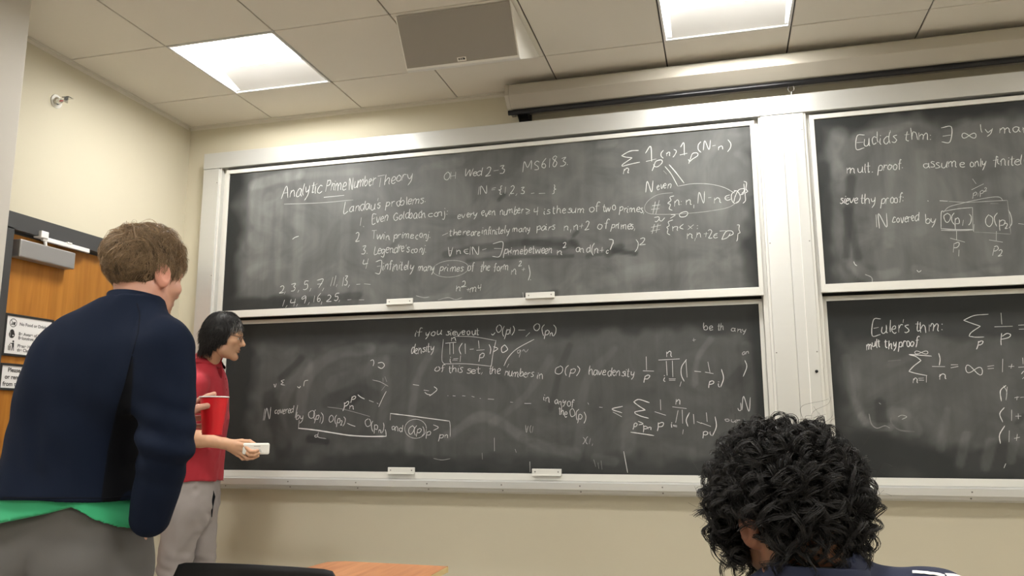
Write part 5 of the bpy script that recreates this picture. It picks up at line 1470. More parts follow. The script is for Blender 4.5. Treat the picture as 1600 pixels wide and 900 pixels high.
def panel(key, xs0, xs1, zs0, zs1, y, rail, top, bot, label, handles):
    """sliding board: slate xs0..xs1 x zs0..zs1 with its face at y"""
    t = thing('sliding_chalkboard', label, 'chalkboard', ((xs0+xs1)/2, y, zs0-bot), 'sliding chalkboard panels')
    # slate, a fine grid that carries the amount of chalk dust
    st = 0.010
    nx = int((xs1-xs0)/st)+1; nz = int((zs1-zs0)/st)+1
    X, Z = np.meshgrid(np.linspace(xs0, xs1, nx), np.linspace(zs0, zs1, nz), indexing='ij')
    P = np.stack([X, np.full_like(X, y), Z], -1).reshape(-1, 3)
    i, j = np.meshgrid(np.arange(nx-1), np.arange(nz-1), indexing='ij')
    Q = np.stack([i*nz+j, (i+1)*nz+j, (i+1)*nz+j+1, i*nz+j+1], -1).reshape(-1, 4)
    nf = len(P)
    c4 = np.array([(xs0, y+.012, zs0), (xs1, y+.012, zs0), (xs1, y+.012, zs1), (xs0, y+.012, zs1)])
    Pv = np.vstack([P, c4])
    Q = np.vstack([Q, [[nf+3, nf+2, nf+1, nf]]])
    me = np_mesh('slate', Pv, Q)
    base, smears = DUST_AND_SHADE[key]
    D = np.zeros(nf)
    xz = P[:, [0, 2]]
    wob = 0.05*vnoise(np.stack([X, X*0, Z], -1).reshape(-1, 3), 7, 5)+0.03*vnoise(np.stack([X, X*0, Z], -1).reshape(-1, 3), 19, 6)
    for (ax, az, bx, bz, amt, soft) in base:
        dx = np.minimum(xz[:, 0]-ax, bx-xz[:, 0]); dz_ = np.minimum(xz[:, 1]-az, bz-xz[:, 1])
        d = np.minimum(dx, dz_)+wob*min(1, soft*14)
        D = np.maximum(D, amt*np.clip(d/soft+0.5, 0, 1))
    for pts, rad, amt in smears:
        p = smooth_line(pts, 6)
        dist = np.full(nf, 9.0)
        for a, b_ in zip(p[:-1], p[1:]):
            ab = b_-a; tt = np.clip(((xz-a)@ab)/max(ab@ab, 1e-9), 0, 1)
            dist = np.minimum(dist, np.linalg.norm(xz-a-tt[:, None]*ab, axis=1))
        k = np.clip((1-(dist+0.35*rad*wob/0.06)/rad)*2.2, 0, 1)
        D = D+k*amt if amt > 0 else D*(1-k*min(1, -amt))
    D = np.clip(D, 0, 1)
    at = me.attributes.new('dust', 'FLOAT', 'POINT')
    at.data.foreach_set('value', np.concatenate([D, np.zeros(4)]).astype(np.float32))
    me.polygons.foreach_set('use_smooth', np.zeros(len(me.polygons), bool))
    sl = link('slate', me, t, M_SLATE)
    # frame rails, mitred at the corners
    f = 0.008
    for nm, pr in (('top_rail', [(xs0-rail, zs1+top), (xs1+rail, zs1+top), (xs1, zs1), (xs0, zs1)]), ('bottom_rail', [(xs0-rail, zs0-bot), (xs1+rail, zs0-bot), (xs1, zs0), (xs0, zs0)])):
        MB().prism(pr, 'y', y-f, y+0.0125, bev=0.0012).done(nm, M_RAIL, t)
    for pr in ([(xs0-rail, zs0-bot), (xs0, zs0), (xs0, zs1), (xs0-rail, zs1+top)], [(xs1+rail, zs0-bot), (xs1, zs0), (xs1, zs1), (xs1+rail, zs1+top)]):
        MB().prism(pr, 'y', y-f, y+0.0125, bev=0.0012).done('side_rail', M_RAIL, t)
    for hx in handles:
        zb = zs0-0.012
        hb = MB()
        hb.box(hx-0.079, hx+0.079, y-0.012, y-0.001, zb, zb+0.037, bev=0.002)
        hb.box(hx-0.079, hx+0.079, y-0.030, y-0.010, zb+0.002, zb+0.0065, bev=0.001)
        h_ = hb.done('lift_handle', M_RAIL, t)
        for s in (-1, 1):
            MB().lathe([(0, 0), (0.004, 0), (0.003, 0.002), (0, 0.0025)], (hx+s*0.062, y-0.012, zb+0.022), n=10, axis=(0, -1, 0)).done('screw', M_SCREW, h_)
    lines = []
    wr, sk = WRITING[key]
    for txt, x0, z0, x1, z1, h, wd, tone in wr:
        lines += [(q, wd, tone) for q in text_strokes(txt, x0, z0, x1, z1, h)]
    for pts, wd, tone in sk:
        lines.append((smooth_line(pts), wd, tone))
    # each phrase or formula a piece of its own: strokes closer than a hand's breadth belong together
    bb = [(p[:, 0].min(), p[:, 0].max(), p[:, 1].min(), p[:, 1].max()) for p, _, _ in lines]
    grp = list(range(len(lines)))
    def root(a):
        while grp[a] != a: a = grp[a]
        return a
    for a in range(len(bb)):
        for b_ in range(a):
            gx = max(bb[a][0]-bb[b_][1], bb[b_][0]-bb[a][1]); gz_ = max(bb[a][2]-bb[b_][3], bb[b_][2]-bb[a][3])
            if gx < 0.055 and gz_ < 0.008: grp[root(a)] = root(b_)
    sets = {}
    for a in range(len(bb)): sets.setdefault(root(a), []).append(lines[a])
    for ls in sets.values():
        link('chalk_writing', ribbon_mesh(ls, y), sl, M_CHALK)
    return t
panel('UL', -0.227, 2.846, 1.832, 2.684, YU, 0.022, 0.024, 0.042, 'upper left sliding chalkboard with the list of prime number problems', (0.915, 1.722))
panel('LL', -0.224, 2.842, 0.903, 1.757, YD, 0.020, 0.024, 0.036, 'lower left sliding chalkboard beside the man in red, products and fractions chalked on it', (0.917, 1.734))
XRR = XR-0.20
panel('UR', 3.159, XRR, 1.832, 2.684, YU, 0.022, 0.024, 0.042, 'upper right sliding chalkboard with the boxed fractions under the heading', (4.6,))
panel('LR', 3.165, XRR, 0.903, 1.757, YD, 0.020, 0.024, 0.036, 'lower right sliding chalkboard behind the curly black hair', (4.6,))

# ------------------------------------------------------------------ door
LX = XL-0.032       # face of the door leaf
door = structure(MB().box(LX-0.045, LX, DY0+0.004, DY1-0.004, 0.008, DZ-0.004, bev=0.002).done('door_1', M_DOOR))
fr = MB()
fr.prism([(XL-0.10, DY0-0.042), (XL+0.012, DY0-0.042), (XL+0.012, DY0+0.006), (XL-0.030, DY0+0.006), (XL-0.030, DY0+0.018), (XL-0.10, DY0+0.018)], 'z', 0, DZ+0.0)
fr.prism([(XL-0.10, DY1+0.042), (XL+0.012, DY1+0.042), (XL+0.012, DY1-0.006), (XL-0.030, DY1-0.006), (XL-0.030, DY1-0.018), (XL-0.10, DY1-0.018)], 'z', 0, DZ+0.0)
fr.prism([(XL-0.10, DZ+0.076), (XL+0.012, DZ+0.076), (XL+0.012, DZ-0.006), (XL-0.030, DZ-0.006), (XL-0.030, DZ-0.018), (XL-0.10, DZ-0.018)], 'y', DY0-0.042, DY1+0.042)
fr.done('door_frame', M_DOORF, door)
cl = MB().box(LX+0.001, LX+0.062, -0.815, -0.475, 1.955, 2.042, bev=0.006).done('door_closer', M_CLOSER, door)
am = MB()
am.box(XL-0.02, XL+0.03, -0.70, -0.655, 2.075, 2.11, bev=0.004)
am.box(XL+0.006, XL+0.022, -0.68, -0.375, 2.063, 2.085, bev=0.003)
am.box(XL+0.006, XL+0.026, -0.53, -0.50, 2.082, 2.09, bev=0.002)
am.tube([(XL+0.012, -0.66, 2.075), (XL+0.015, -0.655, 2.04)], 0.008, 10)
am.done('closer_arm', M_LWHITE, cl)
hd = MB()
hd.lathe([(0, 0), (0.03, 0), (0.03, 0.006), (0.012, 0.008), (0.012, 0.045), (0, 0.045)], (LX, 0.015, 1.0), n=20, axis=(1, 0, 0))
hd.tube([(LX+0.042, 0.015, 1.0), (LX+0.046, -0.03, 1.0), (LX+0.044, -0.10, 0.998)], 0.009, 12)
hd.done('door_handle', M_CLOSER, door, smooth=True)

# ------------------------------------------------------------------ signs on the door
def txt_mesh(txt, size):
    cu = bpy.data.curves.new('t', 'FONT'); cu.body = txt; cu.size = size; cu.space_line = 0.95; cu.offset = 0.0006
    o = bpy.data.objects.new('t', cu)
    me = bpy.data.meshes.new_from_object(o)
    bpy.data.objects.remove(o); bpy.data.curves.remove(cu)
    return me
SGX = LX+0.0
def sign(name, label, y0, y1, z0, z1):
    t = thing(name, label, 'sign', (SGX, (y0+y1)/2, z0))
    e = 0.011
    f = MB()
    for bx in ((y0, y1, z0, z0+e), (y0, y1, z1-e, z1), (y0, y0+e, z0+e, z1-e), (y1-e, y1, z0+e, z1-e)):
        f.box(SGX+.0005, SGX+0.010, *bx, bev=0.001)
    f.done('sign_frame', M_INK, t)
    s = MB().box(SGX+.0005, SGX+0.006, y0+e, y1-e, z0+e, z1-e).done('sign_sheet', M_PAPER, t)
    return t, s
def put(me, y, z, parent, m, name):
    me.transform(Matrix(((0, 0, 1, SGX+0.0065), (1, 0, 0, y), (0, 1, 0, z), (0, 0, 0, 1))))
    me.name = name
    return link(name, me, parent, m)
t, s = sign('door_sign', 'black framed white door sign with three pictograms, the higher of the two', -0.806, -0.520, 1.487, 1.688)
put(txt_mesh('No Food or Drinks', 0.021), -0.722, 1.637, s, M_INKG, 'sign_text')
put(txt_mesh('Be Aware of Your\nBelongings', 0.021), -0.722, 1.590, s, M_INKG, 'sign_text')
put(txt_mesh('Please Help\nthe Class', 0.021), -0.722, 1.532, s, M_INKG, 'sign_text')
def flat(pts, name, m=None, off=0.0068):
    b_ = MB()
    for poly in pts: b_.poly([(SGX+off, a, c) for a, c in poly])
    return b_.done(name, m or M_INK, s)
def ringp(cy, cz, r0, r1, n=36):
    return [[(cy+r0*math.cos(a), cz+r0*math.sin(a)), (cy+r1*math.cos(a), cz+r1*math.sin(a)), (cy+r1*math.cos(b_), cz+r1*math.sin(b_)), (cy+r0*math.cos(b_), cz+r0*math.sin(b_))] for a, b_ in [(2*math.pi*i/n, 2*math.pi*(i+1)/n) for i in range(n)]]
cy, cz = -0.758, 1.645
flat(ringp(cy, cz, 0.0175, 0.0205)+[[(cy-.014, cz+.012), (cy-.012, cz+.014), (cy+.014, cz-.012), (cy+.012, cz-.014)]], 'no_food_pictogram')
flat([[(cy-.012, cz-.010), (cy+.004, cz-.010), (cy+.004, cz-.006), (cy-.012, cz-.006)], [(cy-.010, cz-.004), (cy+.002, cz-.004), (cy, cz), (cy-.008, cz)], [(cy+.004, cz-.010), (cy+.011, cz-.010), (cy+.0125, cz+.006), (cy+.003, cz+.004)]], 'no_food_pictogram', off=0.0066)
cy, cz = -0.760, 1.592
flat([[(cy+.0165*math.cos(a)*(1 if math.sin(a) < .2 else .8), cz+(.022 if math.sin(a) > 0 else .020)*math.copysign(abs(math.sin(a))**.7, math.sin(a))) for a in np.linspace(0, 2*math.pi, 26, endpoint=False)]], 'backpack_pictogram')
flat([[(cy-.010, cz-.014), (cy-.0085, cz-.014), (cy-.0085, cz+.010), (cy-.010, cz+.010)], [(cy+.004, cz-.010), (cy+.010, cz-.010), (cy+.010, cz-.004), (cy+.004, cz-.004)]], 'backpack_pictogram', M_PAPER, 0.0071)
cy, cz = -0.760, 1.536
flat(ringp(cy+.012, cz+.021, 0, 0.005, 14)+[[(cy+.006, cz+.014), (cy+.017, cz+.015), (cy+.018, cz-.004), (cy+.008, cz-.004)], [(cy-.006, cz+.010), (cy-.004, cz+.013), (cy+.010, cz+.012), (cy+.008, cz+.008)], [(cy+.008, cz-.004), (cy+.013, cz-.004), (cy+.009, cz-.023), (cy+.005, cz-.023)], [(cy+.013, cz-.004), (cy+.018, cz-.004), (cy+.020, cz-.023), (cy+.016, cz-.023)], [(cy-.010, cz+.002), (cy-.003, cz+.002), (cy-.005, cz+.008), (cy-.009, cz+.006)]], 'litter_pictogram')
flat([[(cy-.016, cz), (cy+.003, cz), (cy+.001, cz-.023), (cy-.014, cz-.023)]], 'litter_pictogram', M_CLOSER, 0.0069)
t, s = sign('door_sign', 'black framed white door sign with large plain lettering, the lower of the two', -0.806, -0.520, 1.325, 1.452)
put(txt_mesh('Please do', 0.0285), -0.762, 1.412, s, M_INK, 'sign_text')
put(txt_mesh('or remove', 0.0285), -0.775, 1.379, s, M_INK, 'sign_text')
put(txt_mesh('from the', 0.0285), -0.783, 1.346, s, M_INK, 'sign_text')

# ------------------------------------------------------------------ sprinkler on the left wall
sx, sy, sz = XL, -0.662, 2.80
t = thing('fire_sprinkler', 'small chrome sidewall fire sprinkler high on the left wall', 'sprinkler', (sx, sy, sz))
MB().lathe([(0, 0), (0.036, 0), (0.035, 0.004), (0.024, 0.007), (0.022, 0.003), (0, 0.003)], (sx+.0005, sy, sz), n=32, axis=(1, 0, 0)).done('escutcheon', M_SPK, t, smooth=True)
MB().lathe([(0.020, 0), (0.020, 0.004), (0.013, 0.008), (0.011, 0.02), (0.013, 0.021), (0.012, 0.027), (0, 0.027)], (sx+.004, sy, sz), n=24, axis=(1, 0, 0)).done('sprinkler_body', M_CHROME, t, smooth=True)
fa = MB()
for s_ in (-1, 1):
    fa.tube([(sx+.028, sy+s_*.011, sz), (sx+.040, sy+s_*.013, sz), (sx+.054, sy+s_*.004, sz)], 0.0025, 8)
fa.tube([(sx+.050, sy, sz), (sx+.060, sy, sz)], 0.005, 10)
fa.done('frame_arms', M_CHROME, t, smooth=True)
MB().tube([(sx+.028, sy, sz), (sx+.05, sy, sz)], 0.0022, 8).done('glass_bulb', M_CUP, t, smooth=True)
df = MB()
df.poly([(sx+.050, sy-.014, sz+.012), (sx+.050, sy+.020, sz+.012), (sx+.086, sy+.024, sz+.010), (sx+.086, sy-.016, sz+.010)])
df.box(sx+.046, sx+.088, sy-.016, sy+.022, sz+.0125, sz+.0145, bev=0.0006)
df.box(sx+.058, sx+.061, sy-.012, sy+.014, sz-.012, sz+.013, bev=0.0005)
df.done('deflector', M_CHROME, t)

# ================================================================== FURNITURE
def rrect(x0, x1, y0, y1, r, n=6):
    out = []
    for cx_, cy_, a0 in ((x1-r, y1-r, 0), (x0+r, y1-r, 90), (x0+r, y0+r, 180), (x1-r, y0+r, 270)):
        for i in range(n+1):
            a = math.radians(a0+90*i/n); out.append((cx_+r*math.cos(a), cy_+r*math.sin(a)))
    return out

def tablet_chair(cx, cy, label):
    """student chair with a black plastic shell and a wooden writing tablet in front of the seat; (cx, cy) = middle of the backrest's top"""
    t = thing('tablet_chair', label, 'chair', (cx, cy+0.2, 0), 'tablet chairs facing the chalkboards')
    # backrest: curved plastic shell, its top edge slightly bowed
    bm = bmesh.new()
    nu, nv = 24, 14
    grid = {}
    for s, off in (('f', 0.0), ('b', -0.007)):
        for i in range(nu+1):
            for j in range(nv+1):
                u = -1+2*i/nu; v = j/nv
                hw = 0.243-0.006*v
                z = 0.47+0.345*v-0.012*u*u*v
                # rounded corners
                cr = 0.035
                e = abs(u)*hw-(hw-cr)
                if e > 0:
                    k = cr-math.sqrt(max(0, cr*cr-e*e))
                    zt = 0.815-k; zb = 0.47+k*0.8
                    z = zb+(zt-zb)*v-0.012*u*u*v
                y = cy-0.045*v+0.045+0.04*u*u*(0.5+0.5*v)+off+0.02*math.sin(v*3.1)-0.055
                grid[s, i, j] = bm.verts.new((cx+u*hw, y, z))
    for s in 'fb':
        for i in range(nu):
            for j in range(nv):
                q = [grid[s, i, j], grid[s, i+1, j], grid[s, i+1, j+1], grid[s, i, j+1]]
                bm.faces.new(q if s == 'b' else q[::-1])
    edge = [(i, 0) for i in range(nu)]+[(nu, j) for j in range(nv)]+[(i, nv) for i in range(nu, 0, -1)]+[(0, j) for j in range(nv, 0, -1)]
    for a, b_ in zip(edge, edge[1:]+edge[:1]):
        bm.faces.new([grid['b', a[0], a[1]], grid['f', a[0], a[1]], grid['f', b_[0], b_[1]], grid['b', b_[0], b_[1]]])
    bmesh.ops.recalc_face_normals(bm, faces=bm.faces[:])
    me = bpy.data.meshes.new('backrest'); bm.to_mesh(me); bm.free()
    o = link('backrest', me, t, M_BLACK, smooth=True)
    # seat shell
    s = MB()
    s.prism(rrect(cx-0.215, cx+0.215, cy+0.01, cy+0.43, 0.07), 'z', 0.435, 0.452, bev=0.004)
    s.done('seat', M_BLACK, t)
    # frame tubes and legs
    f = MB()
    for sx_ in (-1, 1):
        f.tube([(cx+sx_*0.15, cy+0.40, 0.424), (cx+sx_*0.15, cy+0.06, 0.424), (cx+sx_*0.15, cy-0.01, 0.46), (cx+sx_*0.15, cy-0.025, 0.62)], 0.011, 10)
    f.tube([(cx-0.15, cy+0.22, 0.424), (cx+0.15, cy+0.22, 0.424)], 0.011, 10)
    f.done('seat_frame', M_CHROME, t, smooth=True)
    for sx_ in (-1, 1):
        for ya, yb in ((0.36, 0.42), (0.08, 0.0)):
            lg = MB().tube([(cx+sx_*0.15, cy+ya, 0.424), (cx+sx_*0.20, cy+yb, 0.014)], 0.011, 10)
            l_ = lg.done('leg', M_CHROME, t, smooth=True)
            MB().lathe([(0, 0), (0.016, 0), (0.016, 0.012), (0.012, 0.02), (0, 0.02)], (cx+sx_*0.20, cy+yb, 0.001), n=14).done('foot_cap', M_BLACK, l_)
    # writing tablet: broad rounded leaf, laminate on a plywood core
    tx0, tx1, ty0, ty1 = cx-0.165, cx+0.275, cy+0.28, cy+0.685
    # broad far edge, sloping left corner, narrowing arm along the right towards the backrest
    k = [(tx0+0.07, ty1), (tx1-0.03, ty1-0.012), (tx1-0.006, ty1-0.025), (tx1, ty1-0.05), (tx1+0.005, cy+0.15), (tx1-0.02, cy+0.06), (tx1-0.075, cy+0.06), (tx1-0.10, cy+0.16), (tx1-0.14, cy+0.33), (tx0+0.10, ty0+0.06), (tx0+0.02, ty0+0.10), (tx0, ty0+0.17), (tx0+0.012, ty1-0.06), (tx0+0.03, ty1-0.022)]
    pl = smooth_line(k+[k[0]], 5)[:-1]
    tp = MB(); tp.prism([tuple(p) for p in pl], 'z', 0.684, 0.702)
    tb = tp.done('writing_tablet', [M_EDGE], t)
    MB().prism([tuple((p-np.array([cx+.06, cy+.45]))*0.997+np.array([cx+.06, cy+.45])) for p in pl], 'z', 0.7021, 0.7035).done('laminate_top', M_TABLET, tb)
    a = MB()
    a.tube([(cx+0.15, cy+0.10, 0.424), (cx+0.26, cy+0.12, 0.45), (cx+0.262, cy+0.13, 0.675), (cx+0.24, cy+0.30, 0.681), (cx+0.10, cy+0.45, 0.681)], 0.011, 10)
    a.done('tablet_arm', M_CHROME, t, smooth=True)
    return t
CHX, CHY = 1.485, -1.93
proto = tablet_chair(CHX, CHY, 'black plastic chair with wooden writing tablet beside the man in the navy jacket')
def copy_tree(o, parent=None):
    c = o.copy(); COL.objects.link(c)
    if parent is not None: c.parent = parent
    for ch in list(o.children): copy_tree(ch, c)
    return c
c2 = copy_tree(proto); c2.location = Vector(proto.location)+Vector((0.965, -0.02, 0))
c2['label'] = 'tablet chair showing only a sliver of wood left of the curly head'
c3 = copy_tree(proto); c3.location = Vector(proto.location)+Vector((1.36, -0.86, 0))
c3['label'] = 'tablet chair under the seated person with black curly hair'

# ================================================================== PEOPLE
def person(label, loc):
    return thing('person', label, 'person', loc)
SKIN_A, SKIN_B, SKIN_C = (0.56, 0.30, 0.22), (0.50, 0.285, 0.175), (0.20, 0.095, 0.053)

def add_hand(parts, hs, M, o, skin):
    V, F = hs.mesh()
    tn = np.tile(np.array(skin), (len(V), 1))*(1+0.05*vnoise(V, 60, 2))[:, None]
    parts.append((place(V, M, o), F, tn))

def bodymesh(parts, t):
    V, F, Tn = join(parts)
    return link('body', np_mesh('body', V, F, np.clip(Tn, 0, 1)), t, M_SKIN)

def lerp(a, b, t): return np.array(a)*(1-t)+np.array(b)*t

def basis(y, zhint):
    """hand frame: fingers along y, back of the hand towards zhint; columns x,y,z"""
    y = np.array(y, float); y /= np.linalg.norm(y)
    z = np.array(zhint, float); z = z-y*(z@y); z /= np.linalg.norm(z)
    x = np.cross(y, z)
    return np.stack([x, y, z], 1)

def shoe(name, ankle, az, t):
    c, s_ = math.cos(math.radians(az)), math.sin(math.radians(az))
    fx = np.array([c, s_, 0]); a = np.array([ankle[0], ankle[1], 0])
    s = SDF(a-[.22, .22, .02], a+[.22, .22, .16], 0.006)
    s.add(cap(a-fx*0.05+[0, 0, .045], a+fx*0.15+[0, 0, .035], 0.042, 0.038), 0)
    s.add(cap(a+[0, 0, .06], a+[0, 0, .11], 0.045, 0.042), 0.03)
    s.cut(lambda P: 0.002-P[..., 2])
    V, F = s.mesh()
    return link(name, np_mesh(name, V, F), t, M_SHOE)

def cloth(name, s, t, m):
    V, F = s.mesh(3)
    return link(name, np_mesh(name, V, F), t, m)

# ------------------------------------------------------------------ the man in the navy jacket
azA = 92
RA = frame(azA)
UA, FA = RA[:, 0], RA[:, 1]
A = person('man in navy jacket and grey trousers seen from behind, holding a red cup', (0.72, -1.86, 0))
hA = np.array((1.152, -2.020, 1.559)); HA = frame(80, 5, 2)
neckA = np.array((1.180, -2.074, 1.432))
nbA = np.array((1.161, -2.057, 1.481))
sRA, eRA, wRA = np.array((1.302, -2.101, 1.346)), np.array((1.303, -2.080, 1.116)), np.array((1.232, -2.034, 0.927))
sLA, eLA, wLA = np.array((0.864, -1.983, 1.339)), np.array((0.816, -1.825, 1.083)), np.array((1.047, -1.662, 1.156))
hipA = np.array((0.966, -1.996, 0.848))
secA = [(np.array((0.959, -1.997, 0.848)), .222, .165), (np.array((0.967, -2.014, 0.956)), .208, .157), (np.array((0.987, -2.028, 1.065)), .187, .145), (np.array((1.008, -2.041, 1.165)), .182, .140), (np.array((1.034, -2.052, 1.265)), .195, .142),
        (np.array((1.068, -2.059, 1.357)), .190, .132), (np.array((1.098, -2.063, 1.423)), .145, .112), (np.array((1.136, -2.067, 1.471)), .088, .088), (np.array((1.157, -2.067, 1.487)), .070, .075)]
parts = []
s = head_sdf(jaw=1.1, neck=HA.T@(neckA-hA), nr=0.050)
V, F = s.mesh()
parts.append((place(V, HA, hA), F, head_tint(V, SKIN_A, (0.5, 0.2, 0.17), (0.18, 0.10, 0.05), (0.33, 0.17, 0.10))))
hipz = hipA[2]
kn = []
legsA = []
for sgn in (-1, 1):
    hp = hipA+UA*sgn*0.10+[0, 0, -0.02]
    k_ = hp+UA*sgn*0.02+FA*0.03; k_[2] = 0.47
    an = hp+UA*sgn*0.03-FA*0.02; an[2] = 0.08
    legsA.append((hp, k_, an))
s = SDF(hipA-[.45, .45, hipz+.02], hipA+[.55, .55, .75], 0.011)
s.add(loft([(c, a*.76, b_*.76) for c, a, b_ in secA[:-2]], UA, FA), 0)
s.add(cap(neckA-[0, 0, .06], neckA-[0, 0, .03], .05, .05), .03)
for (a, b_, c) in ((sRA, eRA, wRA), (sLA, eLA, wLA)):
    s.add(cap(a, b_, .052, .042), .03); s.add(cap(b_, c, .042, .028), .02)
for hp, k_, an in legsA:
    s.add(cap(hp, k_, .085, .056), .04); s.add(cap(k_, an, .054, .038), .02)
V, F = s.mesh(); parts.append((V, F, SKIN_A))
# left hand round the cup: wrist low on the left, fingers on the far side, thumb on the near side
cupP = np.array((1.133, -1.655, 1.185))
viewA = np.array((0.799, -1.177, 1.192))-cupP; viewA /= np.linalg.norm(viewA)
rgt = np.cross(viewA, [0, 0, 1]); rgt /= np.linalg.norm(rgt)
handLA = hand_sdf(1, [(0.30, 0.25, 0.2), (.80, .75, .6), (.95, .95, .7), (1.05, 1.0, .7)], thumb=(0.75, 0.55, 0.9), spread=.12)
MLA = basis(rgt*0.55+viewA*0.62+np.array([0, 0, 0.58]), -rgt*0.80+viewA*0.55+np.array([0, 0, .25]))
oLA = cupP-rgt*0.116-viewA*0.024+np.array([0, 0, -0.052])
wLA = oLA-MLA[:, 1]*0.03
add_hand(parts, handLA, MLA, oLA, SKIN_A)
handRA = hand_sdf(-1, [(.3, .35, .2)]*4, thumb=(.25, .3, .3), wrist_len=.01)
MRA = basis(np.array((1.033, -1.900, 0.704))-np.array((1.133, -1.958, 0.855)), UA)
add_hand(parts, handRA, MRA, np.array((1.133, -1.958, 0.855)), SKIN_A)
bA = bodymesh(parts, A)
for sx_ in (-1, 1):
    pass

# jacket
s = SDF(hipA-[.42, .40, .0], hipA+[.52, .62, .88], 0.0065)
s.add(loft(secA, UA, FA, 2.25), 0)
hemz = np.array((1.102, -2.138, 0.967))[2]
s.cut(lambda P: hemz+0.006*np.sin((P@UA)*9)-P[..., 2])
s.add(cap(sRA+np.array([0, 0, .0]), eRA, .072, .073), .035); s.add(cap(eRA, wRA, .072, .050), .02)
s.add(cap(lerp(sRA, nbA, .15)+[0, 0, -.005], lerp(sRA, nbA, .75)+[0, 0, -.02], .062, .06), .04)
s.add(cap(lerp(sLA, nbA, .1), lerp(sLA, nbA, .8)+[0, 0, -.03], .066, .06), .05)
s.add(cap(sLA, eLA, .072, .070), .04); s.add(cap(eLA, wLA, .068, .046), .02)
# shoulder blades and the broad upper back
s.add(ell((1.196, -2.117, 1.283), (.075, .05, .10)), .06); s.add(ell((0.998, -2.082, 1.264), (.075, .05, .10)), .06)
cuff = np.array(wRA-eRA); cuff /= np.linalg.norm(cuff)
s.add(cap(wRA+cuff*.125, wRA+cuff*.20, .08, .08), .004, '-')
def wrinkA(P):
    u = P@UA; f_ = P@FA; z_ = P[..., 2]
    d = 0.002+0.006*vnoise(P*[1, 1, .5], 10, 1)+0.004*vnoise(P*[1, 1, .6], 24, 2)
    # drape folds running from the right armpit to the hem
    ua = sRA@UA-0.055-(sRA[2]-z_)*0.22
    d += 0.012*np.exp(-((u-ua)/0.018)**2)*np.clip((sRA[2]-0.08-z_)*6, 0, 1)*(f_ < hipA@FA)
    ub = sLA@UA+0.10+(sLA[2]-z_)*0.12
    d += 0.009*np.exp(-((u-ub)/0.025)**2)*np.clip((sLA[2]-0.1-z_)*4, 0, 1)*(f_ < hipA@FA)
    # elbow creases
    for e_, am_ in ((eRA, .007), (eLA, .006)):
        q = np.linalg.norm(P-e_, axis=-1)
        d += am_*np.sin((z_-e_[2])*90+u*30)*np.exp(-(q/0.10)**2)
    # seams: raglan seams and hem stitching
    for a_, c_ in (((1.233, -2.132, 1.480), (1.251, -2.151, 1.319)), ((1.168, -2.129, 1.484), (1.021, -2.107, 1.262))):
        a_ = np.array(a_); c_ = np.array(c_); ab = c_-a_
        t_ = np.clip(((P-a_)@ab)/(ab@ab), 0, 1)
        q = P-a_-t_[..., None]*ab
        q = np.sqrt((q@UA)**2+(0.25*(q@FA))**2+(q[..., 2]*.6)**2)
        d += 0.004*np.exp(-(q/0.006)**2)*(f_ < hipA@FA)
    return d*np.clip((z_-hemz-.004)/.07, 0.12, 1)
s.warp(wrinkA)
V, F = s.mesh()
me = np_mesh('jacket', V, F)
jk = link('jacket', me, A, M_JACKET)
nA = hA+HA@np.array([0, -.022, -.05])-neckA; nA /= np.linalg.norm(nA)
Vc, Fc = [], []
rows = [(.070, -.030), (.078, .004), (.0755, .036), (.0715, .080), (.0700, .0825), (.068, .080), (.069, .03), (.066, -.03)]
for i in range(56):
    a = 2*math.pi*i/56
    dr = UA*math.cos(a)+FA*math.sin(a)
    for r_, h_ in rows:
        Vc.append(neckA+dr*(r_*(1+.05*math.sin(a)))+nA*(h_-(.5+.5*math.sin(a))*.030*(h_ > -.01)))
n = len(rows)
for i in range(56):
    for j in range(n):
        Fc.append((i*n+j, ((i+1) % 56)*n+j, ((i+1) % 56)*n+(j+1) % n, i*n+(j+1) % n))
link('collar', np_mesh('collar', np.array(Vc), np.array(Fc)), jk, M_NAVY)
# stitched seams lying on the cloth
from mathutils.bvhtree import BVHTree
SEAM = []
bvj = BVHTree.FromPolygons([tuple(v) for v in V], [tuple(f) for f in F.tolist()])
for pts_ in ([(1.250, -2.163, 1.325), (1.230, -2.156, 1.257), (1.208, -2.151, 1.195), (1.184, -2.141, 1.102), (1.160, -2.124, 0.973)],
             [(1.226, -2.131, 1.461), (1.246, -2.141, 1.429), (1.253, -2.151, 1.383), (1.250, -2.163, 1.325)],
             [(0.849, -2.112, 0.975), (0.986, -2.139, 0.979), (1.102, -2.141, 0.981), (1.186, -2.140, 0.982), (1.246, -2.125, 0.987)]):
    q_ = []
    pa = np.array(pts_)
    for a_, c_ in zip(pa[:-1], pa[1:]):
        for t_ in np.linspace(0, 1, 14, endpoint=False): q_.append(a_*(1-t_)+c_*t_)
    eye_ = cam.matrix_world.translation
    q_ = [bvj.ray_cast(eye_, (Vector(x_)-eye_).normalized()) for x_ in q_]
    q_ = [h_ for h_ in q_ if h_[0] is not None]
    q_ = np.array([tuple(h_[0]+h_[1]*.0002) for h_ in q_])
    for _ in range(4): q_[1:-1] = (q_[:-2]+2*q_[1:-1]+q_[2:])/4
    if SEAM is not None and len(SEAM) == 0: SEAM = q_
    MB().tube([tuple(x_) for x_ in q_], 0.0011, 6).done('seam', M_BLKCL, jk, smooth=True)
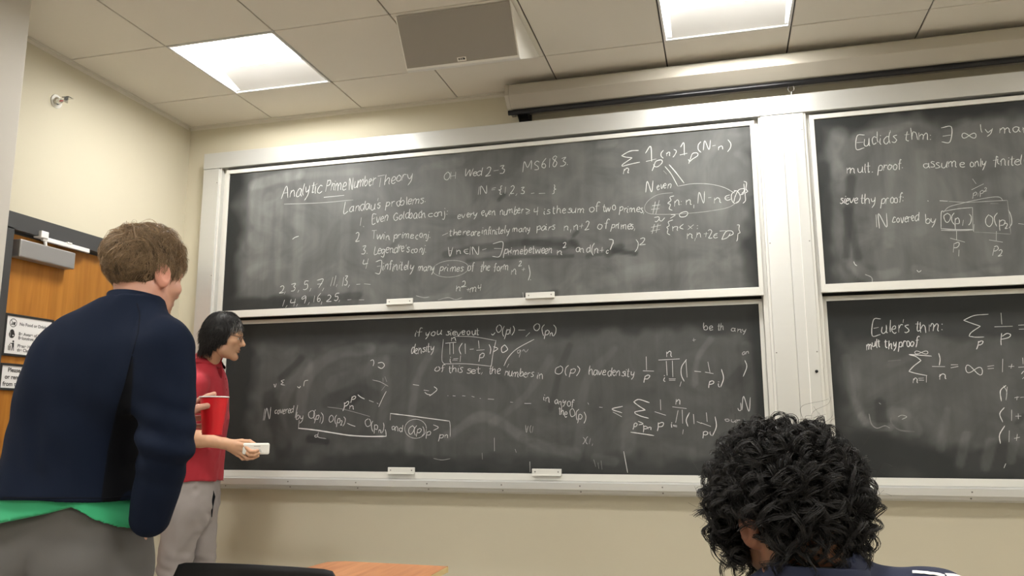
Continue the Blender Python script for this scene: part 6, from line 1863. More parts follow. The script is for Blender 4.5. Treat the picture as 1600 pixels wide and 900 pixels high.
# black side panel between the back and the right sleeve
cen = V
u = cen@UA; f_ = cen@FA
hz = cen[:, 2]
zs_, us_ = SEAM[:, 2], SEAM@UA
o_ = np.argsort(zs_)
lim = np.interp(hz, zs_[o_], us_[o_])
def dseg(P, a, b_):
    a = np.array(a); ab = np.array(b_)-a
    t_ = np.clip(((P-a)@ab)/(ab@ab), 0, 1)
    return np.linalg.norm(P-a-t_[:, None]*ab, axis=1)
arm = np.minimum(dseg(cen, sRA, eRA), dseg(cen, eRA, wRA+cuff*.05))
blk = np.minimum.reduce([u-lim, zs_.max()-hz, arm-0.083, hipA@FA+0.06-f_])
at = me.attributes.new('panel', 'FLOAT', 'POINT')
at.data.foreach_set('value', blk.astype(np.float32))
# green shirt showing below the jacket
s = SDF(hipA-[.30, .26, .10], hipA+[.30, .26, .18], 0.0042)
s.add(loft([(hipA+[0, 0, -.14], .232, .194), (hipA+[0, 0, -.02], .230, .190), (hipA+[-.003, 0, .10], .212, .162), (hipA+[-.005, 0, .175], .200, .150)], UA, FA, 2.25), 0)
pxs = [(-30, 822), (0, 817), (60, 805), (95, 794), (112, 801), (130, 815), (165, 838), (195, 829), (222, 818)]
PT = [(0.853, -2.173, 0.911), (0.908, -2.170, 0.920), (1.018, -2.166, 0.941), (1.079, -2.164, 0.958), (1.105, -2.155, 0.947), (1.131, -2.144, 0.926), (1.182, -2.125, 0.890), (1.228, -2.115, 0.904), (1.262, -2.098, 0.920)]
gu = np.array([np.array(p)@UA for p in PT]); gz = np.array([p[2] for p in PT])
s.warp(lambda P: 0.006*vnoise(P*[1, 1, .5], 16, 4)+0.004*np.sin((P@UA)*55+P[..., 2]*25)*np.clip(((P@UA)-(hipA@UA)-.02)*9, 0, 1))
s.cut(lambda P: np.interp(P@UA, gu, gz)+0.0-P[..., 2])
cloth('shirt', s, A, M_GREEN)
# trousers
s = SDF(hipA-[.40, .40, hipz+.02], hipA+[.40, .40, .16], 0.009)
s.add(loft([(hipA+[0, 0, -.14], .205, .150), (hipA+[0, 0, -.03], .206, .152), (hipA+[0, 0, .12], .19, .14)], UA, FA, 2.4), 0)
for sgn, (hp, k_, an) in zip((-1, 1), legsA):
    s.add(cap(hp+[0, 0, -.06], k_, .104, .085), .05); s.add(cap(k_, an+[0, 0, .0], .083, .075), .03)
    s.add(ell(hipA+UA*sgn*.098-FA*.085+[0, 0, -.07], (.088, .072, .095)), .03)
uc = hipA@UA
s.warp(lambda P: 0.016*np.exp(-(((P@UA)-uc)/0.012)**2)*((P@FA) < hipA@FA)*np.clip((hipA[2]+.02-P[..., 2])*10, 0, 1)+0.005*vnoise(P*[1, 1, .6], 13, 8)
       + 0.004*np.sin(((P@UA)-uc)*40+P[..., 2]*60)*np.exp(-((P[..., 2]-hipA[2]+.12)/.06)**2)
       + 0.003*np.exp(-(((P@UA)-uc-.155-(hipA[2]-P[..., 2])*.05)/0.006)**2)*((P@FA) < hipA@FA+.05))
cloth('trousers', s, A, M_GREYT)
for (hp, k_, an) in legsA: shoe('shoe', an, azA, A)

# --- hair
def hair_A(d):
    x, y, z = d.T
    hl = np.where(y < -0.02, -0.097+np.abs(x)*.25, np.where(y < 0.03, -0.078+(y+0.02)*1.5, -0.003+(y-0.03)*1.2))
    ear = (np.abs(x) > 0.055) & (y > -0.028) & (y < 0.022) & (z < 0.022)
    return (z > hl) & ~ear
def grow_hair(name, t, M, o, mask, E, length, segs, n, rad, col, flow, lift=0.25, jit=0.35, cap_off=0.008, capcol=None, sides=3, clump=0.0, wav=0.0, seed=1, hcap=0.004, grey=0, lobes=()):
    """scalp cap plus combed hairs in one mesh; everything in the head's own frame, then placed"""
    rg = np.random.default_rng(seed)
    c, r = np.array(E[0]), np.array(E[1])
    s = SDF(c-r-.03, c+r+.03, hcap)
    s.add(ell(c, r+cap_off), 0)
    for a_, b_, ra_, rb_ in lobes: s.add(cap(a_, b_, ra_, rb_), .02)
    s.F += (cap_off*0.35*vnoise(np.stack(np.meshgrid(*[np.arange(s.n[i])*s.h+s.lo[i] for i in range(3)], indexing='ij'), -1), 55, 9)).astype(np.float32)
    V, F = s.mesh()
    keep = mask(V)
    fk = keep[F].all(1)
    F = F[fk]
    used, inv = np.unique(F, return_inverse=True); F = inv.reshape(F.shape); V = V[used]
    parts = [(place(V, M, o), F, np.tile(np.array(capcol if capcol is not None else col)*.8, (len(V), 1)))]
    d = rg.normal(size=(n*3, 3)); d /= np.linalg.norm(d, axis=1, keepdims=True)
    p = c+d*r
    k = mask(p)
    q = d[k][:n]
    m = len(q)
    L = length(c+q*r)*(0.75+0.5*rg.random(m))
    path = np.zeros((m, segs, 3)); sc = np.ones(m)*1.0
    g = rg.normal(size=(m, 3))*jit
    if clump:
        g += clump*np.stack([vnoise(q, 7, 21+i) for i in range(3)], 1)
    cur = q.copy()
    for i in range(segs):
        path[:, i] = c+cur*r*sc[:, None]
        f = flow(c+cur*r)+g
        f -= cur*np.sum(f*cur, 1, keepdims=True)
        f /= np.linalg.norm(f, axis=1, keepdims=True)+1e-6
        st = (L/segs)[:, None]
        cur = cur+f*st/r
        cur /= np.linalg.norm(cur, axis=1, keepdims=True)
        t_ = (i+1)/segs
        sc = 1+(lift*(math.sin(min(1, t_*1.3)*math.pi*.62))+cap_off/r.mean()*0.8)*(0.6+0.8*np.abs(g[:, 0]))*L/0.05
        if wav: g = g+wav*rg.normal(size=(m, 3))
    rr = rad*(0.8+0.5*rg.random(m))[:, None]*np.linspace(1, .25, segs)[None]
    cc = np.array(col)*(0.55+0.9*rg.random(m))[:, None]
    if grey:
        gk = ((c+q*r)[:, 1] > .035) & (rg.random(m) < grey)
        cc[gk] = np.array((.30, .29, .28))*(.6+.6*rg.random(gk.sum()))[:, None]
    Vh, Qh, Ch = strands_mesh(path, rr, cc, sides)
    parts.append((place(Vh, M, o), Qh, Ch))
    if lobes:
        ii = rg.choice(np.where((V[:, 2] < .03) & (V[:, 1] < .03))[0], 2600)
        p0 = V[ii]; nn = p0-np.array([0, -.02, -.0]); nn[:, 2] *= .3; nn /= np.linalg.norm(nn, axis=1, keepdims=True)
        tl = np.linspace(0, 1, 6)[None, :, None]
        Ld = (.014+.02*rg.random(len(ii)))[:, None, None]
        pth = p0[:, None]+nn[:, None]*(.0005+.0035*np.sin(tl*2.4))+np.array([0, -.10, -1.0])*Ld*tl+rg.normal(size=(len(ii), 1, 3))*.004*tl
        Vh, Qh, Ch = strands_mesh(pth, np.linspace(.0011, .0004, 6)[None]*np.ones((len(ii), 1)), np.array(col)*(0.5+rg.random((len(ii), 1))), sides)
        parts.append((place(Vh, M, o), Qh, Ch))
    V, F, Tn = join(parts)
    return link(name, np_mesh(name, V, F, np.clip(Tn, 0, 1)), t, M_HAIR)

def flow_A(p):
    """out from the whorl at the crown, down at the nape"""
    wh = np.array([0.012, -0.045, 0.105])
    d = p-wh
    d = d/(np.linalg.norm(d, axis=1, keepdims=True)+.02)
    d[:, 2] -= np.clip(-p[:, 2]*8, 0, .8)
    d[:, 0] += 0.25*(p[:, 2] > .05)
    return d
EA = ((0, -0.010, 0.032), (0.077, 0.098, 0.089))
grow_hair('hair', A, HA, hA, hair_A, EA, lambda p: np.interp(p[:, 2], [-.08, -.03, .03, .12], [.016, .024, .040, .055]), 8, 13000, 0.00065, (0.24, 0.16, 0.09), flow_A, lift=0.14, jit=0.15, cap_off=0.007, capcol=(0.085, 0.055, 0.03), clump=1.0, seed=3)  # cap colour darker than the hairs, painting the shade deep between them

# ------------------------------------------------------------------ red cup
ct = thing('cup', 'red plastic cup with white rim held by the man in the navy jacket', 'cup', tuple(cupP+np.array([0, 0, -.06])))
r0, r1, hc = 0.0285, 0.0415, 0.114
tilt = Vector((0, 0, 1))
outer = []
for i in range(13):
    tt = i/12; z_ = hc*tt
    st = 0.0008 if (i % 4 == 0) else 0
    outer.append((r0+(r1-r0)*tt+st, z_))
inner = [(r-0.0012, z_) for r, z_ in outer][::-1]
inner[-1] = (inner[-1][0], 0.002)
base = cupP+np.array([0, 0, -hc/2])
cup = MB().lathe([(0, 0)]+outer, tuple(base), 48).done('cup_wall', M_CUP, ct, smooth=True)
MB().lathe(inner+[(0, 0.002)], tuple(base), 48).done('cup_lining', M_CUPW, ct, smooth=True)
rim = [(r1+0.0012+0.0022*math.cos(a), hc+0.0022*math.sin(a)) for a in np.linspace(0, 2*math.pi, 11)]
MB().lathe(rim, tuple(base), 48).done('rim', M_CUPW, ct, smooth=True)

# ------------------------------------------------------------------ the man in the red polo shirt
azB = 14
RB = frame(azB); UB, FB = RB[:, 0], RB[:, 1]
hB = np.array((0.215, -0.292, 1.608)); HB = frame(24, 8, 0)*0.94
B = person('man in red polo shirt and taupe trousers wiping the chalkboard with an eraser', (0.02, -0.36, 0))
neckB = np.array((0.106, -0.266, 1.477))
sRB, eRB, wRB = np.array((0.136, -0.394, 1.353)), np.array((0.079, -0.429, 1.112)), np.array((0.311, -0.381, 1.069))
sLB, eLB, wLB = np.array((0.056, -0.103, 1.368)), np.array((-0.055, -0.018, 1.080)), np.array((-0.048, -0.013, 0.823))
secB = [(np.array((0.023, -0.178, 0.852)), .160, .118), (np.array((0.042, -0.198, 0.997)), .155, .112), (np.array((0.073, -0.224, 1.190)), .172, .118), (np.array((0.089, -0.243, 1.319)), .175, .105),
        (np.array((0.096, -0.258, 1.412)), .140, .088), (np.array((0.102, -0.266, 1.467)), .078, .070), (np.array((0.123, -0.273, 1.508)), .058, .058)]
hipB = np.array((0.011, -0.172, 0.804))
legsB = [(np.array((0.018, -0.260, 0.780)), np.array((-0.057, -0.201, 0.453)), np.array((-0.153, -0.096, 0.076))), (np.array((-0.004, -0.106, 0.766)), np.array((-0.013, -0.027, 0.426)), np.array((-0.040, 0.031, 0.058)))]
parts = []
s = head_sdf(neck=np.linalg.inv(HB)@(neckB-hB), nr=0.049, nose=1.1, ears=False, jaw=0.8)
V, F = s.mesh()
parts.append((place(V, HB, hB), F, head_tint(V, SKIN_B, (0.40, 0.17, 0.13), (0.03, 0.022, 0.018), (0.34, 0.19, 0.12))))
s = SDF(np.minimum(legsB[0][2], hipB)-[.35, .35, .09], hB+[.35, .45, .05], 0.010)
s.add(loft([(c, a*.78, b_*.78) for c, a, b_ in secB[:-2]], UB, FB), 0)
s.add(cap(neckB+[0, 0, -.03], hB+HB@np.array([0, -.03, -.09]), .046, .044), .02)
for (a, b_, c) in ((sLB, eLB, wLB),):
    s.add(cap(a, b_, .046, .038), .03); s.add(cap(b_, c, .038, .026), .02)
s.add(cap(sRB, eRB, .046, .040), .03)
for hp, k_, an in legsB:
    s.add(cap(hp, k_, .075, .05), .04); s.add(cap(k_, an, .05, .036), .02)
V, F = s.mesh(); parts.append((V, F, SKIN_B))
# right forearm and hand: back of the hand to the room, thumb over the top, fingers closing on the eraser's near face
viewB = wRB-np.array((2.047, -2.937, 1.131)); viewB /= np.linalg.norm(viewB)
rB = np.cross(viewB, [0, 0, 1]); rB /= np.linalg.norm(rB)
up = np.array([0, 0, 1.0])
lo_ = np.minimum(np.minimum(eRB, wRB), np.array((0.480, -0.344, 0.990)))-.06; hi_ = np.maximum(np.maximum(eRB, wRB), np.array((0.462, -0.324, 1.086)))+.06
s = SDF(lo_, hi_, 0.0021)
mid_ = np.array((0.193, -0.406, 1.094)); wr_ = np.array((0.317, -0.386, 1.072))
s.add(cap(eRB, mid_, .039, .037), 0); s.add(cap(mid_, wr_, .037, .025), .025)
s.add(cap(wr_, (0.353, -0.380, 1.066), .025, .024), .015)
for (q0, q1, ra, rb) in (((0.347, -0.383, 1.072), (0.416, -0.376, 1.063), .018, .0125), ((0.347, -0.381, 1.060), (0.411, -0.376, 1.045), .018, .012), ((0.345, -0.378, 1.054), (0.397, -0.371, 1.030), .017, .0115), ((0.338, -0.373, 1.051), (0.376, -0.364, 1.021), .016, .011)):
    s.add(cap(q0, q1, ra, rb), .010)
FB_PTS = [[(0.417, -0.378, 1.063), (0.455, -0.378, 1.036), (0.474, -0.372, 1.035), (0.485, -0.365, 1.039)],
          [(0.411, -0.376, 1.045), (0.449, -0.374, 1.018), (0.472, -0.368, 1.018), (0.488, -0.360, 1.026)],
          [(0.397, -0.371, 1.030), (0.429, -0.363, 1.000), (0.457, -0.359, 1.003), (0.480, -0.351, 1.013)],
          [(0.376, -0.364, 1.021), (0.399, -0.354, 0.999), (0.420, -0.349, 0.999), (0.440, -0.343, 1.008)]]
for pts_, r_ in zip(FB_PTS, (.0095, .0095, .009, .0078)):
    for j_ in range(3):
        s.add(cap(pts_[j_], pts_[j_+1], r_*(1-.08*j_), r_*(1-.08*(j_+1))), .003 if j_ else .007)
TH = [(0.343, -0.372, 1.075), (0.386, -0.348, 1.081), (0.421, -0.336, 1.081), (0.450, -0.337, 1.068)]
for j_, r_ in enumerate((.0155, .0115, .0105)):
    s.add(cap(TH[j_], TH[j_+1], r_, r_*.88), .008 if j_ == 0 else .004)
V, F = s.mesh(); parts.append((V, F, np.tile(np.array(SKIN_B)*1.05, (len(V), 1))*(1+0.06*vnoise(V, 70, 2))[:, None]))
handLB = hand_sdf(1, [(.3, .35, .25)]*4, thumb=(.4, .3, .3))
MLB = basis(np.array(wLB-eLB), -UB)
add_hand(parts, handLB, MLB, wLB, SKIN_B)
bB = bodymesh(parts, B)
for sx_ in (-1, 1):
    ev = MB()
    pe = hB+HB@np.array([sx_*.031, .0745, -.006])
    ev.lathe([(0, -.0126)]+[(.0126*math.cos(a), .0126*math.sin(a)) for a in np.linspace(-1.5, 1.5, 12)]+[(0, .0126)], tuple(pe), 18, axis=tuple(HB[:, 1]))
    e_ = ev.done('eye', M_EYE, bB, smooth=True)
    MB().lathe([(0, .0120), (.0058, .0113), (.0056, .0120), (0, .0131)], tuple(pe), 16, axis=tuple(HB[:, 1])).done('iris', M_IRIS, e_, smooth=True)
# polo shirt
s = SDF(hipB-[.34, .34, .02], hB+[.30, .45, .0], 0.006)
s.add(loft(secB, UB, FB, 2.3), 0)
s.add(cap(sRB, lerp(sRB, eRB, .78), .066, .068), .010)
s.add(cap(sLB, lerp(sLB, eLB, .72), .064, .068), .035)
s.add(cap(lerp(sRB, neckB, .2), lerp(sRB, neckB, .8)+[0, 0, -.015], .05, .045), .03); s.add(cap(lerp(sLB, neckB, .2), lerp(sLB, neckB, .8)+[0, 0, -.015], .05, .045), .03)
nd = hB+HB@np.array([0, -.03, -.09])-neckB; nd /= np.linalg.norm(nd)
s.add(cap(neckB+nd*-.005, neckB+nd*.022, .069, .062), .012)
s.add(cap(neckB+nd*.02, neckB+nd*.12, .055, .055), 0.004, '-')
# open neck at the front
s.add(ell(neckB+FB*.062+[0, 0, -.03], (.028, .028, .06)), .01, '-')
hz2 = (0.046, -0.217, 0.871)[2]
s.cut(lambda P: hz2+0.012*np.sin((P@FB)*14+1.0)-P[..., 2])
sleeve = np.array(eRB-sRB); sleeve /= np.linalg.norm(sleeve)
s.cut(lambda P: np.where(np.linalg.norm(np.cross(P-sRB, sleeve), axis=-1) < .1, (P-lerp(sRB, eRB, .80))@sleeve-0.0, -1) if False else np.full(P.shape[:-1], -1.0))
s.warp(lambda P: 0.006*vnoise(P*[1, 1, .5], 14, 4)+0.003*vnoise(P*[1, 1, .6], 34, 5)+0.004*np.exp(-(((P-(0.171, -0.296, 1.205))@UB-.04)/.012)**2)*0)
V, F = s.mesh()
polo = link('polo_shirt', np_mesh('polo_shirt', V, F), B, M_RED)
# turned-down collar: a flared band round the neck, open in front
def collar(nk, nd, F_, U_, r_in, r_out, hgt, drop, op, name, t, m, seg=48):
    Vc, Fc = [], []
    rows = [(r_in, hgt*.2), (r_in, hgt), (r_in+.004, hgt+.004), (r_out-.003, hgt*.2-drop*.4), (r_out, -drop), (r_out-.004, -drop+.001), (r_in+.003, hgt*.6)]
    for i in range(seg+1):
        a = -math.pi/2+op+(2*math.pi-2*op)*i/seg   # starts beside the front opening
        a = math.pi/2+op+(2*math.pi-2*op)*i/seg
        dr = U_*math.cos(a)+F_*math.sin(a)
        fr_ = 0.5+0.5*math.cos(a-math.pi/2)         # 1 at front
        for r_, h_ in rows:
            h2 = h_-fr_*0.042-(fr_**4)*(0.02 if h_ < 0 else 0)
            Vc.append(np.array(nk)+dr*(r_*(1+.08*fr_))+nd*h2)
    n = len(rows)
    for i in range(seg):
        for j in range(n):
            Fc.append((i*n+j, (i+1)*n+j, (i+1)*n+(j+1) % n, i*n+(j+1) % n))
    me = np_mesh(name, np.array(Vc), np.array(Fc))
    return link(name, me, t, m)
collar(neckB+nd*.016, nd, FB, UB, .060, .104, .030, .018, .30, 'collar', polo, M_RED)
pl = MB()
ax = neckB+FB*.095+[0, 0, -.075]
for k_ in (0.0, .055):
    c_ = neckB+FB*(.103+.008*k_/.055)+UB*.004+np.array([0, 0, -.085-k_])
    MB().lathe([(0, 0), (.005, 0), (.005, .002), (0, .0024)], tuple(c_), 12, axis=tuple(FB)).done('button', M_RED, polo)
pl.bm.free()
# trousers
s = SDF(np.minimum(legsB[0][2], hipB)-[.32, .32, .09], hipB+[.32, .32, .14], 0.0075)
s.add(loft([(hipB+[0, 0, -.19], .08, .05), (hipB+[0, 0, -.11], .135, .098), (hipB+[0, 0, -.05], .158, .114), (hipB+[0, 0, 0], .160, .116), (hipB+[0, 0, .12], .146, .104)], UB, FB, 2.4), 0)
for hp, k_, an in legsB:
    s.add(cap(hp+[0, 0, -.03], k_, .094, .076 if hp is legsB[0][0] else .062), .03 if hp is legsB[0][0] else .012); s.add(cap(k_, an, .074 if hp is legsB[0][0] else .062, .064), .012)
def wrB(P):
    d = 0.009*vnoise(P*[1, 1, .6], 14, 8)+0.005*vnoise(P*[1, 1, 1.2], 30, 9)
    for hp, k_, an in legsB:
        q = np.linalg.norm(P-k_, axis=-1)
        d += .005*np.sin(P[..., 2]*110+(P@FB)*40)*np.exp(-(q/.11)**2)
    q = np.linalg.norm(P-hipB-FB*.09+[0, 0, .06], axis=-1)
    d += .004*np.sin((P[..., 2]-(P@UB)*.8)*95)*np.exp(-(q/.10)**2)
    # slanting pocket on the right hip
    a_ = hipB+UB*.13+FB*.06+[0, 0, .06]; c_ = hipB+UB*.155-FB*.0+[0, 0, -.10]
    ab = c_-a_; t_ = np.clip(((P-a_)@ab)/(ab@ab), 0, 1)
    q = np.linalg.norm((P-a_-t_[..., None]*ab)*[1, .5, 1], axis=-1)
    d += .006*np.exp(-(q/.007)**2)
    return d
s.warp(wrB)
tr = cloth('trousers', s, B, M_TAUPE)
# dark key strap hanging from the front of the waistband
bl = MB(); c_ = hipB+FB*.106+UB*.045
bl.tube([tuple(c_+[0, 0, .04]), tuple(c_+FB*.012+[0, 0, .0]), tuple(c_+FB*.008+[0, 0, -.05]), tuple(c_+FB*.006-UB*.006+[0, 0, -.10])], [.006, .009, .005, .002], 8)
bl.done('belt_strap', M_BLKCL, B, smooth=True)
for (hp, k_, an), az_ in zip(legsB, (azB, azB+6)): shoe('shoe', an, az_, B)
# hair: straight, black, over the ears
def hair_B(p):
    x, y, z = p.T
    hl = np.where(y < -0.03, -0.112, np.where(y < 0.028, -0.085+(y+.03)*0.75, np.where(y < .045, -.042+(y-.028)*4.6, 0.036+(y-0.045)*0.6)))
    return (z > hl)
EB = ((0, -0.012, 0.010), (0.084, 0.103, 0.114))
def flow_B(p):
    wh = np.array([0.02, -0.035, 0.12])
    d = p-wh; d = d/(np.linalg.norm(d, axis=1, keepdims=True)+.02)
    d[:, 2] -= 0.6
    d[:, 1] -= 1.1*np.clip((p[:, 1]-.03)*14, 0, 1)
    d[:, 0] += np.sign(p[:, 0])*.5*np.clip((p[:, 1]-.03)*14, 0, 1)
    return d
grow_hair('hair', B, HB, hB, hair_B, EB, lambda p: np.interp(p[:, 2], [-.09, -.03, .03, .12], [.025, .034, .045, .05]), 9, 9000, 0.0009, (0.013, 0.0115, 0.011), flow_B, lift=0.06, jit=0.08, cap_off=0.006, capcol=(0.010, 0.009, 0.009), clump=0.35, seed=5, grey=0.35, lobes=[((sg*.040, -.045, -.02), (sg*.034, -.066, -.092), .040, .034) for sg in (-1, 1)])
# glasses
g = MB()
gp = lambda x, y, z: tuple(hB+HB@np.array([x, y, z]))
for sx_ in (-1, 1):
    g.tube([gp(sx_*.033+.023*math.cos(a)*1.0, .100-.004*abs(math.cos(a)), -.008+.0155*math.sin(a)) for a in np.linspace(0, 2*math.pi, 25)[:-1]], .0014, 6, closed=True)
    g.tube([gp(sx_*.056, .097, -.003), gp(sx_*.070, .080, .0), gp(sx_*.082, .01, .002), gp(sx_*.083, -.015, -.008)], .0015, 6)
g.tube([gp(-.010, .100, -.005), gp(0, .106, -.002), gp(.010, .100, -.005)], .0014, 6)
gl = g.done('glasses', M_GLASS, B, smooth=True)

# ------------------------------------------------------------------ chalk eraser
eP = np.array((0.460, -0.340, 1.047))
er = thing('chalk_eraser', 'white felt chalkboard eraser in the right hand of the man in red', 'eraser', tuple(eP))
Re = Matrix([list(r_) for r_ in np.stack([rB*math.cos(.01)-up*math.sin(.01), viewB, up*math.cos(.01)+rB*math.sin(.01)], 1)])
e1 = MB(); e1.box(eP[0]-.062, eP[0]+.062, eP[1]-.021, eP[1]+.021, eP[2]-.027, eP[2]+.027, bev=.0085, rot=Re)
e1.done('felt_block', M_ERASER, er)
e2 = MB()
for dx, dz, wd in ((.016, -.012, .018), (.014, -.006, .014), (.004, .012, .030)):
    cpt = eP+np.array(Re)@np.array([dx, -.0213, dz])
    e2.box(cpt[0]-wd/2, cpt[0]+wd/2, cpt[1]-.0003, cpt[1]+.0003, cpt[2]-.0016, cpt[2]+.0016, rot=Re)
e2.done('faded_print', M_ERG, er)

# ------------------------------------------------------------------ the seated person with curly hair
hC = np.array((2.753, -2.392, 0.996)); HC = frame(108, 36, -6)
Cc = person('seated person with big black curly hair and dark navy shirt, seen from behind', (2.80, -2.42, 0))
azC = 82
RC = frame(azC); UC, FC = RC[:, 0], RC[:, 1]
neckC = np.array((2.783, -2.423, 0.924))
sRC, sLC = np.array((2.957, -2.420, 0.867)), np.array((2.614, -2.406, 0.814))
pel = np.array([neckC[0]+.02, neckC[1]-.10, 0.56])
mid = (sRC+sLC)/2
secC = [(pel, .175, .125), (lerp(pel, mid, .3), .165, .115), (lerp(pel, mid, .6), .178, .120), (lerp(pel, mid, .85), .182, .115), (mid+[0, 0, .012], .15, .095), (neckC+[0, 0, -.018], .075, .07), (neckC+[0, 0, .006], .062, .062)]
eRC, eLC = sRC+UC*.05+FC*.12+[0, 0, -.24], sLC-UC*.04+FC*.14+[0, 0, -.24]
wRC, wLC = eRC-UC*.10+FC*.22+[0, 0, .03], eLC+UC*.08+FC*.22+[0, 0, .03]
parts = []
s = head_sdf(neck=HC.T@(neckC+FC*.012-hC), nr=0.047)
V, F = s.mesh()
parts.append((place(V, HC, hC), F, head_tint(V, SKIN_C, (0.25, 0.09, 0.07), (0.015, 0.01, 0.008))))
s = SDF(pel-[.45, .35, .60], np.array([pel[0]+.45, pel[1]+.75, hC[2]]), 0.010)
s.add(loft([(c, a*.85, b_*.85) for c, a, b_ in secC[:-2]], UC, FC), 0)
s.add(cap(neckC+FC*.012+[0, 0, -.05], hC+HC@np.array([0, -.035, -.06]), .046, .045), .02)
for a, b_, c in ((sRC, eRC, wRC), (sLC, eLC, wLC)):
    s.add(cap(a, b_, .046, .038), .03); s.add(cap(b_, c, .038, .026), .02)
legsC = []
for sgn in (-1, 1):
    hp = pel+UC*sgn*.09+[0, 0, -.01]; k_ = hp+FC*.43+UC*sgn*.05+[0, 0, -.02]; an = k_+FC*.03; an = np.array([an[0], an[1], .08])
    legsC.append((hp, k_, an)); s.add(cap(hp, k_, .075, .05), .03); s.add(cap(k_, an, .05, .036), .02)
V, F = s.mesh(); parts.append((V, F, SKIN_C))
for sd, e_, w_ in ((-1, eRC, wRC), (1, eLC, wLC)):
    add_hand(parts, hand_sdf(sd, [(.35, .4, .3)]*4, thumb=(.4, .3, .3)), basis(w_-e_, [0, 0, 1]), w_, SKIN_C)
bC = bodymesh(parts, Cc)
s = SDF(pel-[.42, .30, .05], np.array([pel[0]+.45, pel[1]+.5, neckC[2]+.06]), 0.006)
s.add(loft(secC, UC, FC, 2.3), 0)
for a, b_ in ((sRC, eRC), (sLC, eLC)):
    s.add(cap(a, lerp(a, b_, .85), .064, .07), .035)
    s.add(cap(lerp(a, neckC, .2), lerp(a, neckC, .8)+[0, 0, -.022], .055, .05), .03)
ndC = hC+HC@np.array([0, -.035, -.06])-neckC; ndC /= np.linalg.norm(ndC)
s.add(cap(neckC+ndC*-.02, neckC+ndC*.012, .072, .066), .012)
s.add(cap(neckC+ndC*.004, neckC+ndC*.12, .058, .056), .003, '-')
s.warp(lambda P: 0.005*vnoise(P*[1, 1, .7], 14, 4)+0.003*vnoise(P, 30, 5)-.003*np.exp(-((np.linalg.norm(P-neckC-ndC*.004, axis=-1)-.075)/.012)**2))
sh = cloth('shirt', s, Cc, M_TEE)
Vc, Fc = [], []
rows = [(.094, -.016), (.084, .004), (.079, .018), (.075, .022), (.072, .018), (.072, -.02)]
for i in range(48):
    a = 2*math.pi*i/48
    dr = UC*math.cos(a)+FC*math.sin(a)
    for r_, h_ in rows:
        Vc.append(neckC+dr*(r_*(1+.06*math.sin(a)))+ndC*(h_-(.5+.5*math.sin(a))*.02)-FC*.008)
n = len(rows)
for i in range(48):
    for j in range(n):
        Fc.append((i*n+j, ((i+1) % 48)*n+j, ((i+1) % 48)*n+(j+1) % n, i*n+(j+1) % n))
link('collar', np_mesh('collar', np.array(Vc), np.array(Fc)), sh, M_TEE)
# white piping on the right shoulder
from mathutils.bvhtree import BVHTree
bvh = BVHTree.FromPolygons([tuple(v.co) for v in sh.data.vertices], [tuple(p.vertices) for p in sh.data.polygons])
for a_, b_ in (((2.918, -2.443, 0.939), (2.962, -2.464, 0.945)), ((2.962, -2.451, 0.930), (3.025, -2.436, 0.943))):
    a_ = np.array(a_); b_ = np.array(b_); sv = []
    for t_ in np.linspace(0, 1, 13):
        q = lerp(a_, b_, t_)
        co, no, _, _ = bvh.find_nearest(Vector(q))
        sv.append((co+no*.0012, no))
    Vs_, Fs_ = [], []
    for i_ in range(13):
        tg = (sv[min(12, i_+1)][0]-sv[max(0, i_-1)][0]).normalized(); sd_ = sv[i_][1].cross(tg).normalized()
        for k_, h_ in ((-.0035, 0), (-.0025, .001), (.0025, .001), (.0035, 0)): Vs_.append(tuple(sv[i_][0]+sd_*k_+sv[i_][1]*h_))
    for i_ in range(12):
        for k_ in range(3): Fs_.append((i_*4+k_, i_*4+k_+1, (i_+1)*4+k_+1, (i_+1)*4+k_))
    link('white_stripe', np_mesh('white_stripe', np.array(Vs_), np.array(Fs_)), sh, M_PAPER)
s = SDF(pel-[.36, .30, .60], np.array([pel[0]+.36, pel[1]+.7, pel[2]+.15]), 0.009)
s.add(loft([(pel+[0, 0, -.11], .17, .13), (pel+[0, 0, .12], .172, .122)], UC, FC, 2.4), 0)
for hp, k_, an in legsC:
    s.add(cap(hp, k_, .09, .07), .04); s.add(cap(k_, an, .07, .062), .02)
s.warp(lambda P: .005*vnoise(P, 14, 3))
cloth('trousers', s, Cc, M_JEAN)
for hp, k_, an in legsC: shoe('shoe', an, azC, Cc)
# thin black cord round the neck
cd = MB()
cd.tube([tuple(neckC+ndC*.018+UC*.060*math.cos(a)+FC*.062*math.sin(a)+np.array([0, 0, -.010*max(0, math.sin(a))])) for a in np.linspace(0, 2*math.pi, 41)[:-1]], .0022, 6, closed=True)
cd.done('neck_cord', M_BLACK, Cc, smooth=True)
# glasses, one end piece just clear of the hair
g = MB()
gp = lambda x, y, z: tuple(hC+HC@np.array([x, y, z]))
for sx_ in (-1, 1):
    g.tube([gp(sx_*.033+.023*math.cos(a), .101-.004*abs(math.cos(a)), -.008+.018*math.sin(a)) for a in np.linspace(0, 2*math.pi, 25)[:-1]], .0016, 6, closed=True)
    g.tube([gp(sx_*.056, .098, -.003), gp(sx_*.070, .080, .0), gp(sx_*.082, .01, .002), gp(sx_*.083, -.015, -.008)], .0016, 6)
g.tube([gp(-.010, .101, -.005), gp(0, .107, -.002), gp(.010, .101, -.005)], .0015, 6)
g.done('glasses', M_GLASS, Cc, smooth=True)

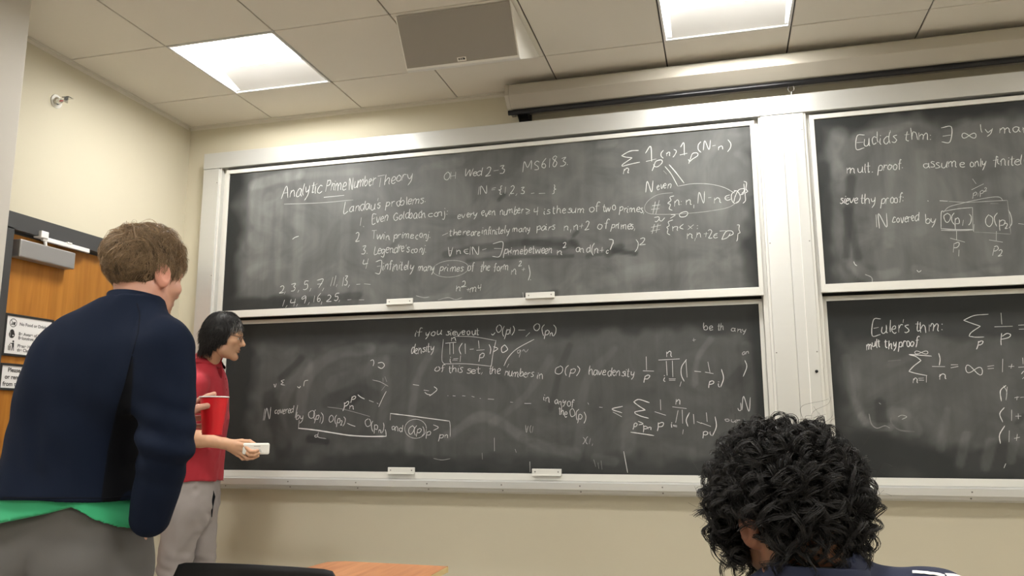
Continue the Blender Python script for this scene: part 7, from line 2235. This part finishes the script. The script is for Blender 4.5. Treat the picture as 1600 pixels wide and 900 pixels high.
def curly_hair(t, M, o):
    rg = np.random.default_rng(21)
    c = np.array((0, -0.012, 0.036)); r = np.array((0.083, 0.105, 0.094))
    def mask(p):
        x, y, z = p.T
        hl = np.where(y < -0.03, -0.095, np.where(y < 0.03, -0.05, -0.02+(y-0.03)*1.0))
        ear = (x < -0.04) & (y > -0.045) & (y < 0.03) & (z < 0.012)
        return (z > hl) & ~ear
    s = SDF(c-r-.08, c+r+.08, 0.004)
    s.add(ell(c, r+[.008, .005, .006]), 0)
    # lumpy locks on the mass itself
    dd = rg.normal(size=(420, 3)); dd /= np.linalg.norm(dd, axis=1, keepdims=True)
    for q in dd:
        p = c+q*(r+[.010, .008, .009])
        if mask((c+q*r)[None])[0]:
            s.add(ell(p, np.array([.010, .010, .010])*rg.uniform(.7, 1.2)), .006)
    V, F = s.mesh()
    q = (V-c)/np.linalg.norm((V-c)/r, axis=1, keepdims=True)+c
    keep = mask(q); F = F[keep[F].all(1)]
    used, inv = np.unique(F, return_inverse=True); F = inv.reshape(F.shape); V = V[used]
    parts = [(place(V, M, o), F, np.tile((0.0065, 0.0058, 0.0058), (len(V), 1)))]
    # curls: each a bundle of hairs winding round a drooping axis
    nl = 950
    d = rg.normal(size=(nl*3, 3)); d /= np.linalg.norm(d, axis=1, keepdims=True)
    d = d[mask(c+d*r)][:nl]; nl = len(d)
    segs = 27
    tt = np.linspace(0, 1, segs)
    grav = M.T@np.array([0, 0, -1.0])
    paths, rad, cols = [], [], []
    for i in range(nl):
        q = d[i]
        nrm = q/r; nrm /= np.linalg.norm(nrm)
        tan = rg.normal(size=3); tan = tan-nrm*(tan@nrm); tan /= np.linalg.norm(tan)
        dn = grav-nrm*(grav@nrm)
        L = rg.uniform(.04, .078)
        lift = rg.uniform(.012, .036)
        base = c+q*r*1.06
        axis = base+nrm*(lift*np.sin(tt*1.9))[:, None]+(tan*.55+dn*.75)*(L*tt**1.2)[:, None]+grav*(0.012*tt**2)[:, None]
        if np.min(np.linalg.norm((axis-np.array([-.088, -.012, -.03]))*[1, 1, .8], axis=1)) < .040: continue
        Tn = np.gradient(axis, axis=0); Tn /= np.linalg.norm(Tn, axis=1, keepdims=True)
        e1 = np.cross(Tn, nrm+.01); e1 /= np.linalg.norm(e1, axis=1, keepdims=True); e2 = np.cross(Tn, e1)
        R_ = rg.uniform(.007, .0145); turns = rg.uniform(1.3, 2.6); ph = rg.uniform(0, 6.28); hd_ = rg.choice([-1, 1])
        nb = 12
        for k in range(nb):
            o1 = rg.normal(size=3)*.0019
            p2 = ph+hd_*tt*turns*2*math.pi+rg.normal()*.16
            rr = R_*(0.35+.75*np.minimum(1, tt*2.2))*(1+.10*rg.normal())
            P = axis+e1*(rr*np.cos(p2))[:, None]+e2*(rr*np.sin(p2))[:, None]+o1
            paths.append(P); rad.append(np.linspace(.00075, .0004, segs)*rg.uniform(.7, 1.2)); cols.append(np.array((.012, .0105, .010))*rg.uniform(.5, 1.7))
    # stray hairs at the outline
    for i in range(90):
        q = d[rg.integers(nl)]
        nrm = q/r; nrm /= np.linalg.norm(nrm)
        tan = rg.normal(size=3); tan -= nrm*(tan@nrm); tan /= np.linalg.norm(tan)
        e2 = np.cross(nrm, tan)
        base = c+q*r*1.05
        R_ = rg.uniform(.008, .02); tn = rg.uniform(.5, 1.4)
        P = base+nrm*(tt*rg.uniform(.045, .085))[:, None]+tan*(R_*np.sin(tt*tn*6.28))[:, None]+e2*(R_*(1-np.cos(tt*tn*6.28)))[:, None]
        paths.append(P); rad.append(np.linspace(.00035, .0002, segs)); cols.append(np.array((.014, .012, .011)))
    Vh, Qh, Ch = strands_mesh(np.array(paths), np.array(rad), np.array(cols), 3)
    parts.append((place(Vh, M, o), Qh, Ch))
    V, F, Tn = join(parts)
    return link('curly_hair', np_mesh('curly_hair', V, F, np.clip(Tn, 0, 1)), t, M_HAIR)
curly_hair(Cc, HC, hC)
